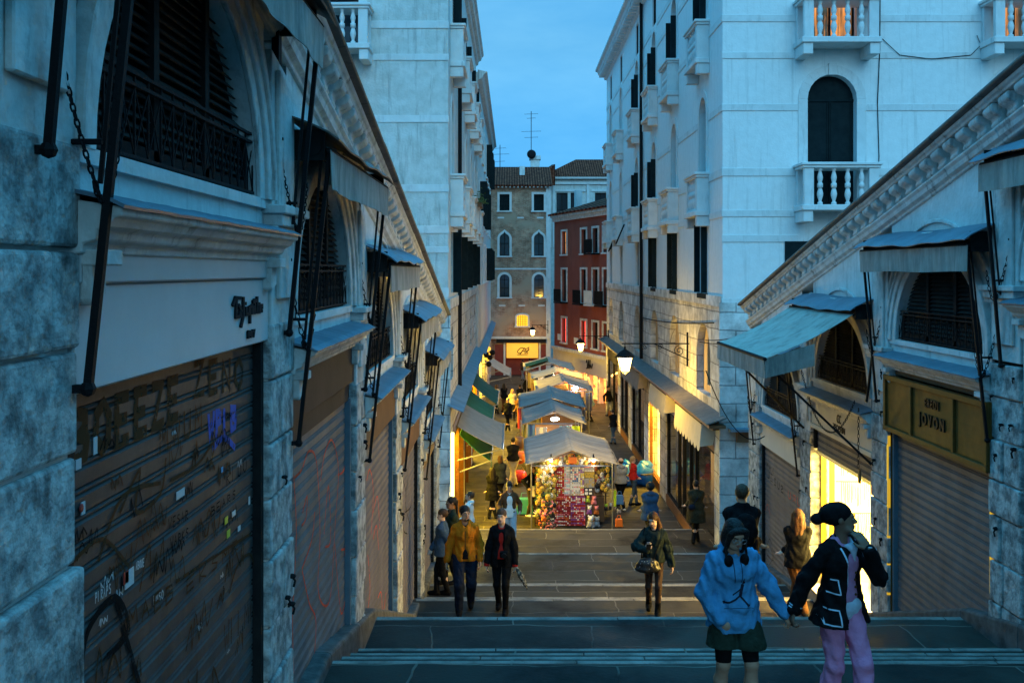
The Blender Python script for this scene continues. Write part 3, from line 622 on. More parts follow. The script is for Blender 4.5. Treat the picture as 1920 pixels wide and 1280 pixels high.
graf(S2, TL, 'g_red', [('p', .02, poly(p, XS)) for p in ([(688, 900), (694, 880), (700, 920), (696, 1000)], [(700, 960), (708, 930), (712, 990)], [(690, 1040), (694, 1100), (690, 1140)], [(709, 1120), (715, 1110), (718, 1150), (724, 1110)], [(700, 1010), (706, 985), (710, 1030)])])
graf(S3, TL, 'g_black', [('p', .02, poly(p, XS)) for p in ([(756, 900), (762, 930), (757, 990), (764, 1000)], [(765, 900), (760, 940), (768, 980)], [(760, 960), (770, 950), (772, 930)])])
XQ = 5.34
graf(RS4, TR, 'g_black', txt_px('NAMS', 1452, 888, 1432, 868, XQ, .015, .12)+txt_px('SU2ZL', 1470, 925, 1438, 890, XQ, .02, .14)+[('p', .012, poly(p, XQ)) for p in ([(1438, 1030), (1445, 1010), (1452, 1040), (1444, 1060), (1438, 1080), (1450, 1090)], [(1440, 1040), (1452, 1050), (1446, 1020)], [(1470, 1070), (1475, 1050), (1480, 1080)])], label='black tags')
graf(RS4, TR, 'g_red', txt_px('HRT', 1502, 950, 1476, 930, XQ, .015, .14)+[('p', .012, poly(p, XQ)) for p in ([(1435, 960), (1441, 945), (1446, 965)], [(1452, 1082), (1456, 1070)])], label='red tags')

# iron hooks and bolts left in the stone
hk = MB(); hk.ball((0, 0, 0), .022, 6, 4, (1, 1.4, .8)); hk.tube([(0, 0, 0), (0, .02, -.03), (0, .01, -.07)], .008, 5)
rh = random.Random(9); hk0 = None
for side_, T_, root_ in (('l', TL, AL), ('r', TR, AR)):
    for k in range(0, 5):
        for _ in range(7 if side_ == 'r' else 4):
            u_ = N0+PITCH*k+OPEN+rh.uniform(.06, .6); z_ = slopeZ(u_)+rh.uniform(1.0, 3.6); p_ = T_(u_, .07, z_)
            if hk0 is None: hk0 = hk.build('wall_hook', 'iron', None); o = hk0
            else: o = hk0.copy(); COL.objects.link(o)
            o.parent = root_; o.matrix_parent_inverse = WORLD(root_).inverted(); o.location = p_; o.rotation_euler = (0, 0, R(-90 if side_ == 'l' else 90)); s_ = rh.uniform(.7, 1.4); o.scale = (s_,)*3
# ------------------------------------------------------------------ plain facades with openings
def facade(mb, a0, a1, c0, c1, ops, depth=.25, v=0., hmin=None):
    """wall in (a, c) with openings (a0, a1, c0, c1, head) ; head: 'r' flat, 'a' round, 'o' pointed. Adds reveals."""
    A = sorted(set([a0, a1]+[x for o in ops for x in o[:2]])); Cc = sorted(set([c0, c1]+[x for o in ops for x in o[2:4]]))
    A = [x for x in A if a0 <= x <= a1]; Cc = [x for x in Cc if c0 <= x <= c1]
    for i in range(len(A)-1):
        for j in range(len(Cc)-1):
            ma, mc = (A[i]+A[i+1])/2, (Cc[j]+Cc[j+1])/2
            if any(o[0] < ma < o[1] and o[2] < mc < o[3] for o in ops): continue
            mb.add([(A[i], v, Cc[j]), (A[i+1], v, Cc[j]), (A[i+1], v, Cc[j+1]), (A[i], v, Cc[j+1])], [(0, 1, 2, 3)])
    for o in ops:
        x0, x1, z0, z1, hd = o[:5]; pts = head(x0, x1, z0, z1, hd)
        n = len(pts)
        mb.add([(p, v, q) for p, q in pts]+[(p, v-depth, q) for p, q in pts], [(i, (i+1) % n, n+(i+1) % n, n+i) for i in range(n)])
        if hd != 'r':
            arc = [p for p in pts[2:]]      # from right spring over to left spring
            k = len(arc)//2
            mb.add([(x1, v, z1)]+[(p, v, q) for p, q in arc[:k+1]], [tuple(range(k+2))]); mb.add([(x0, v, z1)]+[(p, v, q) for p, q in arc[k:]], [tuple(range(len(arc)-k+1))])
def head(x0, x1, z0, z1, hd, n=12):
    w = (x1-x0)/2; c = (x0+x1)/2
    if hd == 'r': return [(x0, z0), (x1, z0), (x1, z1), (x0, z1)]
    pts = [(x0, z0), (x1, z0)]
    if hd == 'a': hgt = w
    elif hd == 's': hgt = w*.35
    else: hgt = w*1.5
    for i in range(n+1):
        t = PI*i/n; cx = c+w*math.cos(t); h = math.sin(t)
        if hd == 'o': h = math.sin(t)**.8*.72+.28*max(0, 1-abs(math.cos(t))/.35)**1.3 if abs(math.cos(t)) < .35 else math.sin(t)**.8*.72
        pts.append((cx, z1-hgt+hgt*h))
    return pts
def surround(mb, x0, x1, z0, z1, hd, w, v0, v1, sill=True):
    inner = head(x0, x1, z0, z1, hd)[1:]; inner = inner[0:]; c = (x0+x1)/2; zm = z1-(x1-x0)/2
    pts = [(x1, z0)]+[p for p in head(x0, x1, z0, z1, hd)[2:]]+[(x0, z0)]
    outp = []
    for (p, q) in pts:
        if hd == 'r': outp.append((x1+w if p > c else x0-w, z0 if q == z0 else z1+w))
        elif q <= zm+.001 or q == z0: outp.append((x1+w if p > c else x0-w, q))
        else:
            d = math.hypot(p-c, q-zm); outp.append((c+(p-c)*(d+w)/d, zm+(q-zm)*(d+w)/d))
    for i in range(len(pts)-1):
        a, b, cc, d = pts[i], pts[i+1], outp[i+1], outp[i]
        mb.add([(x, v0, z) for x, z in (a, b, cc, d)]+[(x, v1, z) for x, z in (a, b, cc, d)], [(4, 5, 6, 7), (0, 1, 5, 4), (2, 3, 7, 6), (1, 2, 6, 5), (3, 0, 4, 7)])
    if sill: mb.box(x0-w-.05, x1+w+.05, v0, v1+.06, z0-.10, z0)
BAL = [(.045, 0), (.055, .01), (.055, .05), (.03, .07), (.035, .10), (.062, .19), (.066, .24), (.05, .31), (.036, .36), (.06, .37), (.06, .46), (.036, .47), (.05, .52), (.062, .58), (.045, .66), (.03, .72), (.05, .74), (.05, .78)]
def balcony(parent, T, a0, a1, z0, prot, m, nb=4, h=1.0, lathe_n=10, name='balcony'):
    """solid corner posts, rail, floor slab on brackets, turned balusters as a sub-part; z0 floor level"""
    b = MB(T); b.box(a0-.06, a1+.06, 0, prot+.05, z0-.14, z0); 
    for a in (a0-.02, a1-.22): b.box(a, a+.24, 0, prot, z0-.42, z0-.14)
    b.box(a0-.08, a1+.08, 0, prot+.07, z0+h-.03, z0+h+.04); b.box(a0-.04, a1+.04, 0, prot+.03, z0+h-.10, z0+h-.03)
    pw = .24
    for a in (a0, a1-pw): b.box(a, a+pw, prot-.14 if prot > .5 else 0, prot, z0, z0+h-.1)
    if prot > .5:
        for a in (a0, a1-.2): b.box(a, a+.2, 0, .12, z0, z0+h-.1)
    o = b.build(name, m, parent, bevel=.012)
    s = MB(T); hh = h-.10
    n = nb
    for i in range(n):
        a = a0+pw+(a1-a0-2*pw)*(i+.5)/n
        pr = [(r*(1.15 if nb < 6 else 1), z/.78*hh) for r, z in BAL]
        # lathe in local frame
        vs = [(a+r*math.cos(2*PI*k/lathe_n), prot-.08+r*math.sin(2*PI*k/lathe_n), z0+z) for r, z in pr for k in range(lathe_n)]; fs = []
        for j in range(len(pr)-1):
            for k in range(lathe_n): fs.append((j*lathe_n+k, j*lathe_n+(k+1) % lathe_n, (j+1)*lathe_n+(k+1) % lathe_n, (j+1)*lathe_n+k))
        s.add(vs, fs)
    s.build('balustrade', m, o, smooth=True)
    return o
def winfill(parent, T, x0, x1, z0, z1, hd, v=-.2, kind='shut', lab=None, mm='green_shutter'):
    """what fills an opening: closed shutters, glass with bars, or a lit room"""
    pts = head(x0, x1, z0, z1, hd); b = MB(T)
    b.add([(p, v, q) for p, q in pts], [tuple(range(len(pts)))])
    o = b.build('window', {'shut': mm, 'glass': 'glass', 'lit': 'winlit', 'red': 'winred', 'void': 'void'}.get(kind, kind), parent, label=lab)
    f = MB(T); zt = z1-((x1-x0)/2 if hd == 'a' else 0); c = (x0+x1)/2
    if kind == 'shut':
        f.box(c-.012, c+.012, v, v+.03, z0, zt); f.box(x0, x1, v, v+.035, zt-.03, zt+.03)
        q = z0+.15
        for xx in (x0+.06, c-.06, c+.03, x1-.08): f.box(xx, xx+.02, v, v+.02, z0, zt)
    else:
        f.box(c-.025, c+.025, v, v+.05, z0, z1-.02); f.box(x0, x0+.05, v, v+.05, z0, zt); f.box(x1-.05, x1, v, v+.05, z0, zt)
        for q in (z0+.02, z0+(zt-z0)*.5, zt-.05): f.box(x0, x1, v, v+.045, q, q+.04)
    f.build('window_bar', mm if kind == 'shut' else 'dark', o)
    return o
M['winlit'] = glow('lit_window', (.012, .006, .003), (.9, .30, .04), .30, (5, 5, .25), .54, .08); M['winred'] = mat('red_lit_room', (.2, .02, .02), .5, emit=.6, ecol=(.9, .06, .04))
M['winyel'] = mat('yellow_lit_pane', (.3, .2, .03), .5, emit=.5, ecol=(1., .46, .02))
# ------------------------------------------------------------------ big white building on the right
FR = 25.2; ZR = H+11.3
def TRF(a, v, z): return (a, FR-v, z)                 # front, faces the bridge
def TRS(a, v, z): return (5.33-v, a, z)               # side on the street
BR = thing('stone_building', 'tall bright white building with balustrade balconies right of the street', 'building', (9, 28, 0))
ZB = [H+2.63, H+6.75]                                  # the two balcony rails; balcony floor 1 m lower
w = MB(TRF); ops = []
colx = [8.1, 12.8, 17.5]
for x in colx:
    for zb in ZB: ops.append((x-.62, x+.62, zb-.98, zb+2.34, 'a'))
    ops.append((x-.6, x+.6, H-1.05, H+.72, 'r'))
facade(w, 5.33, 21, 0, ZR, ops, .28); w.build('front_wall', 'facade', BR)
tr = MB(TRF)
for zc, hh in ((H+6.3, .18), (H+5.37, .16), (H+4.05, .17), (H+2.40, .20), (H+1.37, .17), (H+.73, .18), (H-.9, .2), (H+8.2, .17), (H+9.4, .2)):
    segs = [5.33]+[q for x in colx for q in (x-.86, x+.86)]+[21]
    for i in range(0, len(segs), 2): tr.box(segs[i]-(.02 if i == 0 else 0), segs[i+1], 0, .022, zc, zc+hh)
tr.each('string_course', 'course', BR, bevel=.006)
for x in colx:
    for zb in ZB:
        s = MB(TRF); surround(s, x-.62, x+.62, zb-.98, zb+2.34, 'a', .24, 0, .03, False); s.box(x-.1, x+.1, 0, .07, zb+2.32, zb+2.62); s.build('window_surround', 'course', BR, bevel=.006)
        lit = x == colx[0] and zb == ZB[1] or x == colx[1] and zb == ZB[1]
        winfill(BR, TRF, x-.62, x+.62, zb-.98, zb+2.34, 'a', -.24, 'winlit' if lit else 'shut', 'window glowing orange behind the balusters' if lit else None)
        balcony(BR, TRF, x-.92, x+.92, zb-1.0, .75, 'course', 4, lathe_n=14)
    winfill(BR, TRF, x-.6, x+.6, H-1.05, H+.72, 'r', -.1, 'shut')
    s = MB(TRF); s.box(x-1.2, x-.62, .02, .06, H-1.05, H+.75); s.each('window_shutter', 'green_shutter', BR)
cb = thing('wall_cable', 'thin cable running down the white front beside the balconies', 'cable', (9.2, FR, H+3)); c = MB(TRF); c.tube([(9.32, .03, H+9), (9.30, .03, H+5.6), (9.24, .03, H+4.2), (9.28, .03, H+2.9), (9.22, .03, H+1.2)], .012, 4); c.tube([(9.32, .03, H+5.9), (9.8, .04, H+5.45), (10.6, .04, H+5.35), (11.6, .04, H+5.45), (11.85, .04, H+5.7), (11.75, .04, H+5.95)], .010, 4); c.build('cable', 'iron', cb)
# street side
wins = [27.75, 32.7, 37.3, 42.4, 48.6, 53.6]; END = 56.0
ZS = 7.05
w = MB(TRS); ops = []
for a in wins:
    for zb in ZB: ops.append((a-.5, a+.5, zb-.98, zb+2.2, 'a'))
    ops.append((a-.5, a+.5, H-.62, H+1.3, 'r'))
    ops.append((a-.45, a+.45, H+9.2, H+10.5, 'r'))
facade(w, FR, END, ZS, ZR, ops, .28); w.build('street_wall', 'facade', BR)
w = MB(TRS); ops2 = []
for a in wins: ops2.append((a-1.0, a+1.0, 4.55, 6.5, 'a'))
facade(w, FR, END, 4.25, ZS, ops2, .22); w.box(FR, END, 0, .05, ZS-.02, ZS+.26); w.build('rusticated_wall', 'rustic', BR)
for a in wins:
    b = MB(TRS); facade(b, a-1.0, a+1.0, 4.55, 6.5, [(a-.42, a+.42, 4.75, 6.2, 'a')], .2, v=-.2); b.build('window_niche', 'orange_plaster', BR)
    winfill(BR, TRS, a-.42, a+.42, 4.75, 6.2, 'a', -.36, 'glass')
tr = MB(TRS)
for zc, hh in ((H+6.3, .18), (H+4.05, .17), (H+2.40, .20), (H+1.37, .17), (H+8.2, .17), (H+9.0, .2)):
    segs = [FR]+[q for x in wins for q in (x-.75, x+.75)]+[END]
    for i in range(0, len(segs), 2): tr.box(segs[i], segs[i+1], 0, .022, zc, zc+hh)
tr.each('string_course', 'course', BR)
for i, a in enumerate(wins):
    for zb in ZB:
        s = MB(TRS); surround(s, a-.5, a+.5, zb-.98, zb+2.2, 'a', .2, 0, .03, False); s.build('window_surround', 'course', BR)
        winfill(BR, TRS, a-.5, a+.5, zb-.98, zb+2.2, 'a', -.24, 'shut')
        balcony(BR, TRS, a-.85, a+.85, zb-1.0, .34, 'course', 5, lathe_n=8)
    if i < 4:
        for zb in ((ZB[1],) if i < 2 else ZB):
            s = MB(TRS)
            for q in (a-.5, a+.5): s.box(q-.02, q+.02, 0, .20, zb+.1, zb+1.5)
            s.each('window_shutter', 'green_shutter', BR)
    winfill(BR, TRS, a-.5, a+.5, H-.62, H+1.3, 'r', -.1, 'shut'); s = MB(TRS)
    if i < 3:
        for q in (a-.52, a+.52): s.box(q-.02, q+.02, 0, .16, H-.6, H+1.3)
    s.box(a-.66, a+.66, 0, .06, H-.76, H-.62); s.box(a-.66, a+.66, 0, .05, H+1.3, H+1.45); s.each('window_shutter', 'green_shutter' if i < 3 else 'course', BR)
    winfill(BR, TRS, a-.45, a+.45, H+9.2, H+10.5, 'r', -.1, 'glass')
c = MB(TRS); c.extr([(0, -.55), (.12, -.5), (.14, -.3), (.45, -.26), (.5, -.1), (.62, -.04), (.62, .06), (0, .1)], FR-.5, END+.3, ZR, ZR)
q = FR
while q < END: c.box(q, q+.22, .1, .44, ZR-.46, ZR-.28); q += .5
c.build('roof_cornice', 'course', BR)
c = MB(TRF); c.extr([(0, -.55), (.12, -.5), (.14, -.3), (.45, -.26), (.5, -.1), (.62, -.04), (.62, .06), (0, .1)], 5.0, 21, ZR, ZR); c.build('roof_cornice', 'course', BR)
c = MB(); c.add([(4.9, FR-.3, ZR+.1), (21, FR-.3, ZR+.1), (21, END+.2, ZR+2.), (4.9, END+.2, ZR+.1)], [(0, 1, 2, 3)]); c.add([(5.33, END, 0), (21, END, 0), (21, END, ZR), (5.33, END, ZR)], [(0, 1, 2, 3)]); c.build('roof', 'tiles', BR)
c = MB(TRS); c.tube([(40.3, .1, 4.4), (40.3, .1, ZR-.3)], .07, 8); c.build('drain_pipe', 'iron', BR)
c = MB(TRS); 
for a_, z_ in ((47., H+2.2), (49.6, H+2.0), (50.7, H+1.9)): c.bar((a_, .03, z_), (a_+.7, .35, z_-.9), .05)
c.each('flag_bracket', 'iron', BR)
# rusticated corner pier at the foot of the front
c = MB(TRF); c.box(5.24, 6.9, 0, .06, 0, ZS+.1); c.build('corner_pier', 'rustic', BR)
# shop fronts on the right of the street
bays = [(26.0, 34.2), (35.6, 38.5), (39.8, 44.0), (45.2, 48.6), (49.7, 55.2)]
c = MB(TRS); pe = [FR]+[x for b_ in bays for x in b_]+[END]
for i in range(0, len(pe), 2): q_ = MB(TRS); q_.box(pe[i], pe[i+1], -.3, .05, 0, 4.25); q_.each('shop_pier', 'rustic', BR, bevel=.01)
c.box(FR, END, -.3, .0, 3.75, 4.25); c.build('lintel', 'rustic', BR, bevel=.01)
M['goods'] = glow('lit_goods', (.9, .30, .02), (1.0, .70, .18), 2.0, (2.2, 2.2, 5), .5, .14)
M['goods_dim'] = glow('dim_goods', (.006, .008, .008), (.10, .09, .07), 1.0, (5, 5, 5), .60, .10)
for i, (a0, a1) in enumerate(bays):
    lit = i == 1
    b = MB(TRS); b.add([(a0, -.30 if lit else -1.5, .1), (a1, -.30 if lit else -1.5, .1), (a1, -.30 if lit else -1.5, 3.2), (a0, -.30 if lit else -1.5, 3.2)], [(0, 1, 2, 3)])
    b.build('shop_display', 'goods' if lit else 'goods_dim', BR, label='brightly lit yellow shop window' if lit else None)
    b = MB(TRS); b.box(a0, a1, -.3, .02, 3.2, 3.76); b.build('shop_fascia', 'wood' if i in (0, 1) else 'dark', BR)
    b = MB(TRS); b.box(a0, a1, -.12, .04, 0, .32); b.build('shop_base', 'wood' if i < 1 else 'bronze', BR)
    b = MB(TRS); b.add([(a0, -.06, .3), (a1, -.06, .3), (a1, -.06, 3.2), (a0, -.06, 3.2)], [(0, 1, 2, 3)]); b.build('shop_glass', 'shopglass', BR)
    b = MB(TRS); mul = [a0, a1-.07]+([28.9, 29.8, 31.0, 31.9] if i == 0 else [(a0+a1)/2] if not lit else [])
    for q in mul: b.box(q, q+.09, -.1, .0, .3, 3.2)
    b.box(a0, a1, -.1, .0, .28, .36); b.box(a0, a1, -.1, .0, 3.12, 3.2); b.each('shop_frame', 'bronze' if lit else 'dark', BR)
lamp('shop_light', 'AREA', (5.45, 37.05, 3.0), 170, (1., .60, .03), BR, .5, 2.6, (0, R(35), 0), R(120))
lamp('shop_light', 'AREA', (5.6, 52, 3.0), 30, (1., .60, .05), BR, .5, 4., (0, R(35), 0), R(120))
# lead covered ledge over the shops
c = MB(TRS); c.grid(lambda s, t: (24.7+(END-24.7)*s, .0+.5*t, 4.30-.16*t+.006*math.sin(s*300)), 60, 3); c.build('ledge_cover', 'lead2', BR, solid=.03)
c = MB(TRS); c.box(24.8, END, 0, .42, 4.02, 4.10); c.box(FR, END, 0, .25, 3.92, 4.02); c.build('shop_ledge', 'wood', BR)
# scalloped cloth blinds
def scallop(a0, a1, label, m='cloth_cream', z=3.98, v=.40):
    t_ = thing('shop_blind', label, 'awning', TRS((a0+a1)/2, v, z), 'scalloped cloth blinds over the shop windows'); b = MB(TRS); n = int((a1-a0)/.45)
    for i in range(n*6):
        s0, s1 = i/(n*6), (i+1)/(n*6); f = lambda s: z-.62-.13*abs(math.sin(PI*s*n))+.0
        g_ = lambda s, q: (a0+(a1-a0)*s, v+.05*q, z-(z-f(s))*q)
        b.add([g_(s0, 0), g_(s1, 0), g_(s1, 1), g_(s0, 1)], [(0, 1, 2, 3)])
    b.add([(a0, 0, z), (a0, v, z), (a0, v+.05, z-.6), (a0, .1, z-.55)], [(0, 1, 2, 3)])
    b.build('blind_cloth', m, t_); c_ = MB(TRS); c_.tube([(a0, v, z+.02), (a1, v, z+.02)], .03); c_.build('roller', 'iron', t_)
scallop(25.9, 30.0, 'cream scalloped blind nearest the bridge over the brown framed window'); scallop(31.9, 35.6, 'cream scalloped blind second from the bridge, before the bright window'); scallop(38.6, 44.4, 'dull grey scalloped blind beyond the bright yellow window', 'cloth_grey')

# ------------------------------------------------------------------ left street buildings
FL = 26.5; XLL = -1.70; ZL = H+10.2
def TLF(a, v, z): return (XLL-a, FL-v, z)
def TLS(a, v, z): return (XLL+v, a, z)
BL = thing('stone_building', 'weathered pale building with stacked balconies, nearest on the left of the street', 'building', (-4, 30, 0))
w = MB(TLF); cl = [3.0, 7.6]; ops = []
for x in cl:
    for zb in (H+2.6, H+6.9): ops.append((x-.62, x+.62, zb-.98, zb+2.3, 'a'))
facade(w, 0, 16, 0, ZL, ops, .28); w.build('front_wall', 'facade_old', BL)
tr = MB(TLF)
for zc, hh in ((H+6.45, .2), (H+5.6, .17), (H+3.95, .19), (H+2.1, .2), (H+1.0, .2), (H+.48, .17), (H-.7, .25), (H+8.4, .2)):
    segs = [0]+[q for x in cl for q in (x-.9, x+.9)]+[16]
    for i in range(0, len(segs), 2): tr.box(segs[i]-(.02 if i == 0 else 0), segs[i+1], 0, .022, zc, zc+hh)
tr.each('string_course', 'course', BL, bevel=.005)
for x in cl:
    for zb in (H+2.6, H+6.9):
        winfill(BL, TLF, x-.62, x+.62, zb-.98, zb+2.3, 'a', -.24, 'glass'); balcony(BL, TLF, x-.95, x+.95, zb-1, .7, 'course', 5, lathe_n=10)
        s = MB(TLF); surround(s, x-.62, x+.62, zb-.98, zb+2.3, 'a', .22, 0, .03, False); s.build('window_surround', 'course', BL)
c = MB(TLF); c.box(-.06, 1.1, 0, .06, 0, 7.2); c.build('corner_pier', 'rustic', BL)
winl = [28.2, 32.4, 36.6, 41.0, 45.2]; EL = 47.0
w = MB(TLS); ops = []
for a in winl:
    for zb in ZB: ops.append((a-.5, a+.5, zb-.98, zb+2.2, 'a'))
    ops.append((a-.5, a+.5, H-.62, H+1.1, 'r'))
facade(w, FL, EL, 7.0, ZL, ops, .28); w.build('street_wall', 'facade_old', BL)
w = MB(TLS); facade(w, FL, EL, 4.2, 7.0, [(a-.6, a+.6, 4.9, 6.4, 'a') for a in winl], .25); w.box(FL, EL, 0, .05, 6.9, 7.2); w.build('rusticated_wall', 'rustic', BL)
for i, a in enumerate(winl):
    for zb in ZB:
        winfill(BL, TLS, a-.5, a+.5, zb-.98, zb+2.2, 'a', -.24, 'shut'); balcony(BL, TLS, a-.85, a+.85, zb-1.0, .36, 'course', 5, lathe_n=8)
        s = MB(TLS); surround(s, a-.5, a+.5, zb-.98, zb+2.2, 'a', .2, 0, .03, False)
        s.build('window_surround', 'course', BL)
        if zb > H+5:
            s = MB(TLS)
            for q in (a+.52,): s.box(q-.02, q+.02, 0, .20, zb+.1, zb+1.6)
            s.each('window_shutter', 'green_shutter', BL)
    winfill(BL, TLS, a-.5, a+.5, 4.9, 6.4, 'r', -.2, 'void'); winfill(BL, TLS, a-.5, a+.5, H-.62, H+1.1, 'r', -.1, 'shut')
    s = MB(TLS)
    for q in (a+.55,): s.box(q-.02, q+.02, 0, .24, H-.62, H+1.12)
    s.each('window_shutter', 'green_shutter', BL, label='tall dark green shutters folded open')
c = MB(TLS); c.extr([(0, -.5), (.1, -.45), (.12, -.3), (.24, -.25), (.28, -.1), (.36, -.04), (.36, .06), (0, .1)], FL-.3, EL+.2, ZL, ZL); c.build('roof_cornice', 'facade_old', BL)
c = MB(TLF); c.extr([(0, -.5), (.1, -.45), (.12, -.3), (.24, -.25), (.28, -.1), (.36, -.04), (.36, .06), (0, .1)], 0, 16, ZL, ZL); c.build('roof_cornice', 'facade_old', BL)
c = MB(); c.add([(-17, FL, ZL+.1), (-1.5, FL, ZL+.1), (-1.5, EL, ZL+.1), (-17, EL, ZL+2)], [(0, 1, 2, 3)]); c.add([(-17, EL, 0), (-1.7, EL, 0), (-1.7, EL, ZL), (-17, EL, ZL)], [(0, 1, 2, 3)]); c.build('roof', 'tiles', BL)
c = MB(TLS); c.tube([(31., .08, 4.), (31., .08, ZL-.3)], .06, 6); c.build('drain_pipe', 'iron', BL)
# shops under it: open fronts with warm light
lb = [(27.7, 33.8), (34.8, 40.2), (41.2, 46.4)]
c = MB(TLS); pe = [FL]+[x for b_ in lb for x in b_]+[EL]
for i in range(0, len(pe), 2): q_ = MB(TLS); q_.box(pe[i], pe[i+1], -.3, .05, 0, 4.2); q_.each('shop_pier', 'rustic', BL, bevel=.01)
c.box(FL, EL, -.3, 0, 3.5, 4.2); c.build('lintel', 'rustic', BL, bevel=.01)
M['goods_l'] = glow('amber_goods', (.10, .055, .012), (.95, .50, .06), .55, (4, 4, 3), .56, .12)
for i, (a0, a1) in enumerate(lb):
    b = MB(TLS); b.add([(a0, -.9, 0), (a1, -.9, 0), (a1, -.9, 3.4), (a0, -.9, 3.4)], [(0, 1, 2, 3)]); b.build('shop_display', 'goods_l', BL)
    b = MB(TLS); b.box(a0, a1, -.3, .02, 3.1, 3.5); b.build('shop_fascia', 'wood', BL)
    b = MB(TLS); [b.box(q, q+.08, -.1, .06, 0, 3.1) for q in (a0, a0+.5, (a0+a1)/2, a1-.08)]; b.each('shop_frame', 'bronze', BL)
    lamp('shop_light', 'AREA', TLS((a0+a1)/2, -.35, 3.0), (230, 60, 290)[i], (1., .62, .03), BL, .5, 4.4, (0, R(-42), 0), R(130))
lamp('tube_light', 'AREA', (-1.45, 26.6, 2.2), 60, (1., .68, .06), BL, .3, 2.5, (R(-60), 0, R(25)))
M['tube'] = mat('lit_tube', (.8, .7, .2), .5, emit=3.2, ecol=(1., .85, .18))
c = MB(TLS); c.box(26.95, 27.15, .05, .12, .5, 3.55); c.build('glow_strip', 'tube', BL, label='tall pale yellow lit strip')
c = MB(TLS); c.grid(lambda s, t: (FL-.3+(EL-FL)*s, .0+.42*t, 4.42-.18*t+.006*math.sin(s*200)), 50, 3); c.build('ledge_cover', 'lead', BL, solid=.03)
# plants on the balcony
pm = mat('leaf', (.05, .09, .03), .7, col2=(.09, .13, .04), nscale=8)
pt = thing('balcony_plant', 'small bushy green plant on a high balcony rail of the left building', 'plant', TLS(40.5, .4, H+2.7)); pb = MB(TLS); rr = random.Random(2)
for i in range(260):
    c_ = (40.5+rr.gauss(0, .9), .4+rr.gauss(0, .12), H+2.72+abs(rr.gauss(0, .17))); d = .05
    pb.add([(c_[0]+rr.uniform(-d, d), c_[1]+rr.uniform(-d, d), c_[2]+rr.uniform(-d, d)) for _ in range(4)], [(0, 1, 2, 3)])
pb.build('foliage', pm, pt); pb = MB(TLS); pb.box(39.6, 41.4, .32, .5, H+2.58, H+2.72); pb.build('planter', 'wood', pt)
# second building on the left
BL2 = thing('stone_building', 'pale building further down on the left, before the brick house', 'building', (-4, 55, 0)); Z2 = H+9.4; E2 = 75.5
X2 = -1.62
def TL2(a, v, z): return (X2+v, a, z)
w = MB(TL2); wl2 = [49.5+4.2*i for i in range(6)]; ops = [(a-.5, a+.5, z0, z0+2.0, 'r') for a in wl2 for z0 in (H-.6, H+2.4, H+5.8)]
facade(w, EL+.02, E2, 4.1, Z2, ops, .25); w.add([(EL+.02, 0, 4), (EL+.02, -8, 4), (EL+.02, -8, Z2), (EL+.02, 0, Z2)], [(0, 1, 2, 3)]); w.box(EL+.02, E2, -.3, .02, 3.4, 4.1); w.build('street_wall', 'facade_old', BL2)
for a in wl2:
    for z0 in (H-.6, H+2.4, H+5.8):
        winfill(BL2, TL2, a-.5, a+.5, z0, z0+2, 'r', -.15, 'shut'); s = MB(TL2); surround(s, a-.5, a+.5, z0, z0+2, 'r', .15, 0, .05); s.build('window_surround', 'course', BL2)
        if (int(a)+int(z0)) % 2: s = MB(TL2); [s.box(q-.02, q+.02, 0, .4, z0, z0+2) for q in (a-.55, a+.55)]; s.each('window_shutter', 'green_shutter', BL2)
c = MB(TL2); c.extr([(0, -.4), (.2, -.3), (.3, -.1), (.45, 0), (0, .1)], EL, E2, Z2, Z2); c.build('roof_cornice', 'facade_old', BL2)
c = MB(TL2); pe = [EL+.02]+[x for q in range(5) for x in (48.6+5.4*q, 52.6+5.4*q)]+[E2]
for i in range(0, len(pe), 2): c.box(pe[i], pe[i+1], -.3, .03, 0, 3.4)
c.each('shop_pier', 'rustic', BL2)
c = MB(TL2); c.add([(EL, -1., 0), (E2, -1., 0), (E2, -1., 3.4), (EL, -1., 3.4)], [(0, 1, 2, 3)]); c.build('shop_display', 'goods_l', BL2)
c = MB(TL2); c.grid(lambda s, t: (EL+.1+(E2-EL)*s, .05+.35*t, 4.2-.18*t), 20, 2); c.build('ledge_cover', 'lead', BL2, solid=.03)
lamp('shop_light', 'AREA', TL2(51, -.35, 3.0), 270, (1., .62, .03), BL2, .5, 6, (0, R(-42), 0), R(130)); lamp('shop_light', 'AREA', TL2(60, -.35, 3.0), 90, (1., .62, .05), BL2, .5, 6, (0, R(-42), 0), R(130))

# ------------------------------------------------------------------ brick house closing the street
FB = 76.
def TB(a, v, z): return (a, FB-v, z)
BB = thing('brick_house', 'old brick house with white framed arched windows closing the street', 'building', (.6, 78, 0)); ZBR = H+6.5
bx = (-3.2, 2.88); w = MB(TB); ops = []
cols = (-.57, 2.05)
for x in cols: ops += [(x-.38, x+.38, H+4.6, H+5.85, 'r'), (x-.36, x+.36, H+1.15, H+3.0, 'o'), (x-.36, x+.36, H-2.0, H-.25, 'a')]
ops += [(-3.0, -2.3, H+1.15, H+3.0, 'o'), (.37, 1.2, H-4.2, H-3.35, 's'), (-.5, 2.05, 0, 2.55, 'r')]
facade(w, bx[0], bx[1], 0, ZBR, ops, .3); w.build('wall', 'brick', BB)
for x in cols:
    for z0, z1, hd in ((H+4.6, H+5.85, 'r'), (H+1.15, H+3.0, 'o'), (H-2.0, H-.25, 'a')):
        s = MB(TB); surround(s, x-.38, x+.38, z0, z1, hd, .17, 0, .06); s.build('window_frame', 'course', BB); winfill(BB, TB, x-.38, x+.38, z0, z1, hd, -.15, 'glass' if hd != 'r' else 'shut')
winfill(BB, TB, -3.0, -2.3, H+1.15, H+3.0, 'o', -.15, 'glass')
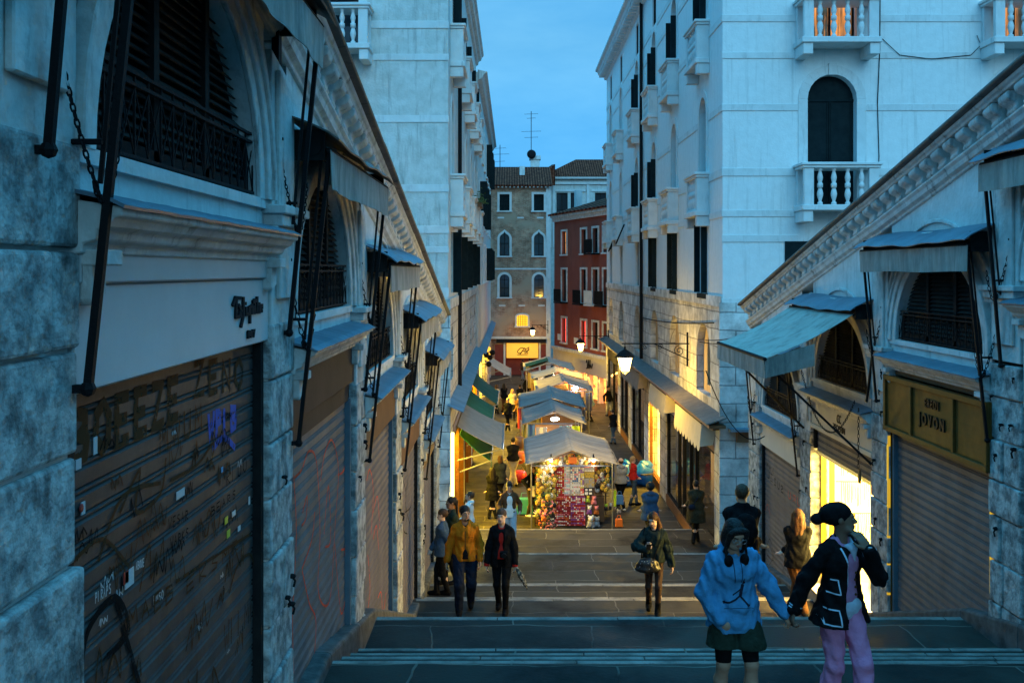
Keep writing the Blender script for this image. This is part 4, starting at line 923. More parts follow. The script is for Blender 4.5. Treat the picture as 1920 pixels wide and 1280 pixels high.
s = MB(TB); surround(s, .37, 1.2, H-4.2, H-3.35, 's', .14, 0, .06); s.build('window_frame', 'course', BB)
s = MB(TB); pp = head(.37, 1.2, H-4.2, H-3.35, 's'); s.add([(p, -.1, q) for p, q in pp], [tuple(range(len(pp)))]); lo = s.build('window', 'winyel', BB, label='small arched window glowing yellow behind a grid')
s = MB(TB); [s.box(.37+.138*i-.018, .37+.138*i+.018, -.1, -.07, H-4.2, H-3.35) for i in range(1, 6)]; [s.box(.37, 1.2, -.1, -.07, H-4.2+.17*i-.01, H-4.2+.17*i+.01) for i in range(1, 5)]; s.build('window_grid', 'dark', lo)
s = MB(TB); s.box(bx[0], bx[1], 0, .05, H+.1, H+.22); s.box(bx[0], bx[1], 0, .14, 2.78, 2.95); [s.box(x, x+.5, 0, .02, H+4.0, H+4.12) for x in (-1.1, .4, 1.9)]; [s.box(x, x+.5, 0, .02, H-2.7, H-2.58) for x in (-1., .5, 2.0)]; s.each('stone_band', 'course', BB)
s = MB(TB); s.box(2.6, 2.95, -.1, .08, 0, ZBR+.1); s.build('stone_quoin', 'course', BB)
s = MB(TB); s.box(-1.3, -.66, 0, .03, 0, 2.35); s.box(2.2, 2.58, 0, .03, 0, 2.35); s.each('red_panel', 'darkred', BB)
s = MB(TB); [s.box(x, x+.14, 0, .08, 0, 2.5) for x in (-.64, 2.05)]; s.each('door_post', 'course', BB)
s = MB(TB); s.add([(-1, -.28, 0), (2.5, -.28, 0), (2.5, -.28, 2.6), (-1, -.28, 2.6)], [(0, 1, 2, 3)]); s.build('door', 'darkred', BB)
s = MB(TB); s.box(-1.2, 2.6, .0, .25, 2.5, 2.78); s.build('door_canopy', 'void', BB)
s = MB(); s.add([(bx[0]-.3, FB-.45, ZBR-.02), (bx[1]+.2, FB-.45, ZBR-.02), (bx[1]+.2, FB+5, ZBR+1.9), (bx[0]-.3, FB+5, ZBR+1.9)], [(0, 1, 2, 3)]); s.build('roof', 'tiles', BB, solid=.12)
s = MB(TB); [s.box(bx[0]+.3*i, bx[0]+.3*i+.12, 0, .38, ZBR-.16, ZBR-.04) for i in range(21)]; s.each('eaves_bracket', 'course', BB)
s = MB(TB); s.box(.6, 1.0, -3., -2.4, ZBR+.9, ZBR+1.75); s.build('chimney', 'plaster', BB)
bs = thing('bank_sign', 'glowing amber sign with dark CA lettering over the far doorway', 'sign', (.9, FB-.02, 2)); M['signlit'] = mat('lit_sign', (.5, .3, .05), .5, col2=(.5, .33, .07), nscale=1.2, emit=.20, ecol=(1., .48, .05))
s = MB(TB); s.box(-.42, 2.0, .0, .06, 1.32, 2.46); s.build('sign_panel', 'signlit', bs)
tfb = lambda x, y, d: (x, FB-.065-d, y); s = MB()
for p_ in (along([(.92, 2.05), (.72, 2.1), (.5, 1.95), (.42, 1.78), (.55, 1.68), (.75, 1.75)], 6), along([(.62, 1.62), (.85, 1.95), (.98, 2.08), (1.0, 1.9), (.98, 1.68)], 6), [(.8, 1.85), (1.3, 1.92)], along([(1.0, 1.98), (1.15, 2.05), (1.3, 2.02), (1.18, 1.85), (1.05, 1.68)], 5), [(1.2, 2.06), (1.3, 2.16)], [(1.1, 1.83), (1.22, 1.68)]): stroke(s, p_, .055, tfb)
s.build('lettering', 'letter', bs); s = MB(); stroke(s, [(.42, 1.57), (1.2, 1.59)], .04, tfb); s.build('lettering', 'letter', bs)
lamp('sign_light', 'AREA', (.8, FB-.5, 2.6), 5, (1., .55, .12), bs, 2.0, .2, (R(-20), 0, 0))
# white house behind with hipped roof
BW = thing('white_house', 'white house with hipped tile roof behind the brick house', 'building', (6, 86, 0)); FW = 84.
def TW(a, v, z): return (a, FW-v, z)
w = MB(TW); ops = [(x, x+.95, H+3.7, H+6.6, 'r') for x in (3.75, 4.95, 7.0, 8.2)]; facade(w, 3.1, 12, 0, H+7.9, ops, .2); w.build('wall', 'facade_old', BW)
for x in (3.75, 4.95, 7.0, 8.2): winfill(BW, TW, x, x+.95, H+3.7, H+6.6, 'r', -.15, 'glass')
s = MB(TW); s.box(3.5, 6.2, 0, .08, H+6.7, H+6.85); s.box(6.7, 9.4, 0, .08, H+6.7, H+6.85); [s.box(x, x+.22, 0, .1, H+2, H+7.3) for x in (3.1, 3.42, 6.3, 9.6)]; s.box(3., 12, 0, .4, H+7.75, H+7.95); s.box(3., 12, 0, .15, H+7.3, H+7.5); s.each('stone_band', 'course', BW)
s = MB(); e = [(2.5, FW-.5), (12, FW-.5), (12, FW+8), (2.5, FW+8)]; z = H+7.95
s.add([(e[0][0], e[0][1], z), (e[1][0], e[1][1], z), (e[2][0], e[2][1], z), (e[3][0], e[3][1], z), (5.6, FW+3.6, z+1.85), (8.4, FW+3.6, z+1.85)], [(0, 1, 5, 4), (1, 2, 5), (2, 3, 4, 5), (3, 0, 4)]); s.build('roof', 'tiles', BW)
s = MB(); s.box(1.55, 2.3, FW-1, FW, H+5, H+9.3); s.box(1.45, 2.4, FW-1.1, FW+.1, H+9.3, H+9.6); s.build('chimney', 'plaster', BW)
s = MB(); s.add([(1.2, FW-.8, H+7.2), (3.3, FW-.8, H+7.2), (3.3, FW-.8, H+8.0), (1.9, FW-.8, H+8.8)], [(0, 1, 2, 3)]); s.build('gable', 'plaster', BW); s = MB(); s.box(1.2, 3.1, FW-.7, FW+4, 4, H+7.2); s.build('side_wall', 'plaster', BW); s = MB(); s.add([(1.0, FW-.95, H+7.1), (3.6, FW-.95, H+8.9), (3.6, FW+6, H+9.6), (1.0, FW+6, H+7.8)], [(0, 1, 2, 3)]); s.add([(1.0, FW-.95, H+7.1), (3.6, FW-.95, H+7.1), (3.6, FW-.95, H+8.9)], [(0, 1, 2)]); s.build('lean_to_roof', 'tiles', BW)
def antenna(x, y, z0, h, label, bars):
    t_ = thing('roof_antenna', label, 'antenna', (x, y, z0)); b = MB(); b.tube([(x, y, z0), (x, y, z0+h)], .03, 5); b.build('mast', 'iron', t_); b = MB()
    for zz, ln in bars: b.tube([(x-ln/2, y, z0+zz), (x+ln/2, y, z0+zz+.05)], .013, 4); [b.tube([(x-ln/2+ln*i/5, y-.2, z0+zz), (x-ln/2+ln*i/5, y+.25, z0+zz+.05)], .013, 4) for i in range(6)]
    b.build('crossbar', 'iron', t_)
antenna(1.6, FW-1, H+9.3, 4.0, 'tall thin aerial beside the round dish on the roofline', [(3.75, 1.1), (3.4, .7), (2.3, 1.6), (1.8, 1.1)])
antenna(-1.0, FW-1, H+7.6, 2.9, 'smaller thin aerial left of the tall one, above the brick house', [(2.6, 1.0), (2.1, 1.5), (1.5, .8)])
s = MB(); s.ball((1.62, FW-1.2, H+9.7), .38, 12, 8, (1, .35, 1)); tag(s.build('satellite_dish', 'iron', smooth=True), 'dark round dish beside the chimney on the roofline', 'dish')
# ------------------------------------------------------------------ red house, slanting towards the street
P0, P1 = Vector((2.87, 67.5)), Vector((5.85, 57.8)); LD = (P1-P0).length; dr = (P1-P0)/LD; nr = Vector((dr.y, -dr.x)); nr = -nr if nr.x > 0 else nr
def TD(a, v, z): p = P0+dr*a+nr*v; return (p.x, p.y, z)
BD = thing('red_house', 'red plastered house with a brightly lit shop front on the right', 'building', TD(8, 0, 0)); ZD = H+3.6
w = MB(TD); ops = []; wc = [2.0, 5.55, 7.5, 9.2]
for a in wc: ops += [(a-.45, a+.45, H+1.1, H+2.6, 'r'), (a-.45, a+.45, H-2.0, H+.1, 'r'), (a-.45, a+.45, H-4.7, H-3.1, 'r')]
facade(w, 0, LD, 2.75, ZD, ops, .25); w.build('wall', 'red', BD)
for i, a in enumerate(wc):
    for j, (z0, z1) in enumerate(((H+1.1, H+2.6), (H-2.0, H+.1), (H-4.7, H-3.1))):
        s = MB(TD); surround(s, a-.45, a+.45, z0, z1, 'r', .13, 0, .06); s.build('window_frame', 'trim', BD)
        kd = 'winlit' if (i, j) in ((0, 0),) else 'winred' if j == 2 and i < 2 else 'glass'
        winfill(BD, TD, a-.45, a+.45, z0, z1, 'r', -.2, kd, 'window with a dim warm room behind' if kd == 'winlit' else None)
        if j == 1 or (j == 0 and i == 2):
            s = MB(TD); l0, l1 = a-.65, a+.65; s.box(l0, l1, 0, .55, z0-.12, z0-.02)
            for zz in (z0+.05, z0+.8): s.box(l0, l1, .5, .53, zz-.02, zz+.02)
            [s.box(l0+(l1-l0)*q/14-.012, l0+(l1-l0)*q/14+.012, .5, .53, z0, z0+.8) for q in range(15)]; s.build('balcony', 'course' if i == 2 and j == 1 else 'iron', BD)
s = MB(TD); s.box(0, LD, 0, .3, ZD-.05, ZD+.15); s.box(0, LD, 0, .15, ZD-.3, ZD-.05); s.box(-.02, LD, 0, .22, 2.72, 2.92); s.each('stone_band', 'trim', BD)
s = MB(TD); s.box(0, LD, -.2, .1, 1.6, 2.7); s.build('shop_fascia', 'cream', BD, bevel=.01)
tf_ = lambda x, y, d: TD(6.7+x, .11+d, 2.2+y); s = MB()
for p_ in (along([(-.5, .1), (-.35, .25), (-.3, -.2), (-.45, -.25)], 5), along([(-.2, -.2), (-.1, .2), (0, .25), (-.05, -.2), (.1, 0), (.15, -.15)], 5), along([(.2, .3), (.15, -.2), (.3, .0), (.4, -.18), (.6, .1)], 5)): stroke(s, p_, .07, tf_)
ss = thing('shop_sign', 'dark handwritten style script on the cream fascia of the red house', 'shop sign', TD(6.7, .1, 2.2)); s.build('lettering', 'letter', ss)
M['goods_r'] = glow('red_goods', (.55, .015, .01), (1.0, .36, .05), 1.3, (2.2, 2.2, 3), .50, .06)
s = MB(TD); s.add([(0, -.5, 0), (LD, -.5, 0), (LD, -.5, 1.6), (0, -.5, 1.6)], [(0, 1, 2, 3)]); s.build('shop_display', 'goods_r', BD)
s = MB(TD); [s.box(a, a+.28, -.25, .06, 0, 1.6) for a in (0, 1.0, 2.9, 4.6, 6.2, 7.9, 9.5)]; s.each('shop_pier', 'trim', BD)
s = MB(); A_, B_, C_, D_ = TD(-.2, .4, ZD+.15), TD(LD+.3, .4, ZD+.15), TD(LD+.3, -6, ZD+2.3), TD(-.2, -6, ZD+2.0); s.add([A_, B_, C_, D_], [(0, 1, 2, 3)]); s.build('roof', 'tiles', BD, solid=.12)
s = MB(TD); s.add([(LD, 0, 0), (LD, -6, 0), (LD, -6, ZD+2), (LD, 0, ZD)], [(0, 1, 2, 3)]); s.add([(0, 0, 0), (0, -6, 0), (0, -6, ZD+2), (0, 0, ZD)], [(0, 1, 2, 3)]); s.build('side_wall', 'red', BD)
s = MB(TD); s.box(.9, 1.3, -1.5, -1.1, ZD, ZD+1.8); s.build('chimney', 'course', BD)
lamp('shop_light', 'AREA', TD(5, .12, 1.5), 60, (1., .48, .08), BD, .3, 8, (0, R(-50), math.atan2(nr.y, nr.x)))
for a_, z_, lb_ in ((1.1, 3.55, 'small pale street name plate on the red house, lower left corner'), (4.2, 3.5, 'small pale plate on the red house beside the first lit window')):
    s = MB(TD); s.box(a_-.35, a_+.35, 0, .04, z_-.2, z_+.2); tag(s.build('wall_plate', 'white'), lb_, 'plate')

# ------------------------------------------------------------------ street lanterns on scrolled brackets
M['lampglass'] = mat('lamp_glass', (.9, .8, .6), .4, emit=3.6, ecol=(1., .66, .20))
def lantern(px, z, y, wall, label, power, s_=1.0):
    """px: x of the lantern, wall: x of the wall it hangs from"""
    t_ = thing('street_lantern', label, 'lantern', (px, y, z), 'street lanterns hanging from scrolled brackets'); g_ = MB()
    w0, w1, h = .13*s_, .21*s_, .42*s_
    for (r0, z0, r1, z1) in ((w0, z-h, w1, z),): 
        g_.add([(px+sx*r0, y+sy*r0, z0) for sx, sy in ((-1, -1), (1, -1), (1, 1), (-1, 1))]+[(px+sx*r1, y+sy*r1, z1) for sx, sy in ((-1, -1), (1, -1), (1, 1), (-1, 1))], [(0, 1, 5, 4), (1, 2, 6, 5), (2, 3, 7, 6), (3, 0, 4, 7), (0, 1, 2, 3)])
    g_.build('lamp_glass', 'lampglass', t_); f = MB()
    for sx, sy in ((-1, -1), (1, -1), (1, 1), (-1, 1)): f.bar((px+sx*w0, y+sy*w0, z-h), (px+sx*w1, y+sy*w1, z), .022*s_)
    f.lathe(px, y, [(w1*1.45, z), (w1*1.3, z+.05*s_), (w1*.8, z+.16*s_), (w1*.4, z+.22*s_), (.03, z+.25*s_), (.03, z+.33*s_)], 4 if False else 8); f.lathe(px, y, [(.02, z-h-.1*s_), (w0*.9, z-h-.03*s_), (w0*1.2, z-h)], 8); f.build('lamp_frame', 'iron', t_, bevel=0)
    b = MB(); zt_ = z+.42*s_; b.bar((px-.1*s_ if wall > px else px+.1*s_, y, zt_), (wall, y, zt_), .035); d_ = 1 if wall > px else -1; Lh = abs(wall-px)
    b.bar((px+d_*Lh*.45, y, zt_), (wall, y, zt_-.5*s_), .03); b.bar((wall-d_*.05, y, zt_+.35*s_), (wall-d_*.05, y, zt_-.7*s_), .05); b.tube([(px, y, z+.3*s_), (px, y, zt_)], .015)
    def spiral(cx, cz, r, a0, n=22, turns=1.6, sg=1): return [(cx+d_*sg*r*(1-i/n*.8)*math.cos(a0+turns*2*PI*i/n), y, cz+r*(1-i/n*.8)*math.sin(a0+turns*2*PI*i/n)) for i in range(n+1)]
    b.tube(spiral(wall-d_*.3*s_, zt_-.22*s_, .17*s_, PI/2), .012, 5); b.tube(spiral(px+d_*Lh*.55, zt_-.10*s_, .09*s_, 0), .01, 5); b.tube(spiral(px+d_*Lh*.3, zt_-.10*s_, .08*s_, PI, sg=-1), .01, 5); b.build('bracket', 'iron', t_)
    lamp('lamp_light', 'POINT', (px, y-.0, z-h-.22*s_), power, (1., .60, .08), t_, .12)
    return t_
lantern(3.38, H-2.58, 29.8, 5.30, 'lit lantern hanging nearest, over the stalls from the right building', 105, .97)
bpy.context.view_layer.update()
lantern(3.75, H-3.95+.0, 54.5, 5.33, 'lit lantern in front of the red house', 50, .95); lantern(1.52, H-4.35, 73.5, 2.7, 'lit lantern hanging furthest away, beside the glowing arched window', 34, .9)
def copy_tree(o, parent=None):
    c = o.copy(); COL.objects.link(c)
    if parent is not None: c.parent = parent
    for ch in list(o.children): copy_tree(ch, c)
    return c
# ------------------------------------------------------------------ awnings of the bridge shops
M['valance'] = mat('awning_valance', (.30, .28, .245), .85, col2=(.42, .395, .35), nscale=3, bump=.2, bscale=12, stain_or_fold=(.13, .14, .13), stlo=.42, sthi=.72, stscale=(1.5, 1.5, .25))
def chain(parent, T, pts, real=False):
    c = MB(T); P = [Vector(p) for p in pts]; tot = [0]
    for a, b in zip(P, P[1:]): tot.append(tot[-1]+(b-a).length)
    st = .028 if real else .055; n = int(tot[-1]/st)
    def at(d):
        for i in range(len(P)-1):
            if d <= tot[i+1] or i == len(P)-2: return P[i]+(P[i+1]-P[i])*((d-tot[i])/(tot[i+1]-tot[i]+1e-9))
    for i in range(n):
        p, q = at(i*st), at((i+1)*st*1.0); d = (q-p).normalized(); m_ = (p+q)/2
        x = d.cross(Vector((0, 1, 0)) if abs(d.y) < .9 else Vector((1, 0, 0))).normalized(); y = d.cross(x)
        if i % 2: x = y
        k = 8 if real else 5
        ring = [tuple(m_+d*st*.66*math.cos(2*PI*j/k)+x*st*.30*math.sin(2*PI*j/k)) for j in range(k)]; c.tube(ring+[ring[0]], .0036 if real else .005, 4 if real else 3, False)
    return c.build('chain', 'iron', parent)
def cat(a, b, sag, n=14):
    a, b = Vector(a), Vector(b); return [tuple(a+(b-a)*i/n-Vector((0, 0, sag*4*(i/n)*(1-i/n)))) for i in range(n+1)]
def awning(side, k, label, ext=False, hl='lead'):
    left = side == 'left'; T = TL if left else TR; led = (ledL if left else ledR)[k]; n = N0+PITCH*k; f = n+OPEN; zv = led+1.45; jj = random.Random(k*7+left)
    t_ = thing('awning', label, 'awning', T((n+f)/2, .35, zv), 'awnings over the bridge shops'); a0, a1 = n-.12, f+.30
    ph = jj.uniform(0, 6)
    h = MB(T); h.grid(lambda s, t: (a0-.08+(a1-a0+.16)*s, .02+.40*t, zv+.20-.17*t**1.3+.012*math.sin(s*9+ph)+.02*math.sin(s*23+ph)*t*.5+(-.02 if t > .95 else 0)), 26, 5); h.build('hood', hl, t_, solid=.012)
    b = MB(T); b.tube([(a0+.02, .22, zv-.01), (a1-.02, .22, zv-.01)], .055, 10); b.tube([(a0+.02, .33, zv-.03), (a1-.02, .33, zv-.03)], .022, 6)
    for u in (a0+.03, a1-.05): b.box(u, u+.03, 0, .30, zv-.10, zv+.12); b.box(u-.03, u+.06, 0, .05, zv-.30, zv+.16)
    b.build('roller', 'dark', t_)
    if not ext:
        v = MB(T); hh = .29; v.grid(lambda s, t: (a0+(a1-a0)*s, .345+.012*math.sin(s*17+ph)*t+.008*math.sin(s*41)*t, zv-.03-hh*t+.006*math.sin(s*11+ph)*t), 40, 6); v.build('valance', 'valance', t_, solid=.006)
        zb = led-.70
        for u0, u1 in ((a0+.06, n-.04), (a1-.08, f+.32)):
            c = MB(T)
            c.bar((u0, .33, zv-.02), (u1, .10, zb), .029); c.bar((u1, .0, zb), (u1, .12, zb), .03); c.ball((u1, .10, zb), .03, 6, 4)
            c.tube([(u0+.05, .26, zv-.05), (u0+.03, .14, zb+.75)], .011, 5); c.tube([(u1-.02, .0, zb+.9), (u1-.02, .16, zb+.9)], .012, 5); c.build('folding_arm', 'iron', t_)
        real = left and k == 0
        for u0, u1 in ((n-.22, n-.06), (f+.18, f+.34)):
            a = (u0, .05, led+.62); b_ = (u1, .16, led-.02); chain(t_, T, cat(a, b_, .05)+cat(b_, (u1-.02, .14, zb+.75), .02, 6)+cat((u1-.02, .14, zb+.75), (u1+.10, .20, led+.35), .18), real)
            p = MB(T); p.tube([(u0, -.02, led+.63), (u0, .09, led+.63)], .012, 5); p.build('wall_pin', 'iron', t_)
    else:
        v1, z1 = 1.62, H-1.27
        e0, e1 = a0+.02, a1-.1
        c = MB(T); c.grid(lambda s, t: (e0+(e1-e0)*s, .33+(v1-.33)*t, (zv-.02)+(z1-zv+.02)*t-.05*math.sin(PI*t)+.006*math.sin(s*30)*math.sin(PI*t)), 30, 12); c.build('canopy_cloth', 'cloth', t_, solid=.006)
        v = MB(T); v.grid(lambda s, t: (e0+(e1-e0)*s, v1+.01+.01*math.sin(s*15)*t, z1-.02-.26*t), 30, 5); v.build('valance', 'valance', t_, solid=.006)
        for u_ in (e0,):
            v = MB(T); v.add([(u_, v1, z1), (u_, v1, z1-.28), (u_, .9, z1-.1), (u_, .9, z1+.22)], [(0, 1, 2, 3)]); v.build('side_valance', 'valance', t_, solid=.005)
        c = MB(T); c.tube([(e0-.02, v1, z1), (e1+.02, v1, z1)], .028, 8); zb = H-2.80
        c.bar((e0+.3, v1-.02, z1-.03), (n-.05, .06, zb), .034); c.bar((e1-.15, v1-.02, z1-.03), (f+.38, .06, zb), .034); c.bar((n-.2, .05, zb-.9+2.9), (n-.02, .12, zb+.9), .03)
        c.build('folding_arm', 'iron', t_); chain(t_, T, cat((n+.1, .25, H-1.9), (f+.2, .15, H-1.75), .75, 20)); chain(t_, T, [(n+.08, .2, H-2.0), (n+.1, .2, H-2.9)])
        p = MB(T); p.box(n+.06, n+.12, .17, .20, H-3.1, H-2.9); p.build('pull_handle', 'wood', t_)
    return t_
for k, lb in ((-1, 'pale retracted awning above the frame edge, nearest the viewer on the left'), (0, 'large pale awning edge at the top left under the sloping cornice'), (1, 'long dirty white awning over the second left shop with a dark sagging hood'),
              (2, 'white stained awning over the third left shop, blue hood'), (3, 'short white awning over the fourth left shop'), (4, 'lowest white awning on the left, at the end of the shop row')):
    awning('left', k, lb, hl='lead2' if k in (0, 1) else 'lead')
for k, lb in ((0, 'retracted awning nearest the viewer on the right'), (1, 'grey green awning edge at the right border of the picture'), (2, 'grey awning over the arch above the gold board'), (3, 'fully opened grey green awning over the bright shop'), (4, 'retracted awning behind the opened one, last of the right row')):
    awning('right', k, lb, ext=(k == 3))
# wrought iron studs and small hooks on the piers
pc = thing('wall_cable', 'thin black cables sagging from the opened awning to the white building', 'cable', TR(21, 0, H-2)); c = MB()
for p_ in (cat((4.9, 25.2, H-1.75), (5.27, 21.9, H-1.35), .06), cat((4.9, 26., H-1.85), (5.1, 21.9, H-1.55), .05), cat((3.7, 19, H-1.9), (5.2, 20.5, H-3.4), .5)): c.tube(p_, .012, 4)
c.build('cable', 'iron', pc)
c = MB(TRS)
for p_ in (cat((26, .06, H-1.35), (41, .06, H-1.9), .1),): c.tube(p_, .02, 4)
c.build('cable', 'iron', pc)
fl = thing('floodlight', 'cluster of small dark spotlights with wires high on the left street wall', 'spotlight', (-1.6, 56, H-4.6)); c = MB()
for dx, dy, dz in ((.15, 0, 0), (.35, .5, -.2), (.3, -.4, -.5), (.5, .2, .1)): c.ball((-1.6+dx, 56+dy, H-4.7+dz), .16, 8, 6, (1, 1, 1)); c.bar((-1.7, 56+dy, H-4.7+dz), (-1.6+dx, 56+dy, H-4.7+dz), .04)
c.build('lamp_head', 'iron', fl)
c = MB(); M['gold_lit'] = mat('gold_lit_metal', (.5, .3, .04), .35, metal=.6, emit=.35, ecol=(1, .55, .05)); gl = thing('hanging_sign', 'small golden lit ornament hanging from the left street wall', 'sign', (-1.4, 57, H-4.5))
for z_ in (0, -.32, -.55): c.lathe(-1.38, 57, [(.02, H-4.3+z_), (.16, H-4.38+z_), (.17, H-4.5+z_), (.03, H-4.6+z_)], 8)
c.build('ornament', 'gold_lit', gl); c = MB(); c.bar((-1.7, 57, H-4.25), (-1.38, 57, H-4.25), .04); c.build('bracket', 'iron', gl)
# glow at the jambs of the closed shop: emission put in for leaking light
for u, lb in ((N0+2*PITCH+OPEN+.03, 'thin vertical yellow glow down the far jamb of the shop under the gold board'), (N0+2*PITCH-.02, 'thin vertical yellow glow down the near jamb of the shop under the gold board')):
    t_ = thing('glow_strip', lb, 'jamb glow', TR(u, 0, slopeZ(u))); b = MB(TR); b.box(u-.030, u+.004, .02, .06, slopeZ(u)+.35, H-2.28); m_ = M.get('strip') or mat('jamb_glow', (.5, .3, .03), .4, emit=.15, ecol=(1., .55, .03)); M['strip'] = m_; b.build('strip', m_, t_)
    b = MB(TR); b.box(u-.045, u+.03, -.02, .02, slopeZ(u)+.1, H-2.22); b.build('jamb_channel', 'bronze', t_)
# dark bird-spike ledge on the white building's foot
t_ = thing('wall_shelf', 'small dark metal shelf on the pale wall behind the row of shops', 'shelf', (5.5, 25.0, H-4.0)); b = MB(TRF); b.box(5.45, 6.2, .06, .35, H-4.02, H-3.95); b.build('shelf_board', 'lead', t_); b = MB(TRF); b.box(5.65, 6.05, .06, .22, H-4.3, H-4.02); b.build('bracket', 'wood', t_)

# ------------------------------------------------------------------ inside of the lit shop
ns, fs_ = N0+3*PITCH, N0+3*PITCH+OPEN; ZF = H-5.45
M['shopwall'] = mat('shop_wall', (.85, .82, .70), .7)
rm = MB(TR); u0, u1, vb = ns-.05, fs_+.02, -2.4
rm.add([(u0, vb, ZF-.3), (u1, vb, ZF-.3), (u1, vb, H-2.6), (u0, vb, H-2.6)], [(0, 1, 2, 3)]); rm.add([(u1, vb, ZF-.3), (u1, -.25, ZF-.3), (u1, -.25, H-2.6), (u1, vb, H-2.6)], [(0, 1, 2, 3)])
rm.add([(u0, vb, ZF-.3), (u0, -.25, ZF-.3), (u0, -.25, H-2.6), (u0, vb, H-2.6)], [(0, 1, 2, 3)]); rm.add([(u0, vb, H-2.62), (u1, vb, H-2.62), (u1, -.25, H-2.62), (u0, -.25, H-2.62)], [(0, 1, 2, 3)]); rm.add([(u0, vb, ZF), (u1, vb, ZF), (u1, .12, ZF), (u0, .12, ZF)], [(0, 1, 2, 3)])
rm.build('shop_room', 'shopwall', AR, label='bright yellow shop interior')
rm = MB(TR); rm.box(u0, u1, -.3, .11, ZF-.9, ZF-.004); rm.build('threshold', 'nosing', AR)
M['brass'] = mat('brass', (.62, .38, .05), .35, metal=.7); rm = MB(TR); [rm.box(fs_-x-.05, fs_-x, -.2-y, -.12-y, ZF, H-2.7) for x, y in ((.02, 0), (.12, .12))]; rm.build('door_jamb', 'brass', AR)
sh = thing('display_shelf', 'tall wall rack hung with gold necklaces inside the lit shop', 'display', TR(fs_, -1, ZF)); c = MB(TR)
for z in (ZF+.7, ZF+1.25, ZF+1.8, ZF+2.3): c.tube([(fs_-.12, -.35, z), (fs_-.12, -2.2, z)], .012, 5)
c.build('rail', 'brass', sh); c = MB(TR); rr = random.Random(5)
for z in (ZF+1.25, ZF+1.8, ZF+2.3):
    for x0, x1 in ((-.45, -.95), (-1.15, -1.6), (-1.75, -2.15)):
        for i in range(16):
            v = x0+(x1-x0)*i/15; l = rr.uniform(.3, .46); c.tube([(fs_-.13, v, z), (fs_-.14, v+rr.uniform(-.01, .01), z-l)], .008, 3)
c.build('necklaces', 'brass', sh); sh.children[1]['kind'] = 'stuff'
sh = thing('counter', 'glass topped counter with small goods low inside the lit shop', 'counter', TR(ns+.6, -1.6, ZF)); c = MB(TR); c.box(ns+.1, ns+1.2, -2.2, -.9, ZF, ZF+.8); c.build('cabinet', 'shopwall', sh); c = MB(TR)
for i in range(40): c.box(*(lambda a, b: (a, a+.05, b, b+.05))(ns+.15+rr.random(), -2.1+rr.random()*1.1), ZF+.8, ZF+.8+rr.uniform(.03, .2))
q = c.build('small_goods', 'brass', sh); q['kind'] = 'stuff'
sh = thing('display_shelf', 'low stepped stand of gilded goods near the opening of the lit shop', 'display', TR(fs_-.6, -.9, ZF)); c = MB(TR)
for i in range(3): c.box(fs_-.9+.004*i, fs_-.3-.004*i, -1.6+.25*i, -1.6+.25*(i+1)-.003, ZF+.004, ZF+.75-.22*i)
c.build('stand', 'shopwall', sh); c = MB(TR)
for i in range(36): a_, b_ = fs_-.88+rr.random()*.5, -1.55+rr.random()*.8; c.ball((a_, b_, ZF+.3+rr.random()*.5), .05, 6, 4)
q = c.build('small_goods', 'brass', sh); q['kind'] = 'stuff'
lamp('shop_light', 'AREA', TR((ns+fs_)/2, -1.1, H-2.8), 150, (1., .70, .20), AR, 1.8, 1.6, (0, 0, 0)); lamp('shop_light', 'AREA', TR((ns+fs_)/2, -2.2, H-4.0), 180, (1., .66, .14), AR, 2.2, 1.2, (0, R(90), 0))
# shop window lamp to spill on the far jamb wall: lit side of the pier is this same light

# ------------------------------------------------------------------ cloth canopies along the left of the street
def canopy(a0, a1, v0, z0, v1, z1, m, label, X=XLL, rod=True):
    T = lambda a, v, z: (X+v, a, z); t_ = thing('awning', label, 'awning', T((a0+a1)/2, v1, z1), 'cloth awnings along the left of the street'); c = MB(T)
    c.grid(lambda s, t: (a0+(a1-a0)*s, v0+(v1-v0)*t, z0+(z1-z0)*t-.05*math.sin(PI*t)+.015*math.sin(s*25)*t), 24, 8); c.grid(lambda s, t: (a0+(a1-a0)*s, v1+.01, z1-.22*t+.015*math.sin(s*25)*(1-t)), 24, 2); c.build('canopy_cloth', m, t_, solid=.01)
    if rod: c = MB(T); c.tube([(a0, v1, z1), (a1, v1, z1)], .03, 6); [c.bar((q, v1, z1), (q, v0, z1-.35), .035) for q in (a0+.1, a1-.1)]; c.build('frame', 'chrome', t_)
    return t_
canopy(30, 35, .05, 3.28, 1.42, 2.58, 'cloth_grey', 'large dark grey sloping awning, nearest on the left of the street')
canopy(30.4, 35.2, .1, 2.95, 1.05, 2.15, 'cloth_green', 'green awning just beneath the big grey one')
canopy(35.8, 40., .05, 3.15, 1.0, 2.5, 'cloth_green', 'green awning second along the left of the street'); canopy(41., 45.6, .05, 3.3, 1.1, 2.45, 'cloth_green', 'green awning furthest along, hanging steeply')
canopy(56, 61, .05, 2.9, 1.55, 2.0, 'cloth', 'pale blue grey awning at the far left end of the street', X=X2)
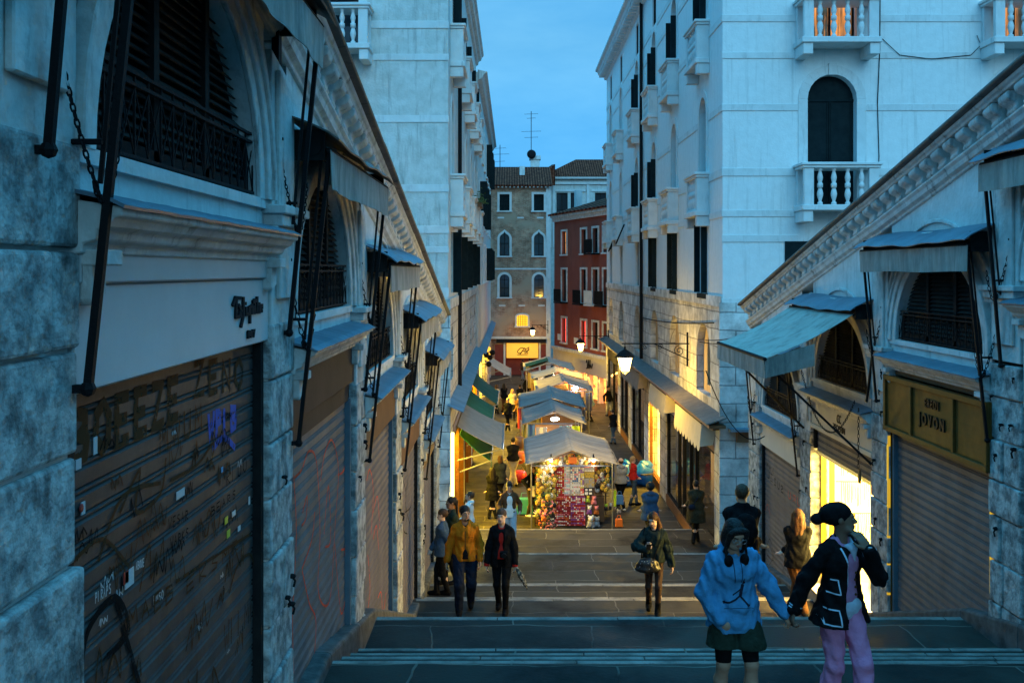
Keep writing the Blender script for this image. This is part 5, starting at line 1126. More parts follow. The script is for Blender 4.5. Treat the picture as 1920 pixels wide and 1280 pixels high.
# ------------------------------------------------------------------ market stalls
def stall(y0, y1, xc, hw, label, m='cloth_white', ze=2.12, za=2.52, seed=1, tier=1):
    t_ = thing('market_stall', label, 'market stall', (xc, (y0+y1)/2, 0), 'market stalls in a row down the street'); rr = random.Random(seed); ph = rr.uniform(0, 6)
    c = MB()
    for s_ in (-1, 1):
        def fn(s, t, s_=s_):
            x = xc+s_*(hw+.06)*t; y = y0+(y1-y0)*s; sag = .05*math.sin(PI*t)
            fold = .030*math.sin(s*(y1-y0)*3.1+ph+t*1.5)+.016*math.sin(s*(y1-y0)*9+ph*2-t*2)+.01*math.sin(s*(y1-y0)*21+t*5)
            z = za+(ze-za)*t**1.0-sag+fold*(.3+.7*t)
            # the cloth is laid in two strips, the front one lapped over the rear
            st_ = .07 if tier and s < .42 else 0
            return (x, y, z-st_*(.4+.6*t))
        c.grid(fn, 44, 10)
        c.grid(lambda s, t, s_=s_: (xc+s_*(hw+.06+.01*t), y0+(y1-y0)*s, ze-.07*t+.03*math.sin(s*(y1-y0)*3.1+ph+1.5)), 44, 2)
    c.build('canopy', m, t_, smooth=True, solid=.008)
    f = MB()
    for s_ in (-1, 1):
        for y in (y0+.12, (y0+y1)/2, y1-.12): f.tube([(xc+s_*(hw-.12), y, 0), (xc+s_*(hw-.12), y, ze-.03)], .025, 6)
        f.tube([(xc+s_*(hw-.12), y0+.1, ze-.1), (xc+s_*(hw-.12), y1-.1, ze-.1)], .02, 5)
    for y in (y0+.12, y1-.12): f.tube([(xc-hw+.1, y, ze-.08), (xc, y, za-.1), (xc+hw-.1, y, ze-.08)], .02, 5); f.tube([(xc-hw+.1, y, ze-.12), (xc+hw-.1, y, ze-.12)], .02, 5)
    f.build('frame', 'chrome', t_); k = MB(); k.box(xc-hw+.3, xc+hw-.3, y0+.9, y1-.5, .1, .85); k.build('counter', 'wood', t_)
    return t_
S1_ = stall(30.3, 35., 1.83, 1.36, 'front market stall under a pale cloth roof, facing the stairs and crowded with souvenirs', seed=3)
S2_ = stall(38.7, 42.3, 1.64, 1.18, 'second market stall under a grey folded cloth, showing its open front', 'cloth_white', 2.12, 2.55, 5); S3_ = stall(42.0, 46.5, 1.72, 1.36, 'third market stall with a pinkish grey cloth roof behind the second', 'cloth_white', 2.25, 2.62, 8)
S4_ = stall(48.6, 52.2, 2.55, 1.35, 'fourth market stall with a pale roof and a bright lamp beneath', 'cloth_white', 2.2, 2.6, 11); S5_ = stall(53.2, 56.2, 2.45, 1.35, 'fifth market stall, low cream roof in front of the green striped one', 'cloth_cream', 2.25, 2.6, 13)
S6_ = stall(58.6, 62.4, 2.2, 1.45, 'furthest market stall with a cream roof', 'cloth_cream', 2.2, 2.62, 17); c = MB()
c.grid(lambda s, t: (.8+1.35*s, 58.9+2.*t, 2.25+.38*s+.03), 8, 4); c.build('green_cloth', 'cloth_green', S6_, solid=.01)
M['bulb'] = mat('bulb', (.9, .9, .8), .4, emit=4, ecol=(1, .78, .45)); M['cold_bulb'] = mat('cold_bulb', (.8, .9, .9), .4, emit=5, ecol=(.75, .95, 1))
for x_, y_, z_, e_, cl_, mt in ((1.2, 30.55, 2.14, 5, (1, .74, .42), 'bulb'), (2.5, 30.55, 2.14, 5, (1, .74, .42), 'bulb'), (1.7, 39.4, 2.1, 34, (.8, .95, 1), 'cold_bulb'), (3.1, 48.9, 2.2, 20, (.95, .9, 1), 'cold_bulb'), (1.7, 44, 2.2, 25, (1, .8, .5), 'bulb'), (2.4, 57.4, 2.0, 30, (1, .7, .35), 'bulb')):
    t_ = thing('stall_lamp', {30.55: 'small warm bulb under the front stall roof', 39.4: 'bright cold lamp shining under the second stall roof', 48.9: 'bright lilac white lamp at the fourth stall', 44: 'bulb hidden under the third stall roof', 57.4: 'warm bulb between the two furthest stalls'}[y_]+(' on the left' if x_ == 1.2 else ' on the right' if x_ == 2.5 else ''), 'lamp', (x_, y_, z_), 'lamps hung under the stall roofs')
    b = MB(); b.ball((x_, y_, z_), .05 if mt == 'bulb' else .09, 8, 6, (1, 1, 1) if mt == 'bulb' else (1.9, 1, .8)); b.build('bulb', mt, t_); b = MB(); b.tube([(x_, y_, z_+.04), (x_, y_, z_+.2)], .02, 5); b.build('holder', 'iron', t_)
    lamp('lamp_light', 'POINT', (x_, y_-.25, z_-.12), e_, cl_, t_, .1)
# souvenir boards of the front stall ------------------------------
def board(x0, x1, z0, z1, bg_, cols_, label, y=30.95, nx=None, seed=0, sz=.05):
    t_ = thing('souvenir_board', label, 'display board', ((x0+x1)/2, y, z0), 'boards of small souvenirs on the front stall'); b = MB(); b.box(x0, x1, y, y+.03, z0, z1); b.build('board', bg_, t_); rr = random.Random(seed)
    ms = [MB() for _ in cols_]; nx = nx or max(2, int((x1-x0)/sz)); nz_ = max(2, int((z1-z0)/(sz*1.05))); dx = (x1-x0)/nx; dz = (z1-z0)/nz_
    for j in range(nz_):
        rowc = rr.randrange(len(cols_))
        for i in range(nx):
            w_ = dx*rr.uniform(.28, .42); h_ = dz*rr.uniform(.25, .4); cx = x0+dx*(i+.5); cz = z0+dz*(j+.5)
            m_ = ms[rowc if rr.random() < .55 else rr.randrange(len(cols_))]; a = rr.uniform(-.25, .25)
            m_.add([(cx+sx*w_*math.cos(a)-sz_*h_*math.sin(a), y-yy, cz+sx*w_*math.sin(a)+sz_*h_*math.cos(a)) for yy in (.0, .018) for sx, sz_ in ((-1, -1), (1, -1), (1, 1), (-1, 1))], [(0, 1, 2, 3), (4, 5, 6, 7), (0, 1, 5, 4), (1, 2, 6, 5), (2, 3, 7, 6), (3, 0, 4, 7)])
    for m_, cn in zip(ms, cols_):
        if m_.v: q = m_.build('magnets', cn, t_); q['kind'] = 'stuff'
    return t_
for nm, c_ in (('c_red', (.50, .02, .02)), ('c_dred', (.28, .015, .02)), ('c_white', (.75, .72, .68)), ('c_pink', (.75, .22, .25)), ('c_gold', (.55, .36, .05)), ('c_olive', (.28, .25, .06)), ('c_blue', (.05, .16, .40)), ('c_teal', (.05, .30, .28)), ('c_black', (.015, .015, .02)), ('c_grey', (.35, .34, .34)),
               ('c_lime', (.45, .65, .03)), ('c_orange', (.70, .16, .02)), ('c_cyan', (.25, .55, .65)), ('c_brown', (.16, .08, .04)), ('c_yellow', (.75, .60, .04)), ('c_green', (.03, .16, .05)), ('c_purple', (.25, .08, .35))): M[nm] = mat(nm[2:]+'_item', c_, .45, spec=.5, bump=.2, bscale=30)
board(1.33, 1.82, .04, .96, 'c_red', ['c_pink', 'c_white', 'c_dred', 'c_orange'], 'red board of small pink and white souvenirs, lower left of the stall front', seed=1)
board(1.825, 2.28, .04, .96, 'c_dred', ['c_red', 'c_white', 'c_pink', 'c_purple'], 'dark red board of mixed souvenirs, lower right of the stall front', seed=2)
board(1.33, 1.62, .98, 2.0, 'c_dred', ['c_red', 'c_red', 'c_white', 'c_gold'], 'narrow red board of souvenirs, upper left of the stall front', seed=3)
board(1.63, 1.80, .98, 2.0, 'c_white', ['c_cyan', 'c_pink', 'c_white', 'c_grey'], 'narrow pale board with light blue pieces, between the red one and the grid', seed=4)
board(1.81, 2.12, 1.40, 2.0, 'c_grey', ['c_white', 'c_pink', 'c_blue', 'c_white'], 'grey board of white and blue cards at the top middle', seed=5, sz=.06)
board(1.81, 2.12, .98, 1.39, 'c_white', ['c_gold', 'c_grey', 'c_pink', 'c_white'], 'pale board of small pieces under the grey one', seed=6)
board(2.125, 2.24, 1.2, 2.0, 'c_grey', ['c_white', 'c_yellow', 'c_yellow', 'c_purple'], 'narrow board with yellow pieces right of the middle', seed=7)
board(2.25, 2.56, 1.72, 2.0, 'c_grey', ['c_white', 'c_grey', 'c_pink'], 'grey board of rings at the upper right', seed=8); board(2.25, 2.56, 1.52, 1.71, 'c_olive', ['c_gold', 'c_gold', 'c_olive'], 'olive gold tray of pins, upper of two', seed=9, sz=.04); board(2.25, 2.56, 1.22, 1.51, 'c_grey', ['c_olive', 'c_gold', 'c_grey'], 'grey and gold tray of pins, lower of two', seed=10, sz=.04)
board(2.25, 2.5, .99, 1.21, 'c_black', ['c_white', 'c_white'], 'two white cards at the lower right of the boards', nx=2, seed=11, sz=.12); board(2.125, 2.24, .98, 1.19, 'c_pink', ['c_orange', 'c_white', 'c_red'], 'small pink board beside the white cards', seed=12)
# masks ------------------------------------------------------------
def mask_proto(nm, face, plume, label):
    t_ = thing('carnival_mask', label, 'mask', (0, 0, 0), label); b = MB(); b.ball((0, 0, 0), .085, 10, 8, (1, .45, 1.25)); b.ball((0, -.04, -.015), .022, 6, 4, (1, 1.2, 1.6)); b.build('face', face, t_, smooth=True)
    e = MB(); [e.ball((sx*.033, -.038, .022), .017, 6, 4, (1.2, .5, .7)) for sx in (-1, 1)]; e.build('eye_hole', 'c_black', t_)
    f = MB()
    for i in range(7):
        a = PI*(.12+.76*i/6); f.add([(.07*math.cos(a-.12), -.01, .09*math.sin(a-.12)), (.07*math.cos(a+.12), -.01, .09*math.sin(a+.12)), (.15*math.cos(a+.07), .01-.02*(i % 2), .17*math.sin(a+.07)), (.15*math.cos(a-.07), .01, .17*math.sin(a-.07))], [(0, 1, 2, 3)])
    f.build('plume', plume, t_, solid=.006); return t_
pro = [mask_proto('m', *a) for a in (('c_gold', 'c_green', 'golden mask with dark green plume hanging in the front stall cluster'), ('c_gold', 'c_brown', 'golden mask with brown plume hanging in the front stall cluster'), ('c_white', 'c_gold', 'white mask with gold trim hanging in the front stall cluster'),
       ('c_orange', 'c_black', 'orange mask with black trim hanging in the front stall cluster'), ('c_olive', 'c_white', 'olive mask with pale plume hanging in the front stall cluster'), ('c_grey', 'c_red', 'grey mask with red plume hanging in the front stall cluster'), ('c_black', 'c_gold', 'black mask with gold plume hanging in the front stall cluster'))]
rr = random.Random(12); spots = []
def spotok(p, d): return all((p[0]-q[0])**2+(p[1]-q[1])**2 > d*d for q in spots)
for reg, n_, d_ in (((.78, 1.31, .12, 1.98), 80, .115), ((2.60, 3.02, 1.12, 1.98), 26, .12), ((.75, 2.95, 2.03, 2.32), 30, .125)):
    tr_ = 0; got = 0
    while got < n_ and tr_ < 3000:
        tr_ += 1; p = (rr.uniform(*reg[:2]), rr.uniform(*reg[2:]))
        if reg[3] == 2.32 and p[1] > 2.40-.29*abs(p[0]-1.83)-.09: continue
        if spotok(p, d_): spots.append(p); got += 1
used = set(); MK = []
for i, (x_, z_) in enumerate(spots):
    w_ = i % len(pro) if rr.random() < .6 else rr.choice([0, 0, 1, 2])
    o = pro[w_] if w_ not in used else copy_tree(pro[w_]); used.add(w_)
    y_ = 30.9-(.35*math.sin(PI*min(1, max(0, (x_-.7)/.7)))*(.6 if x_ < 1.33 else 0))-rr.uniform(0, .12)+(.25 if x_ > 2.58 else 0)
    if z_ > 2.03: y_ = 30.62
    clus = 'left cluster' if x_ < 1.32 and z_ < 2.03 else 'right cluster' if z_ < 2.03 else 'row under the roof'; MK.append((o, clus, int((2.4-z_)/.14), x_)); s_ = rr.uniform(.75, 1.15)*.92; o.location = (x_, y_, z_); o.scale = (s_,)*3; o.rotation_euler = (rr.uniform(-.2, .2), rr.uniform(-.3, .3), rr.uniform(-.5, .5))
ORD = ['first', 'second', 'third', 'fourth', 'fifth', 'sixth', 'seventh', 'eighth', 'ninth', 'tenth', 'eleventh', 'twelfth', 'thirteenth', 'fourteenth', 'fifteenth', 'sixteenth', 'seventeenth', 'eighteenth']
rows_ = {}
for o, cl_, rw_, x_ in MK: rows_.setdefault((cl_, rw_), []).append((x_, o))
for cl_ in sorted({k[0] for k in rows_}):
    for j, rk in enumerate(sorted(k[1] for k in rows_ if k[0] == cl_)):
        for i, (x_, o) in enumerate(sorted(rows_[(cl_, rk)], key=lambda q: q[0])):
            o['group'] = 'carnival masks hanging on the front stall'; o['label'] = ' '.join(o['label'].split()[:2])+', '+cl_+', '+ORD[j]+' row down, '+ORD[i]+' from left'
t_ = thing('mask_rack', 'dark wire rack behind the hanging masks on the left of the front stall', 'rack', (1.0, 31, 0)); b = MB()
for x_ in (.72, .95, 1.28): b.tube([(x_, 31.05, 0), (x_, 31.05, 2.1)], .015, 5)
for i in range(14): b.tube([(.72, 31.05, .1+.15*i), (1.28, 31.05, .1+.15*i)], .006, 4); b.tube([(2.6, 31.2, .9+.09*i), (3.05, 31.2, .9+.09*i)], .006, 4)
b.build('wire_grid', 'iron', t_); b = MB(); b.box(.74, 1.28, 31.1, 31.13, .05, 2.05); b.box(2.6, 3.0, 31.25, 31.28, 1.0, 2.05); b.box(1.33, 2.58, 31.0, 31.03, .0, 2.05); b.build('backing_cloth', 'c_brown', t_)
def toy(x, y, z, s, m1, m2, label):
    t_ = thing('plush_toy', label, 'toy', (x, y, z)); b = MB(); b.ball((x, y, z+s*.5), s*.5, 10, 8, (.9, .8, 1)); b.ball((x-s*.3, y-.1*s, z+s*.2), s*.22, 6, 5); b.ball((x+s*.3, y-.1*s, z+s*.2), s*.22, 6, 5); b.build('body', m1, t_, smooth=True)
    b = MB(); b.ball((x+.05*s, y-.15*s, z+s*1.15), s*.36, 10, 8); b.ball((x-.22*s, y-.1*s, z+s*1.45), s*.13, 6, 5); b.ball((x+.32*s, y-.1*s, z+s*1.45), s*.13, 6, 5); b.build('head', m2, t_, smooth=True)
for a in ((2.42, 30.75, .02, .26, 'c_grey', 'c_white', 'grey and white plush toy at the foot of the boards, nearest the right side'), (2.62, 30.85, .02, .22, 'c_grey', 'c_grey', 'grey plush toy on the ground right of the boards'), (2.40, 30.95, .40, .18, 'c_purple', 'c_white', 'lilac plush toy hanging beside the red board'),
          (2.55, 30.98, .70, .17, 'c_pink', 'c_pink', 'pink plush toy hanging under the masks'), (2.36, 31.0, .76, .14, 'c_lime', 'c_yellow', 'lime plush toy hanging next to the white cards'), (2.62, 31.0, .38, .18, 'c_orange', 'c_pink', 'peach plush toy hanging lower right'), (1.22, 30.7, .02, .22, 'c_white', 'c_white', 'white plush toy on the ground left of the red board'),
          (.98, 30.55, .30, .18, 'c_orange', 'c_pink', 'orange pink plush toy at the left corner of the stall'), (2.95, 31.3, .42, .15, 'c_black', 'c_lime', 'black plush toy with a lime head hanging right of the stall'), (3.12, 31.4, .42, .15, 'c_black', 'c_white', 'black plush toy with a white head at the right of the stall'), (3.35, 31.2, .38, .14, 'c_grey', 'c_black', 'grey and black plush toy above the orange bag')): toy(*a)
t_ = thing('flower_stack', 'heap of dark dotted fabric flowers at the left foot of the front stall', 'flowers', (1.05, 30.5, 0)); b = MB(); b2 = MB(); rr = random.Random(6)
for i in range(240):
    z_ = rr.random()**1.2*.85; r_ = (.30-.15*z_)*math.sqrt(rr.random()); a_ = rr.uniform(0, 6.28); (b if rr.random() < .6 else b2).ball((1.08+r_*math.cos(a_), 30.62+r_*math.sin(a_)*.6, .04+z_), rr.uniform(.02, .04), 5, 4)
q = b.build('dark_flowers', 'c_black', t_); q['kind'] = 'stuff'; q = b2.build('pale_flowers', 'c_pink', t_); q['kind'] = 'stuff'
def bag(x, y, z, w, h, m, label, d=.12):
    t_ = thing('bag', label, 'bag', (x, y, z)); b = MB(); b.prism([(x-w/2, z), (x+w/2, z), (x+w*.46, z+h*.9), (x+w*.3, z+h), (x-w*.3, z+h), (x-w*.46, z+h*.92)], y-d/2, y+d/2); b.build('bag_body', m, t_, bevel=.02, seg=2)
    b = MB(); b.tube([(x-w*.25, y, z+h*.95), (x-w*.18, y, z+h*1.35), (x+w*.18, y, z+h*1.35), (x+w*.25, y, z+h*.95)], .01, 5); b.build('handle', m, t_)
bag(3.38, 31.3, .62, .26, .30, 'c_blue', 'bright blue bag hanging to the right of the front stall'); bag(3.32, 30.9, .02, .24, .26, 'c_orange', 'orange bag standing on the paving to the right of the stall'); bag(.42, 32.6, .02, .55, .5, 'c_teal', 'large green shopping bag on the ground behind the stall keeper', .3)
bag(1.86, 30.55, 2.06, .26, .2, 'c_orange', 'small orange basket hanging under the ridge of the front stall')
def scarf(x, y, z, w, h, m, label, grp): 
    t_ = thing('scarf', label, 'scarf', (x, y, z), grp); b = MB(); b.grid(lambda s, t: (x-w/2+w*s, y+.02*math.sin(s*9+x*7), z-h*t), 6, 6); b.build('cloth', m, t_, solid=.012)
for i, (x_, m_, h_) in enumerate(((3.02, 'c_black', .75), (3.10, 'c_blue', .7), (3.18, 'c_black', .8), (3.27, 'c_grey', .6), (3.22, 'c_lime', .5))): scarf(x_, 31.6-.02*i+(-.4 if m_ == 'c_lime' else 0), 1.85-(.75 if m_ == 'c_lime' else 0), .075, h_, m_, ['leftmost black folded scarf beside the masks', 'blue folded scarf beside the masks', 'second black folded scarf, right of the blue one', 'grey folded scarf by the man in the pale hoodie', 'lime green strip hanging below the dark scarves'][i], 'folded scarves hanging at the right of the front stall')
# goods of the further stalls
for i, (x_, y_, z_, w_, h_, m_) in enumerate(((.75, 38.9, 1.95, .3, .55, 'c_blue'), (1.15, 38.9, 1.85, .42, .5, 'c_white'), (1.62, 39.0, 1.5, .4, .35, 'c_white'), (2.05, 38.9, 1.9, .4, .5, 'c_cyan'), (2.5, 38.9, 1.9, .3, .5, 'c_lime'), (2.72, 38.95, 1.8, .12, .6, 'c_black'), (.48, 39.2, 1.9, .2, 1.3, 'c_olive'), (.42, 40.5, 1.9, .2, 1.2, 'c_brown'), (1.38, 38.95, 1.3, .5, .3, 'c_grey'), (.95, 38.95, 1.25, .3, .3, 'c_teal'))):
    scarf(x_, y_, z_, w_, h_, m_, 'small '+['navy', 'white', 'off white short', 'light blue', 'yellow green', 'narrow black', 'long olive', 'long brown', 'grey low', 'teal low'][i]+' cloth hung at the open front of the second stall', 'cloths hung on the second stall')
for i, (x_, y_, m_) in enumerate(((3.0, 43, 'c_black'), (3.02, 44, 'c_brown'), (3.0, 45, 'c_olive'), (.42, 43.6, 'c_dred'), (.40, 45.2, 'c_brown'), (1.3, 48.7, 'c_olive'), (3.8, 49.2, 'c_black'), (3.85, 50.3, 'c_gold'), (1.2, 53.4, 'c_brown'), (1.9, 53.3, 'c_gold'), (1.1, 58.7, 'c_gold'), (1.7, 58.7, 'c_white'))):
    scarf(x_, y_, 1.95, .34, .9, m_, ['black', 'brown', 'olive', 'dark red', 'brown', 'olive', 'black', 'gold', 'brown', 'gold', 'gold', 'white'][i]+' cloth hanging '+['right side of the third stall, nearest', 'right side of the third stall, middle', 'right side of the third stall, furthest', 'left side of the third stall, nearest', 'left side of the third stall, furthest', 'left front of the fourth stall', 'right side of the fourth stall, nearest', 'right side of the fourth stall, furthest', 'left front of the fifth stall', 'front of the fifth stall, towards the middle', 'left front of the furthest stall', 'front of the furthest stall'][i], 'cloths hung on the further stalls')
for i, (z_, m_, r_) in enumerate(((1.0, 'c_orange', .26), (.28, 'c_red', .26), (1.55, 'c_brown', .2))):
    t_ = thing('basket', ['round orange basket stacked left of the second stall, upper', 'red basket standing on the ground left of the second stall', 'small brown basket hanging left of the second stall'][i], 'basket', (.28, 37.2, z_)); b = MB(); b.lathe(.28, 37.2, [(r_*.6, z_-.22), (r_, z_-.1), (r_*1.05, z_+.08), (r_*.8, z_+.2)], 14); b.build('basket_body', m_, t_, smooth=True)
    b = MB(); b.tube([(.28-r_*.8, 37.2, z_+.2), (.28, 37.2, z_+.45), (.28+r_*.8, 37.2, z_+.2)], .015, 5); b.build('handle', 'c_brown', t_)
for i, (x_, y_) in enumerate(((4.15, 36.8), (4.85, 36.9))):
    t_ = thing('sack', ['blue plastic covered bundle behind the two customers, left one', 'blue plastic covered bundle by the shop wall, right one'][i], 'sack', (x_, y_, 0)); rr = random.Random(i)
    b = MB(); b.ball((x_, y_, .42), .40, 16, 12, (1, .9, 1.25)); b.ball((x_+.1, y_+.1, .8), .25, 12, 8); b.v = [(a+.06*math.sin(d*9+i)+rr.uniform(-.03, .03), c+rr.uniform(-.03, .03), max(0, d*.9+.05*math.sin(a*11)+rr.uniform(-.03, .03))) for a, c, d in b.v]; b.build('cover', mat('blue_plastic', (.004, .07, .42), .35, bump=.4, bscale=8), t_, smooth=True); b = MB(); b.lathe(x_, y_, [(.37, .45), (.39, .48), (.37, .51)], 14); b.build('strap', 'c_black', t_)

# ------------------------------------------------------------------ the arched portico at the top of the bridge, behind the viewer: unseen, put in to shade the foreground
pt = thing('portico', 'tall stone portico with an arch at the top of the bridge stairs', 'portico', (1.8, -5, H-3.4)); w = MB(lambda a, v, z: (a, -4.2-v, z))
for v_ in (0, 5.0):
    vs = []; fs = []
    facade(w, -9, 12.6, H-4, H+6.2, [(-1.6, 5.2, H-4, H+3.4, 'a')], 1.0, v=-v_ if v_ else 0)
w.build('arch_wall', 'plaster', pt); w = MB(); w.box(-9.3, 12.9, -10.6, -3.6, H+6.2, H+6.6); w.build('cornice', 'trim', pt, bevel=.02); w = MB(); w.box(-9, -8.7, -9.2, -4.2, H-4, H+6.2); w.box(12.3, 12.6, -9.2, -4.2, H-4, H+6.2); w.build('side_wall', 'plaster', pt)
# ------------------------------------------------------------------ people: bodies and clothes grown from rounded limbs
from mathutils.bvhtree import BVHTree
def grow(prims, k, vox, cuts=(), neg=(), wrinkle=0., seed=0, nk=.01):
    lo = np.full(3, 1e9); hi = -lo
    for p in prims:
        if p[0] == 'c': r = max(p[3], p[4]); a = np.minimum(p[1], p[2])-r; b = np.maximum(p[1], p[2])+r
        else: r = max(p[2]); a = np.array(p[1])-r; b = np.array(p[1])+r
        lo = np.minimum(lo, a); hi = np.maximum(hi, b)
    lo = lo-3*vox-.01; hi = hi+3*vox+.01; n = np.ceil((hi-lo)/vox).astype(int)+1
    ax = [lo[i]+vox*np.arange(n[i]) for i in range(3)]; D = np.full(n, .5, np.float32)
    def dist(p, sl):
        X = ax[0][sl[0]][:, None, None]; Y = ax[1][sl[1]][None, :, None]; Z = ax[2][sl[2]][None, None, :]
        if p[0] == 'c':
            a = np.array(p[1], float); b = np.array(p[2], float); ab = b-a; L2 = max(ab.dot(ab), 1e-9)
            t = np.clip(((X-a[0])*ab[0]+(Y-a[1])*ab[1]+(Z-a[2])*ab[2])/L2, 0, 1)
            return np.sqrt((X-a[0]-ab[0]*t)**2+(Y-a[1]-ab[1]*t)**2+(Z-a[2]-ab[2]*t)**2)-(p[3]+(p[4]-p[3])*t)
        c = p[1]; r = p[2]; x, y, z = X-c[0], Y-c[1], Z-c[2]
        if len(p) > 3 and p[3] is not None:
            m = p[3]; x, y, z = m[0][0]*x+m[1][0]*y+m[2][0]*z, m[0][1]*x+m[1][1]*y+m[2][1]*z, m[0][2]*x+m[1][2]*y+m[2][2]*z
        k0 = np.sqrt((x/r[0])**2+(y/r[1])**2+(z/r[2])**2); k1 = np.sqrt((x/r[0]**2)**2+(y/r[1]**2)**2+(z/r[2]**2)**2)+1e-9
        return k0*(k0-1)/k1
    def sl_of(p, m):
        if p[0] == 'c': r = max(p[3], p[4])+m; a = np.minimum(p[1], p[2])-r; b = np.maximum(p[1], p[2])+r
        else: r = max(p[2])+m; a = np.array(p[1])-r; b = np.array(p[1])+r
        i0 = np.clip(np.floor((a-lo)/vox).astype(int), 0, n-1); i1 = np.clip(np.ceil((b-lo)/vox).astype(int)+1, 1, n)
        return tuple(slice(int(i0[i]), int(i1[i])) for i in range(3))
    for p in prims:
        kk = p[5] if p[0] == 'c' and len(p) > 5 else (p[4] if p[0] == 'e' and len(p) > 4 else k)
        s = sl_of(p, kk+2*vox); d = dist(p, s); cur = D[s]; h = np.maximum(kk-np.abs(d-cur), 0)/kk; D[s] = np.minimum(d, cur)-h*h*kk*.25
    if wrinkle:
        X = ax[0][:, None, None]; Y = ax[1][None, :, None]; Z = ax[2][None, None, :]; q = seed*1.7
        D = D+wrinkle*(np.sin(23*Z+11*np.sin(9*X+q)+6*Y)*np.sin(14*X-9*Z+q+5*np.sin(11*Y))+.5*np.sin(47*Z+17*X+q+4*np.sin(21*Y)))
    for p in neg:
        s = sl_of(p, nk+2*vox); d = -dist(p, s); cur = D[s]; h = np.maximum(nk-np.abs(d-cur), 0)/nk; D[s] = np.maximum(d, cur)+h*h*nk*.25
    for (pt, nm) in cuts:
        pt = np.array(pt, float); nm = np.array(nm, float); nm /= np.linalg.norm(nm)
        D = np.maximum(D, (ax[0][:, None, None]-pt[0])*nm[0]+(ax[1][None, :, None]-pt[1])*nm[1]+(ax[2][None, None, :]-pt[2])*nm[2])
    S_ = D < 0; cn = n-1; tot = int(cn[0]*cn[1]*cn[2]); acc = np.zeros((tot, 3)); cnt = np.zeros(tot); quads = []
    lin = lambda i, j, kk: (i*cn[1]+j)*cn[2]+kk
    for a in range(3):
        s0 = [slice(None)]*3; s1 = [slice(None)]*3; s0[a] = slice(0, -1); s1[a] = slice(1, None)
        A, B = S_[tuple(s0)], S_[tuple(s1)]; I = np.argwhere(A ^ B)
        if not len(I): continue
        o1, o2 = [(1, 2), (2, 0), (0, 1)][a]
        ok = (I[:, o1] > 0) & (I[:, o2] > 0) & (I[:, o1] < cn[o1]) & (I[:, o2] < cn[o2]); I = I[ok]
        J = I.copy(); J[:, a] += 1; d0 = D[tuple(I.T)]; d1 = D[tuple(J.T)]; P = I.astype(float); P[:, a] += d0/(d0-d1); ins = S_[tuple(I.T)]
        q = []
        for (u, v) in ((0, 0), (-1, 0), (-1, -1), (0, -1)):
            C = I.copy(); C[:, o1] += u; C[:, o2] += v; l = lin(C[:, 0], C[:, 1], C[:, 2]); q.append(l)
            cnt += np.bincount(l, minlength=tot)
            for c in range(3): acc[:, c] += np.bincount(l, weights=P[:, c], minlength=tot)
        q = np.stack(q, 1); q[~ins] = q[~ins][:, ::-1]; quads.append(q)
    Q = np.concatenate(quads); used_ = np.unique(Q); V = acc[used_]/cnt[used_][:, None]*vox+lo; mp_ = np.zeros(tot, np.int64); mp_[used_] = np.arange(len(used_))
    return V, mp_[Q]
def rawmesh(name, V, Q, m, parent, label=None):
    me = bpy.data.meshes.new(name); me.vertices.add(len(V)); me.vertices.foreach_set('co', np.asarray(V, np.float32).ravel()); me.loops.add(Q.size); me.loops.foreach_set('vertex_index', Q.ravel().astype(np.int32))
    me.polygons.add(len(Q)); me.polygons.foreach_set('loop_start', np.arange(0, Q.size, 4, dtype=np.int32)); me.polygons.foreach_set('loop_total', np.full(len(Q), 4, np.int32)); me.update(calc_edges=True)
    me.materials.append(M[m] if isinstance(m, str) else m); me.shade_smooth(); o = bpy.data.objects.new(name, me); COL.objects.link(o); o.parent = parent
    if label: o['label'] = label
    return o
for nm, c_, c2_ in (('skin_light', (.60, .38, .28), (.66, .43, .33)), ('skin_tan', (.46, .26, .17), (.50, .29, .20)), ('skin_brown', (.20, .11, .07), (.24, .13, .09))): M[nm] = mat(nm, c_, .5, col2=c2_, nscale=12)
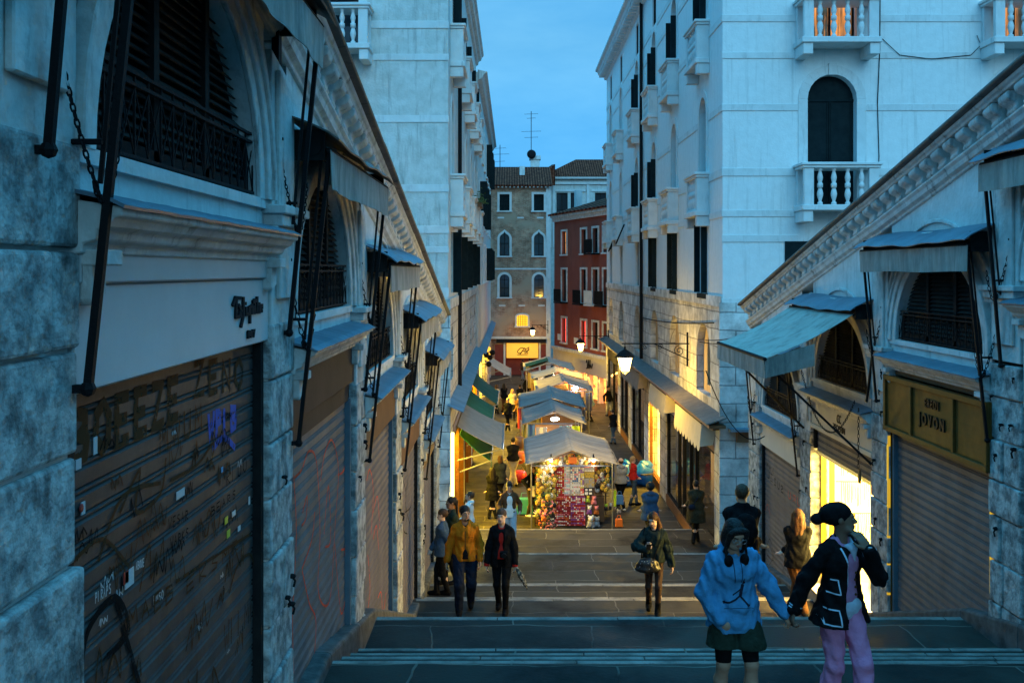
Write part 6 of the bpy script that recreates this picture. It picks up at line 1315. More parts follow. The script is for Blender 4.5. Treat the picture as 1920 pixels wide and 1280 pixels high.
for nm, c_, c2_ in (('k_black', (.005, .005, .006), (.010, .010, .011)), ('k_navy', (.010, .014, .028), (.018, .023, .04)), ('k_mustard', (.50, .135, .006), (.58, .17, .010)), ('k_denim', (.045, .075, .12), (.07, .11, .16)), ('k_brown', (.085, .038, .016), (.12, .055, .024)), ('k_white', (.70, .70, .68), (.78, .77, .74)),
                    ('k_hoodie', (.06, .24, .44), (.08, .29, .50)), ('k_pink', (.62, .24, .42), (.68, .28, .47)), ('k_vest', (.48, .22, .38), (.54, .26, .43)), ('k_shirt', (.48, .60, .72), (.55, .66, .78)), ('k_green', (.018, .028, .018), (.028, .038, .026)), ('k_olive', (.030, .026, .014), (.045, .038, .022)), ('k_bomber', (.012, .020, .019), (.020, .029, .026)),
                    ('k_grey', (.28, .28, .28), (.34, .34, .34)), ('k_red', (.50, .02, .015), (.56, .03, .02)), ('k_beige', (.42, .34, .24), (.50, .42, .30)), ('k_blue', (.035, .065, .11), (.05, .085, .14)), ('k_palegreen', (.30, .42, .36), (.36, .48, .42)), ('k_tights', (.05, .030, .024), (.065, .04, .03)), ('k_denimlight', (.30, .36, .42), (.36, .42, .48)),
                    ('h_black', (.010, .008, .008), (.02, .015, .013)), ('h_brown', (.05, .026, .015), (.08, .04, .02)), ('h_red', (.045, .018, .008), (.075, .03, .012)), ('h_blond', (.32, .19, .08), (.42, .26, .12)), ('h_grey', (.20, .18, .17), (.26, .24, .22))):
    M[nm] = mat(nm, c_, .85 if nm[0] == 'k' else .5, col2=c2_, nscale=20 if nm[0] == 'k' else 45, bump=.9 if nm[0] == 'k' else .8, bscale=13 if nm[0] == 'k' else 60, stain_or_fold=None if nm[0] == 'k' else tuple(min(1, q*2.2) for q in c2_), stscale=(22, 22, 1.5), spec=.08 if nm[0] == 'k' else .2)
M['eye_white'] = mat('eye_white', (.30, .27, .25), .4); M['lip'] = mat('lip', (.34, .10, .08), .45)
V3 = lambda *a: np.array(a, float)
def ik(a, t, l1, l2, pole):
    a, t, pole = map(lambda q: np.array(q, float), (a, t, pole)); d = t-a; L_ = np.linalg.norm(d); 
    if L_ > (l1+l2)*.995: t = a+d/L_*(l1+l2)*.995; d = t-a; L_ = np.linalg.norm(d)
    u = d/L_; c = (l1*l1-l2*l2+L_*L_)/(2*L_); h = math.sqrt(max(l1*l1-c*c, 1e-6)); p = pole-u*pole.dot(u); p /= (np.linalg.norm(p)+1e-9)
    return a+u*c+p*h, t
def hand(wr, d, nrm, s, fine, curl=.5, thumb=1.):
    """palm, four fingers of unequal length with two bends each, thumb from the side of the palm. d: wrist -> knuckles, nrm: out of the back of the hand"""
    d = d/np.linalg.norm(d); nrm = nrm-d*nrm.dot(d); nrm /= np.linalg.norm(nrm); x = np.cross(d, nrm)*s
    Rm = np.stack([x, nrm, d], 1); P = [('e', wr+d*.048, (.042, .017, .052), Rm, .012)]
    if not fine: return P+[('c', wr+d*.08, wr+d*.125-nrm*.035*curl*2, .024, .017), ('c', wr+d*.03+x*.03, wr+d*.075+x*.045-nrm*.02, .013, .011)]
    for i, (o, l) in enumerate(((.030, .070), (.010, .078), (-.011, .072), (-.031, .057))):
        b = wr+d*.088+x*o; c1 = curl*(.8+.14*i); q1 = b+(d*math.cos(c1)-nrm*math.sin(c1)+x*o*.8)*l*.5; c2 = c1*2.1; q2 = q1+(d*math.cos(c2)-nrm*math.sin(c2))*l*.32; c3 = c1*2.7; q3 = q2+(d*math.cos(c3)-nrm*math.sin(c3))*l*.26
        P += [('c', b-d*.02, q1, .0105, .0092, .006), ('c', q1, q2, .0092, .0082, .006), ('c', q2, q3, .0082, .007, .006)]
    b = wr+d*.025+x*.032; q1 = b+(d*.75+x*.55-nrm*.35)*.042; q2 = q1+(d*.95+x*.05-nrm*.4)*.034
    return P+[('c', b, q1, .014, .011, .012), ('c', q1, q2, .011, .009, .006)]
def rotm(yaw=0., pitch=0., roll=0.):
    """yaw: turn towards image right; pitch: bow forward; roll: tilt to image right"""
    return np.array(Matrix.Rotation(R(yaw), 3, 'Z') @ Matrix.Rotation(R(pitch), 3, 'X') @ Matrix.Rotation(R(roll), 3, 'Y'))
def person(label, x, d, h=1.70, yaw=0., lean=0., tilt=0., head=(0, 0, 0), feet=None, hands=None, build=1., skin='skin_light', top=None, inner=None, bottom=None, shoes='k_black', hair=('short', 'h_black'), vox=.012, fine=False, gz=None, extra=None,
           kneef=1., handdir=None, curl=(.5, .5), belly=0., face=True, nm='person', elbow=None, group=None, hips=0.):
    """x, d: where the person stands. Local axes follow the street: +x right, -y towards the bridge top. yaw 0 looks up the stairs, 180 looks down the street."""
    gz = GZ(d) if gz is None else gz; root = thing(nm, label, 'person', (x, d, gz), group); sc = h/1.70; root.scale = (sc,)*3
    Y = rotm(yaw); feet = feet or [(-.11, 0, 0), (.11, 0, 0)]; pel = V3(hips, 0, .915); F = Y @ V3(0, -1, 0)
    fz = [min(f[2], .25) for f in feet]; spread = max(abs(feet[0][1]-feet[1][1]), 0); pel[2] -= min(.05, spread**2*.22)
    Um = Y @ rotm(0, 0, tilt) @ rotm(0, lean); U = lambda p: pel+Um @ (np.array(p, float)-V3(0, 0, .915))
    hp = [pel+Y @ V3(s*.088*build, 0, -.01) for s in (-1, 1)]; bw = build
    an = [V3(f[0], f[1], f[2]+.085) for f in feet]; kn = []
    for i in (0, 1): k_, a_ = ik(hp[i], an[i], .425, .415, F+V3(0, 0, .1)); kn.append(k_); an[i] = a_
    sh = [U((s*.158*bw, .005, 1.365)) for s in (-1, 1)]; hands = hands or [(-.27, -.02, .80), (.27, -.02, .80)]; el = []; wr = []
    for i, s in enumerate((-1, 1)):
        pole = (Y @ V3(s*.35, 1, -.3)) if not elbow or elbow[i] is None else np.array(elbow[i], float); t = V3(*hands[i])
        e_, w_ = ik(sh[i], t, .285, .255, pole); el.append(e_); wr.append(w_)
    nb = U((0, .012, 1.42)); Hm = Um @ rotm(*head); hd0 = U((0, -.005, 1.50)); Hd = lambda p: hd0+Hm @ (np.array(p, float)-V3(0, 0, 1.50))
    # ---- body
    B = [('e', U((0, 0, .95)), (.135*bw, .088*bw, .12), Um), ('e', U((0, .0, 1.11)), (.112*bw, .078*bw, .15), Um), ('e', U((0, .0, 1.26)), (.145*bw, .092*bw, .15), Um), ('c', sh[0]*.88+U((0, 0, 1.22))*.12, sh[1]*.88+U((0, 0, 1.22))*.12, .034, .034), ('c', nb-V3(0, 0, .02), Hd((0, .01, 1.53)), .055*bw**.5, .050*bw**.5)]
    for i in (0, 1):
        B += [('c', hp[i], kn[i], .078*bw, .050*bw), ('c', kn[i], kn[i]*.6+an[i]*.4+F*-.012, .050*bw, .050*bw), ('c', kn[i]*.6+an[i]*.4+F*-.012, an[i], .050*bw, .034), ('c', an[i], an[i]+F*.10-V3(0, 0, .055), .032, .020), ('c', sh[i]*.88+U((0, 0, 1.22))*.12, el[i], .038*bw, .034*bw), ('c', el[i], wr[i], .034*bw, .025)]
        dd = (wr[i]-el[i]) if not handdir or handdir[i] is None else np.array(handdir[i][0], float); nn = (Y @ V3((-1, 1)[i], 0, .0)) if not handdir or handdir[i] is None or len(handdir[i]) < 2 else np.array(handdir[i][1], float)
        B += hand(wr[i], dd, nn, (-1, 1)[i]*(-1), fine, curl[i])
    # ---- head
    z0 = 1.592
    B += [('e', Hd((0, .016, z0+.022)), (.074, .092, .090), Hm, .02), ('e', Hd((0, -.026, z0-.028)), (.056, .060, .080), Hm, .03), ('c', Hd((0, -.066, z0-.088)), Hd((0, -.058, z0-.085)), .019, .022, .03), ('c', Hd((-.034, -.045, z0-.075)), Hd((.034, -.045, z0-.075)), .026, .026, .03)]
    if face: B += [('c', Hd((0, -.082, z0+.016)), Hd((0, -.104, z0-.020)), .007, .012, .012), ('e', Hd((0, -.094, z0-.026)), (.016, .011, .009), Hm, .008), ('c', Hd((-.034, -.074, z0+.030)), Hd((.034, -.074, z0+.030)), .011, .011, .014), ('e', Hd((0, -.082, z0-.056)), (.020, .008, .010), Hm, .012)]
    for s in (-1, 1): B.append(('e', Hd((s*.076, .012, z0-.002)), (.010, .020, .031), Hm, .008))
    neg = [('e', Hd((s*.031, -.098, z0+.008)), (.017, .018, .011), Hm) for s in (-1, 1)] if face else []
    V, Q = grow(B, .03, vox, neg=neg, nk=.012); rawmesh('body', V, Q, skin, root)
    if face:
        b = MB(); b2 = MB(); b3 = MB(); b4 = MB()
        for s in (-1, 1):
            c = Hd((s*.031, -.0795, z0+.007)); b.ball(c, .0112, 8, 6, (1.15, 1, .7)); c = Hd((s*.031, -.0865, z0+.006)); b2.ball(c, .0068, 6, 5, (1, .8, 1)); b3.tube([Hd((s*.014, -.093, z0+.026)), Hd((s*.032, -.092, z0+.033)), Hd((s*.048, -.078, z0+.028))], [.0035, .0045, .003], 5)
        b4.tube([Hd((-.023, -.079, z0-.055)), Hd((-.008, -.0895, z0-.052)), Hd((.008, -.0895, z0-.052)), Hd((.023, -.079, z0-.055))], [.002, .0055, .0055, .002], 6); b4.tube([Hd((-.019, -.079, z0-.060)), Hd((0, -.088, z0-.0625)), Hd((.019, -.079, z0-.060))], [.002, .0065, .002], 6)
        for bb, n_, m_ in ((b, 'eye', 'eye_white'), (b2, 'iris', 'h_black'), (b3, 'eyebrow', hair[1] if hair[0] != 'hat' else 'h_black'), (b4, 'lips', 'lip')): o = bb.build(n_, m_, None, smooth=True); o.parent = root
    # ---- clothes
    def torso(ext, hem, flare=0., wst=1., sl=1., cuffs=0.):
        gs = [sh[i]*.90+U((0, 0, 1.22))*.10 for i in (0, 1)]
        G = [('e', U((0, 0, 1.26)), ((.150+ext)*bw, .098*bw+ext, .165), Um), ('e', U((0, -.0-belly*.5, 1.10)), ((.128+ext)*bw*wst, .088*bw+ext+belly, .17), Um), ('c', gs[0], gs[1], .040+ext*.6, .040+ext*.6)]+[('c', U((s*.035, .012, 1.435)), U((s*.125*bw, .008, 1.375)), .034+ext*.35, .038+ext*.5) for s in (-1, 1)]+[('c', U((0, .04, 1.30)), U((0, .035, 1.43)), .06, .045+ext*.3)]
        lo_ = hem-.02
        if hem < 1.02: G.append(('e', U((0, 0, max(hem, .80))), (((.158 if hem < .95 else .140)+ext+flare)*bw, (.120 if hem < .95 else .098)*bw+ext+flare*.8, .20), Um))
        if hem < .95: G.append(('e', U((0, 0, .99)), ((.150+ext)*bw, .108*bw+ext, .17), Um))
        if hem < .82: 
            for s in (-1, 1): G.append(('c', U((s*.05, 0, .95)), U((s*(.05+flare*.6), 0, hem)), .12*bw+ext*.5, .13*bw+ext*.5+flare))
        if sl > 0:
            for i in (0, 1):
                if sl >= .99: G += [('c', gs[i], el[i], .046*bw**.7+ext*.62, .040*bw**.7+ext*.8), ('c', el[i], wr[i]-(wr[i]-el[i])*.06, .040*bw**.7+ext*.8, .029+ext*.7+cuffs)]
                else: G += [('c', sh[i], sh[i]+(el[i]-sh[i])*sl*2, .050+ext, .048+ext)]
        return G
    def cutdown(hem): return [(U((0, 0, hem)), -Um[:, 2])]
    hf = .03
    GM = {}
    if inner: m_, ext, hem = inner[:3]; V, Q = grow(torso(ext, hem, sl=0), hf, vox, cuts=[(U((0, 0, hem)), Um @ V3(0, 0, -1))], wrinkle=.0015, seed=2); GM['inner'] = (V, Q); rawmesh('shirt', V, Q, m_, root)
    if top:
        m_, ext, hem = top[:3]; o = top[3] if len(top) > 3 else {}; P = torso(ext, hem, o.get('flare', 0), o.get('waist', 1), o.get('sleeve', 1), o.get('cuff', 0)); ng = []
        if o.get('hood'): P += [('e', U((0, .085, 1.43)), (.10, .055, .065), Um), ('c', U((-.075, .03, 1.44)), U((0, -.055, 1.405)), .030, .022), ('c', U((.075, .03, 1.44)), U((0, -.055, 1.405)), .030, .022)]; ng += [('c', U((0, -.02, 1.40)), U((0, .0, 1.60)), .050, .062)]
        if o.get('collar'): P += [('c', U((s*.066, .02, 1.455)), U((s*.030, -.075, 1.40)), .020, .016) for s in (-1, 1)]+[('c', U((-.06, .04, 1.462)), U((.06, .04, 1.462)), .024, .024)]; ng += [('c', U((0, -.03, 1.38)), U((0, .0, 1.60)), .042, .060)]
        if not o.get('hood') and not o.get('collar'): ng += [('c', U((0, -.03, 1.43)), U((0, .0, 1.60)), .05, .062)]
        if o.get('open'):
            w_ = o['open']; q = o.get('ox', 0); sk = o.get('skew', 0)
            for i in range(7):
                za = 1.42+(hem-.05-1.42)*i/7; zb_ = 1.42+(hem-.05-1.42)*(i+1)/7; wa = w_*(.8+.5*i/7); ng += [('c', U((q+sk*i/7+t*wa, -.155-(0 if w_ > .03 else .05), za)), U((q+sk*(i+1)/7+t*wa, -.155-(0 if w_ > .03 else .05), zb_)), .062 if w_ > .03 else .082, .062 if w_ > .03 else .082) for t in ((-.5, 0, .5) if w_ > .05 else (0,))]
        cu = [(U((0, 0, hem)), Um @ V3(0, 0, -1))] if o.get('keep') is None else []
        # sleeves hang below the hem: grow torso and sleeves apart when the hem would cut them
        arms = [p for p in P if p[0] == 'c' and any(np.allclose(p[1], q_) for q_ in (*el,)) or (p[0] == 'c' and any(np.allclose(p[2], q_) for q_ in (*el,)))]
        low = min(wr[0][2], wr[1][2]) < hem+.05 or bool(o.get('open'))
        V, Q = grow(P, hf, vox, cuts=[] if low else cu, neg=ng, wrinkle=o.get('wr', .003), seed=o.get('seed', 1))
        if low:
            # drop the skirt of the garment below the hem but keep the sleeves: rebuild with an undercut
            body_ = [p for p in P if not any(p is a_ for a_ in arms)]; V1, Q1 = grow(body_, hf, vox, cuts=cu, neg=ng, wrinkle=o.get('wr', .003), seed=o.get('seed', 1)); V2, Q2 = grow(arms, hf, vox, wrinkle=o.get('wr', .003)*1.2, seed=o.get('seed', 1)+1)
            V = np.concatenate([V1, V2]); Q = np.concatenate([Q1, Q2+len(V1)])
        GM['top'] = (V, Q); rawmesh(o.get('nm', 'jacket'), V, Q, m_, root)
    if bottom:
        kd, m_ = bottom[:2]; o = bottom[2] if len(bottom) > 2 else {}; ext = o.get('ext', .016 if kd == 'trousers' else .005); fl_ = o.get('flare', 0)
        P = [('e', pel+V3(0, 0, .03), ((.142)*bw+ext, .092*bw+ext, .13), Um), ('c', hp[0], hp[1], .085*bw+ext*.5, .085*bw+ext*.5)]; cu = []
        if kd in ('trousers', 'tights'):
            for i in (0, 1):
                lo_ = an[i]-V3(0, 0, .045 if fl_ else .01); P += [('c', hp[i], kn[i], .082*bw+ext, .054*bw+ext), ('c', kn[i], lo_, .054*bw+ext, (.040 if kd == 'trousers' else .036)+ext*.8+fl_)]
        elif kd == 'shorts':
            for i in (0, 1): e_ = hp[i]+(kn[i]-hp[i])*o.get('len', .75); P.append(('c', hp[i], e_, .078*bw+ext*.5, .080*bw+ext+fl_))
        elif kd == 'skirt':
            for i in (0, 1): P.append(('c', hp[i], hp[i]+(kn[i]-hp[i])*.55, .10*bw+ext, .115*bw+ext))
            cu = [((0, 0, pel[2]-.25), (0, 0, -1))]
        if kd == 'shorts': cu = [((0, 0, pel[2]-.42*o.get('len', .75)), (0, 0, -1))]
        V, Q = grow(P, .025, vox, cuts=cu, wrinkle=o.get('wr', .003), seed=4); rawmesh({'trousers': 'trousers', 'tights': 'tights', 'shorts': 'shorts', 'skirt': 'skirt'}[kd], V, Q, m_, root)
        if o.get('under'):
            P = [('c', hp[i], hp[i]+(kn[i]-hp[i])*o['under'][1], .085*bw, .062*bw) for i in (0, 1)]; V, Q = grow(P, .02, vox); rawmesh('leggings', V, Q, o['under'][0], root)
    for i in (0, 1):
        f2 = F; P = [('c', an[i]-V3(0, 0, .042)-f2*.035, an[i]-V3(0, 0, .045)+f2*.15, .045, .040), ('c', an[i]+V3(0, 0, .02), an[i]-V3(0, 0, .03)+f2*.03, .046, .052), ('c', an[i]-V3(0, 0, .01)+f2*.02, an[i]-V3(0, 0, .04)+f2*.10, .044, .038)]
        if o_boot := (bottom and len(bottom) > 2 and bottom[2].get('boot')): P += [('c', kn[i]*.35+an[i]*.65, an[i], .052*bw, .045)]
        V, Q = grow(P, .02, vox, cuts=[((0, 0, an[i][2]-.085), (0, 0, -1))]); rawmesh('shoe', V, Q, shoes, root)
    # ---- hair
    st_, hm = hair[:2]; sk = [('e', Hd((0, .022, z0+.030)), (.084, .102, .094), Hm)]; ng = [('e', Hd((0, -.135, z0-.055)), (.085, .085, .125), Hm), ('e', Hd((0, -.02, z0-.12)), (.11, .10, .075), Hm)]; wr_ = .0025
    if st_ == 'short': pass
    elif st_ == 'bald': sk = [('e', Hd((0, .05, z0-.005)), (.078, .07, .06), Hm)]
    elif st_ == 'bun': sk += [('e', Hd((0, .09, z0+.07)), (.04, .04, .038), Hm)]
    elif st_ == 'bob': sk += [('e', Hd((0, .030, z0-.045)), (.097, .092, .13), Hm), ('c', Hd((-.05, -.062, z0+.082)), Hd((.05, -.062, z0+.082)), .020, .020)]; ng = [('e', Hd((0, -.118, z0-.035)), (.066, .075, .102), Hm), ('c', Hd((0, -.04, z0-.20)), Hd((0, -.02, z0-.13)), .055, .055)]; sk += [('c', Hd((s*.072, -.055, z0+.06)), Hd((s*.086, -.050, z0-.13)), .024, .018) for s in (-1, 1)]
    elif st_ == 'long': sk += [('c', Hd((s*.07, .02, z0+.02)), Hd((s*.085, .035, z0-.16)), .034, .034) for s in (-1, 1)]+[('c', Hd((s*.085, .03, z0-.12)), U((s*.085, -.06 if len(hair) > 2 else .075, 1.24)), .034, .020) for s in (-1, 1)]+[('c', Hd((s*.03, .08, z0-.02)), U((s*.03, .10, 1.27)), .05, .035) for s in (-1, 1)]; ng = [('e', Hd((0, -.13, z0-.05)), (.064, .07, .12), Hm)]
    elif st_ == 'tail': sk += [('c', Hd((0, .11, z0+.03)), U((0, .13, 1.28)), .03, .02)]
    elif st_ == 'afro': sk = [('e', Hd((0, .03, z0+.03)), (.115, .12, .115), Hm)]
    elif st_ == 'hat': sk = [('e', Hd((0, .028, z0+.034)), (.086, .103, .094), Hm), ('e', Hd((0, .085, z0+.03)), (.084, .085, .082), Hm), ('e', Hd((0, .185, z0-.015)), (.038, .048, .045), Hm)]; ng = [('e', Hd((0, -.125, z0-.045)), (.12, .10, .11), Hm)]; wr_ = .0015
    V, Q = grow(sk, .02, vox, neg=ng, wrinkle=wr_); rawmesh('hair' if st_ != 'hat' else 'head_wrap', V, Q, hm, root)
    J = dict(root=root, U=U, Hd=Hd, Um=Um, Hm=Hm, sh=sh, el=el, wr=wr, kn=kn, an=an, hp=hp, F=F, GM=GM, z0=z0, sc=sc, pel=pel, Y=Y)
    if extra: extra(J)
    return J
def loc_build(mb, name, m, root, **k):
    o = mb.build(name, m, None, **k); o.parent = root; return o
def bvh(G): return BVHTree.FromPolygons([tuple(v) for v in G[0]], [tuple(int(i) for i in q) for q in G[1]])
def on_front(G, J, pts, w, name, m, lift=.003, dirv=None, sub=10):
    """a ribbon laid on the garment, points given in torso x, z"""
    bt = bvh(G); n_ = J['Um'] @ V3(0, 1, 0) if dirv is None else dirv; P = []
    for (a, b) in zip(pts, pts[1:]): P += [(a[0]+(b[0]-a[0])*i/sub, a[1]+(b[1]-a[1])*i/sub) for i in range(sub)]
    P.append(pts[-1]); mb = MB(); row = []
    for i, p in enumerate(P):
        q = P[min(i+1, len(P)-1)]; o = P[max(i-1, 0)]; t = Vector((q[0]-o[0], q[1]-o[1])).normalized(); nx = (-t.y*w/2, t.x*w/2); pr = []
        for s in (-1, 1):
            src = J['U']((p[0]+s*nx[0], -.6, p[1]+s*nx[1])); hit = bt.ray_cast(Vector(src), Vector(n_))
            pr.append(tuple(hit[0]-Vector(n_)*lift) if hit[0] is not None else None)
        row.append(pr)
    vs = []; fs = []
    for a, b in zip(row, row[1:]):
        if None in a or None in b or (Vector(a[0])-Vector(b[0])).length > .12: continue
        o = len(vs); vs += [a[0], a[1], b[1], b[0]]; fs.append((o, o+1, o+2, o+3))
    if vs: mb.add(vs, fs); return loc_build(mb, name, m, J['root'])
# ------------------------------------------------------------------ the people of the photograph
def px_x(px, d): return (px-960)*d/1867
# --- woman in black trimmed jacket and pink trousers
def ex_pink(J):
    r = J['root']; G = J['GM']['top']; U = J['U']
    for pts in ([(-.005, 1.39), (.035, 1.2), (.055, 1.02), (.02, .86), (-.04, .74)],): on_front(G, J, [(-.06+p[0], p[1]) for p in pts], .014, 'white_trim', 'k_shirt')
    for (cx, cz, w, hh) in ((-.135, 1.10, .085, .10), (-.165, .88, .10, .11)):
        on_front(G, J, [(cx-w/2, cz+hh/2+.01), (cx+w/2, cz+hh/2), (cx+w/2, cz-hh/2), (cx-w/2, cz-hh/2+.01), (cx-w/2, cz+hh/2+.01)], .010, 'pocket_trim', 'k_shirt')
    b = MB()
    for i in (0, 1):
        w = J['wr'][i]; e = J['el'][i]; dd = (w-e)/np.linalg.norm(w-e); c = w-dd*.02; b.tube([tuple(c-dd*.009), tuple(c+dd*.004)], .052, 14, False); b.tube([tuple(c-dd*.028), tuple(c-dd*.020)], .053, 14, False)
    loc_build(b, 'cuff_trim', 'k_shirt', r, smooth=True, solid=.004)
    Gi = J['GM']['inner']; bt = bvh(Gi); b = MB()
    for z in (1.20, 1.145, 1.09, 1.035): 
        h_ = bt.ray_cast(Vector(U((.055, -.6, z))), Vector(J['Um'] @ V3(0, 1, 0)))
        if h_[0]: b.ball(tuple(h_[0]-Vector(J['Um'] @ V3(0, .006, 0))), .010, 8, 6)
    loc_build(b, 'button', 'k_brown', r, smooth=True)
    # pale shirt under the vest: collar and tail
    P = [('e', U((.03, -.01, .93)), (.150, .110, .13), J['Um']), ('c', U((.055, .02, 1.455)), U((.05, -.085, 1.385)), .022, .020), ('c', U((-.05, .02, 1.455)), U((.01, -.085, 1.385)), .022, .020), ('c', U((.03, -.085, 1.40)), U((.045, -.098, 1.26)), .03, .012)]
    V, Q = grow(P, .02, .007, cuts=[(U((.05, 0, .80)), (.5, 0, -.8))], neg=[('c', U((0, -.02, 1.42)), U((0, 0, 1.6)), .046, .06)], wrinkle=.003); rawmesh('shirt', V, Q, 'k_shirt', r)
    w = J['wr'][1]; e = J['el'][1]; dd = (w-e)/np.linalg.norm(w-e); b = MB(); b.tube([tuple(w+dd*.0), tuple(w+dd*.014)], .034, 12, False); loc_build(b, 'watch_strap', 'k_black', r, solid=.004); b = MB(); c = w+dd*.007+V3(.0, -.036, .0); b.box(c[0]-.017, c[0]+.017, c[1]-.006, c[1]+.004, c[2]-.02, c[2]+.02); loc_build(b, 'watch_face', 'chrome', r, bevel=.005)
XA = px_x(1575, 7.5)
person('woman in black jacket with pale trim and pink trousers, hand at her mouth', XA, 7.5, 1.66, yaw=22, lean=2, head=(52, -2, 4), feet=[(-.10, .10, 0), (.14, -.14, 0)],
       hands=[((px_x(1484, 7.5)-XA)/.976, .02, .815), (.150, -.20, 1.395)], handdir=[((-.25, -.05, -1), (-1, 0, .1)), ((-.50, .38, .78), (.35, -.9, .2))], curl=(.75, .25), elbow=[None, (.45, -.1, -1)], skin='skin_brown', fine=True, vox=.0065, build=1.0,
       top=('k_black', .028, .80, dict(open=.085, ox=.055, skew=.0, wr=.006, flare=.03, cuff=.008, nm='jacket')), inner=('k_vest', .014, .98), bottom=('trousers', 'k_pink', dict(flare=.035, ext=.016, wr=.006)), hair=('hat', 'k_black'), extra=ex_pink)
# --- girl in the blue hoodie
def ex_girl(J):
    r = J['root']; G = J['GM']['top']; U = J['U']; Hd = J['Hd']; z0 = J['z0']
    fig = [([(.045, 1.205), (.052, 1.190)], .024), ([(.040, 1.185), (.02, 1.13), (.012, 1.09)], .026), ([(.012, 1.095), (-.03, 1.065), (-.085, 1.045), (-.11, 1.04)], .015), ([(.012, 1.09), (.045, 1.05), (.075, 1.01)], .015), ([(.035, 1.17), (.046, 1.20), (.05, 1.235)], .009), ([(.02, 1.15), (-.02, 1.12), (-.05, 1.10)], .010), ([(-.11, 1.045), (-.13, 1.035)], .02), ([(.075, 1.015), (.085, 1.0)], .02)]
    for p, w in fig: on_front(G, J, p, w, 'printed_figure', 'k_navy', sub=4)
    for s in (-1, 1): on_front(G, J, [(s*.03, 1.38), (s*.034, 1.27), (s*.028, 1.20)], .006, 'drawstring', 'k_navy')
    on_front(G, J, [(-.13, .99), (-.05, 1.0), (.07, .99), (.12, .98)], .004, 'pocket_seam', 'k_navy'); 
    b = MB()
    for s in (-1, 1):
        ring = [Hd((s*.033+.026*math.cos(2*PI*i/14), -.106, z0+.002+.021*math.sin(2*PI*i/14))) for i in range(15)]; b.tube([tuple(p) for p in ring], .0022, 5, False); b.tube([tuple(Hd((s*.058, -.103, z0+.006))), tuple(Hd((s*.082, .01, z0+.006)))], .002, 4)
    b.tube([tuple(Hd((-.008, -.108, z0+.004))), tuple(Hd((.008, -.108, z0+.004)))], .002, 4); loc_build(b, 'glasses', 'chrome', r)
    b = MB(); arc = [U((.085*math.sin(t), .0+.075*math.cos(t)-.0, 1.435-.02*math.cos(t)*0)) for t in [(-2.4+4.8*i/18) for i in range(19)]]; b.tube([tuple(p) for p in arc], .014, 8); loc_build(b, 'headphone_band', 'k_black', r, smooth=True)
    b = MB(); [b.ball(tuple(U((s*.068, -.105, 1.385))), .046, 12, 8, (.85, .6, 1.1)) for s in (-1, 1)]; loc_build(b, 'headphone_cup', 'k_black', r, smooth=True)
    V, Q = grow([('c', Hd((s*.085, -.05, z0-.05)), U((s*.10, -.10, 1.29)), .012, .006) for s in (-1, 1)], .01, .006); rawmesh('hair', V, Q, 'h_black', r)
XG = px_x(1376, 7.6)
person('girl in bright blue hoodie with glasses and headphones round her neck', XG, 7.6, 1.53, yaw=6, lean=5, tilt=-3, head=(8, 22, 3), feet=[(-.13, .05, 0), (.13, -.08, 0)], hands=[(-.15, -.135, .86), (.425, -.08, .87)], handdir=[((.6, -.2, -.4), (-.3, -1, 0)), ((.55, .0, -.85), (.6, -.6, .3))], curl=(.6, .7),
       elbow=[(-1, .6, -.2), (.2, .9, -.5)], skin='skin_tan', fine=True, vox=.0065, build=1.08, top=('k_hoodie', .042, .78, dict(hood=1, wr=.008, cuff=.004, nm='hoodie', flare=.008)), bottom=('shorts', 'k_green', dict(ext=.03, len=.66, flare=.03, under=('k_black', .90))), shoes='k_white', hair=('bob', 'h_black'), extra=ex_girl)
# --- couple coming up
def ex_man(J):
    r = J['root']; U = J['U']; G = J['GM']['top']; on_front(G, J, [(0, 1.38), (0, .86)], .012, 'button_placket', 'k_brown'); [on_front(G, J, [(s*.045, 1.24), (s*.125, 1.235)], .006, 'pocket_seam', 'k_brown') for s in (-1, 1)]
    Hd = J['Hd']; z0 = J['z0']; V, Q = grow([('c', Hd((-.046, -.035, z0-.06)), Hd((-.02, -.082, z0-.088)), .016, .014), ('c', Hd((.046, -.035, z0-.06)), Hd((.02, -.082, z0-.088)), .016, .014), ('c', Hd((-.02, -.084, z0-.088)), Hd((.02, -.084, z0-.088)), .015, .015), ('c', Hd((-.02, -.089, z0-.044)), Hd((.02, -.089, z0-.044)), .005, .005)], .01, .008); rawmesh('beard', V, Q, 'h_black', r)
XM, XW = px_x(872, 16.5), px_x(941, 16.5)
person('bearded man in mustard jacket and dark jeans walking up the stairs', XM, 16.5, 1.78, yaw=4, head=(18, 2, 0), feet=[(-.09, -.12, .0), (.08, .20, .03)], hands=[(-.29, -.05, .80), (.24, -.06, .84)], skin='skin_tan', vox=.010, fine=True, build=1.08, top=('k_mustard', .030, .86, dict(collar=1, open=.012, wr=.005, nm='jacket')), inner=('k_black', .012, .90), bottom=('trousers', 'k_navy', dict(ext=.024, wr=.005)), hair=('short', 'h_black'), extra=ex_man)
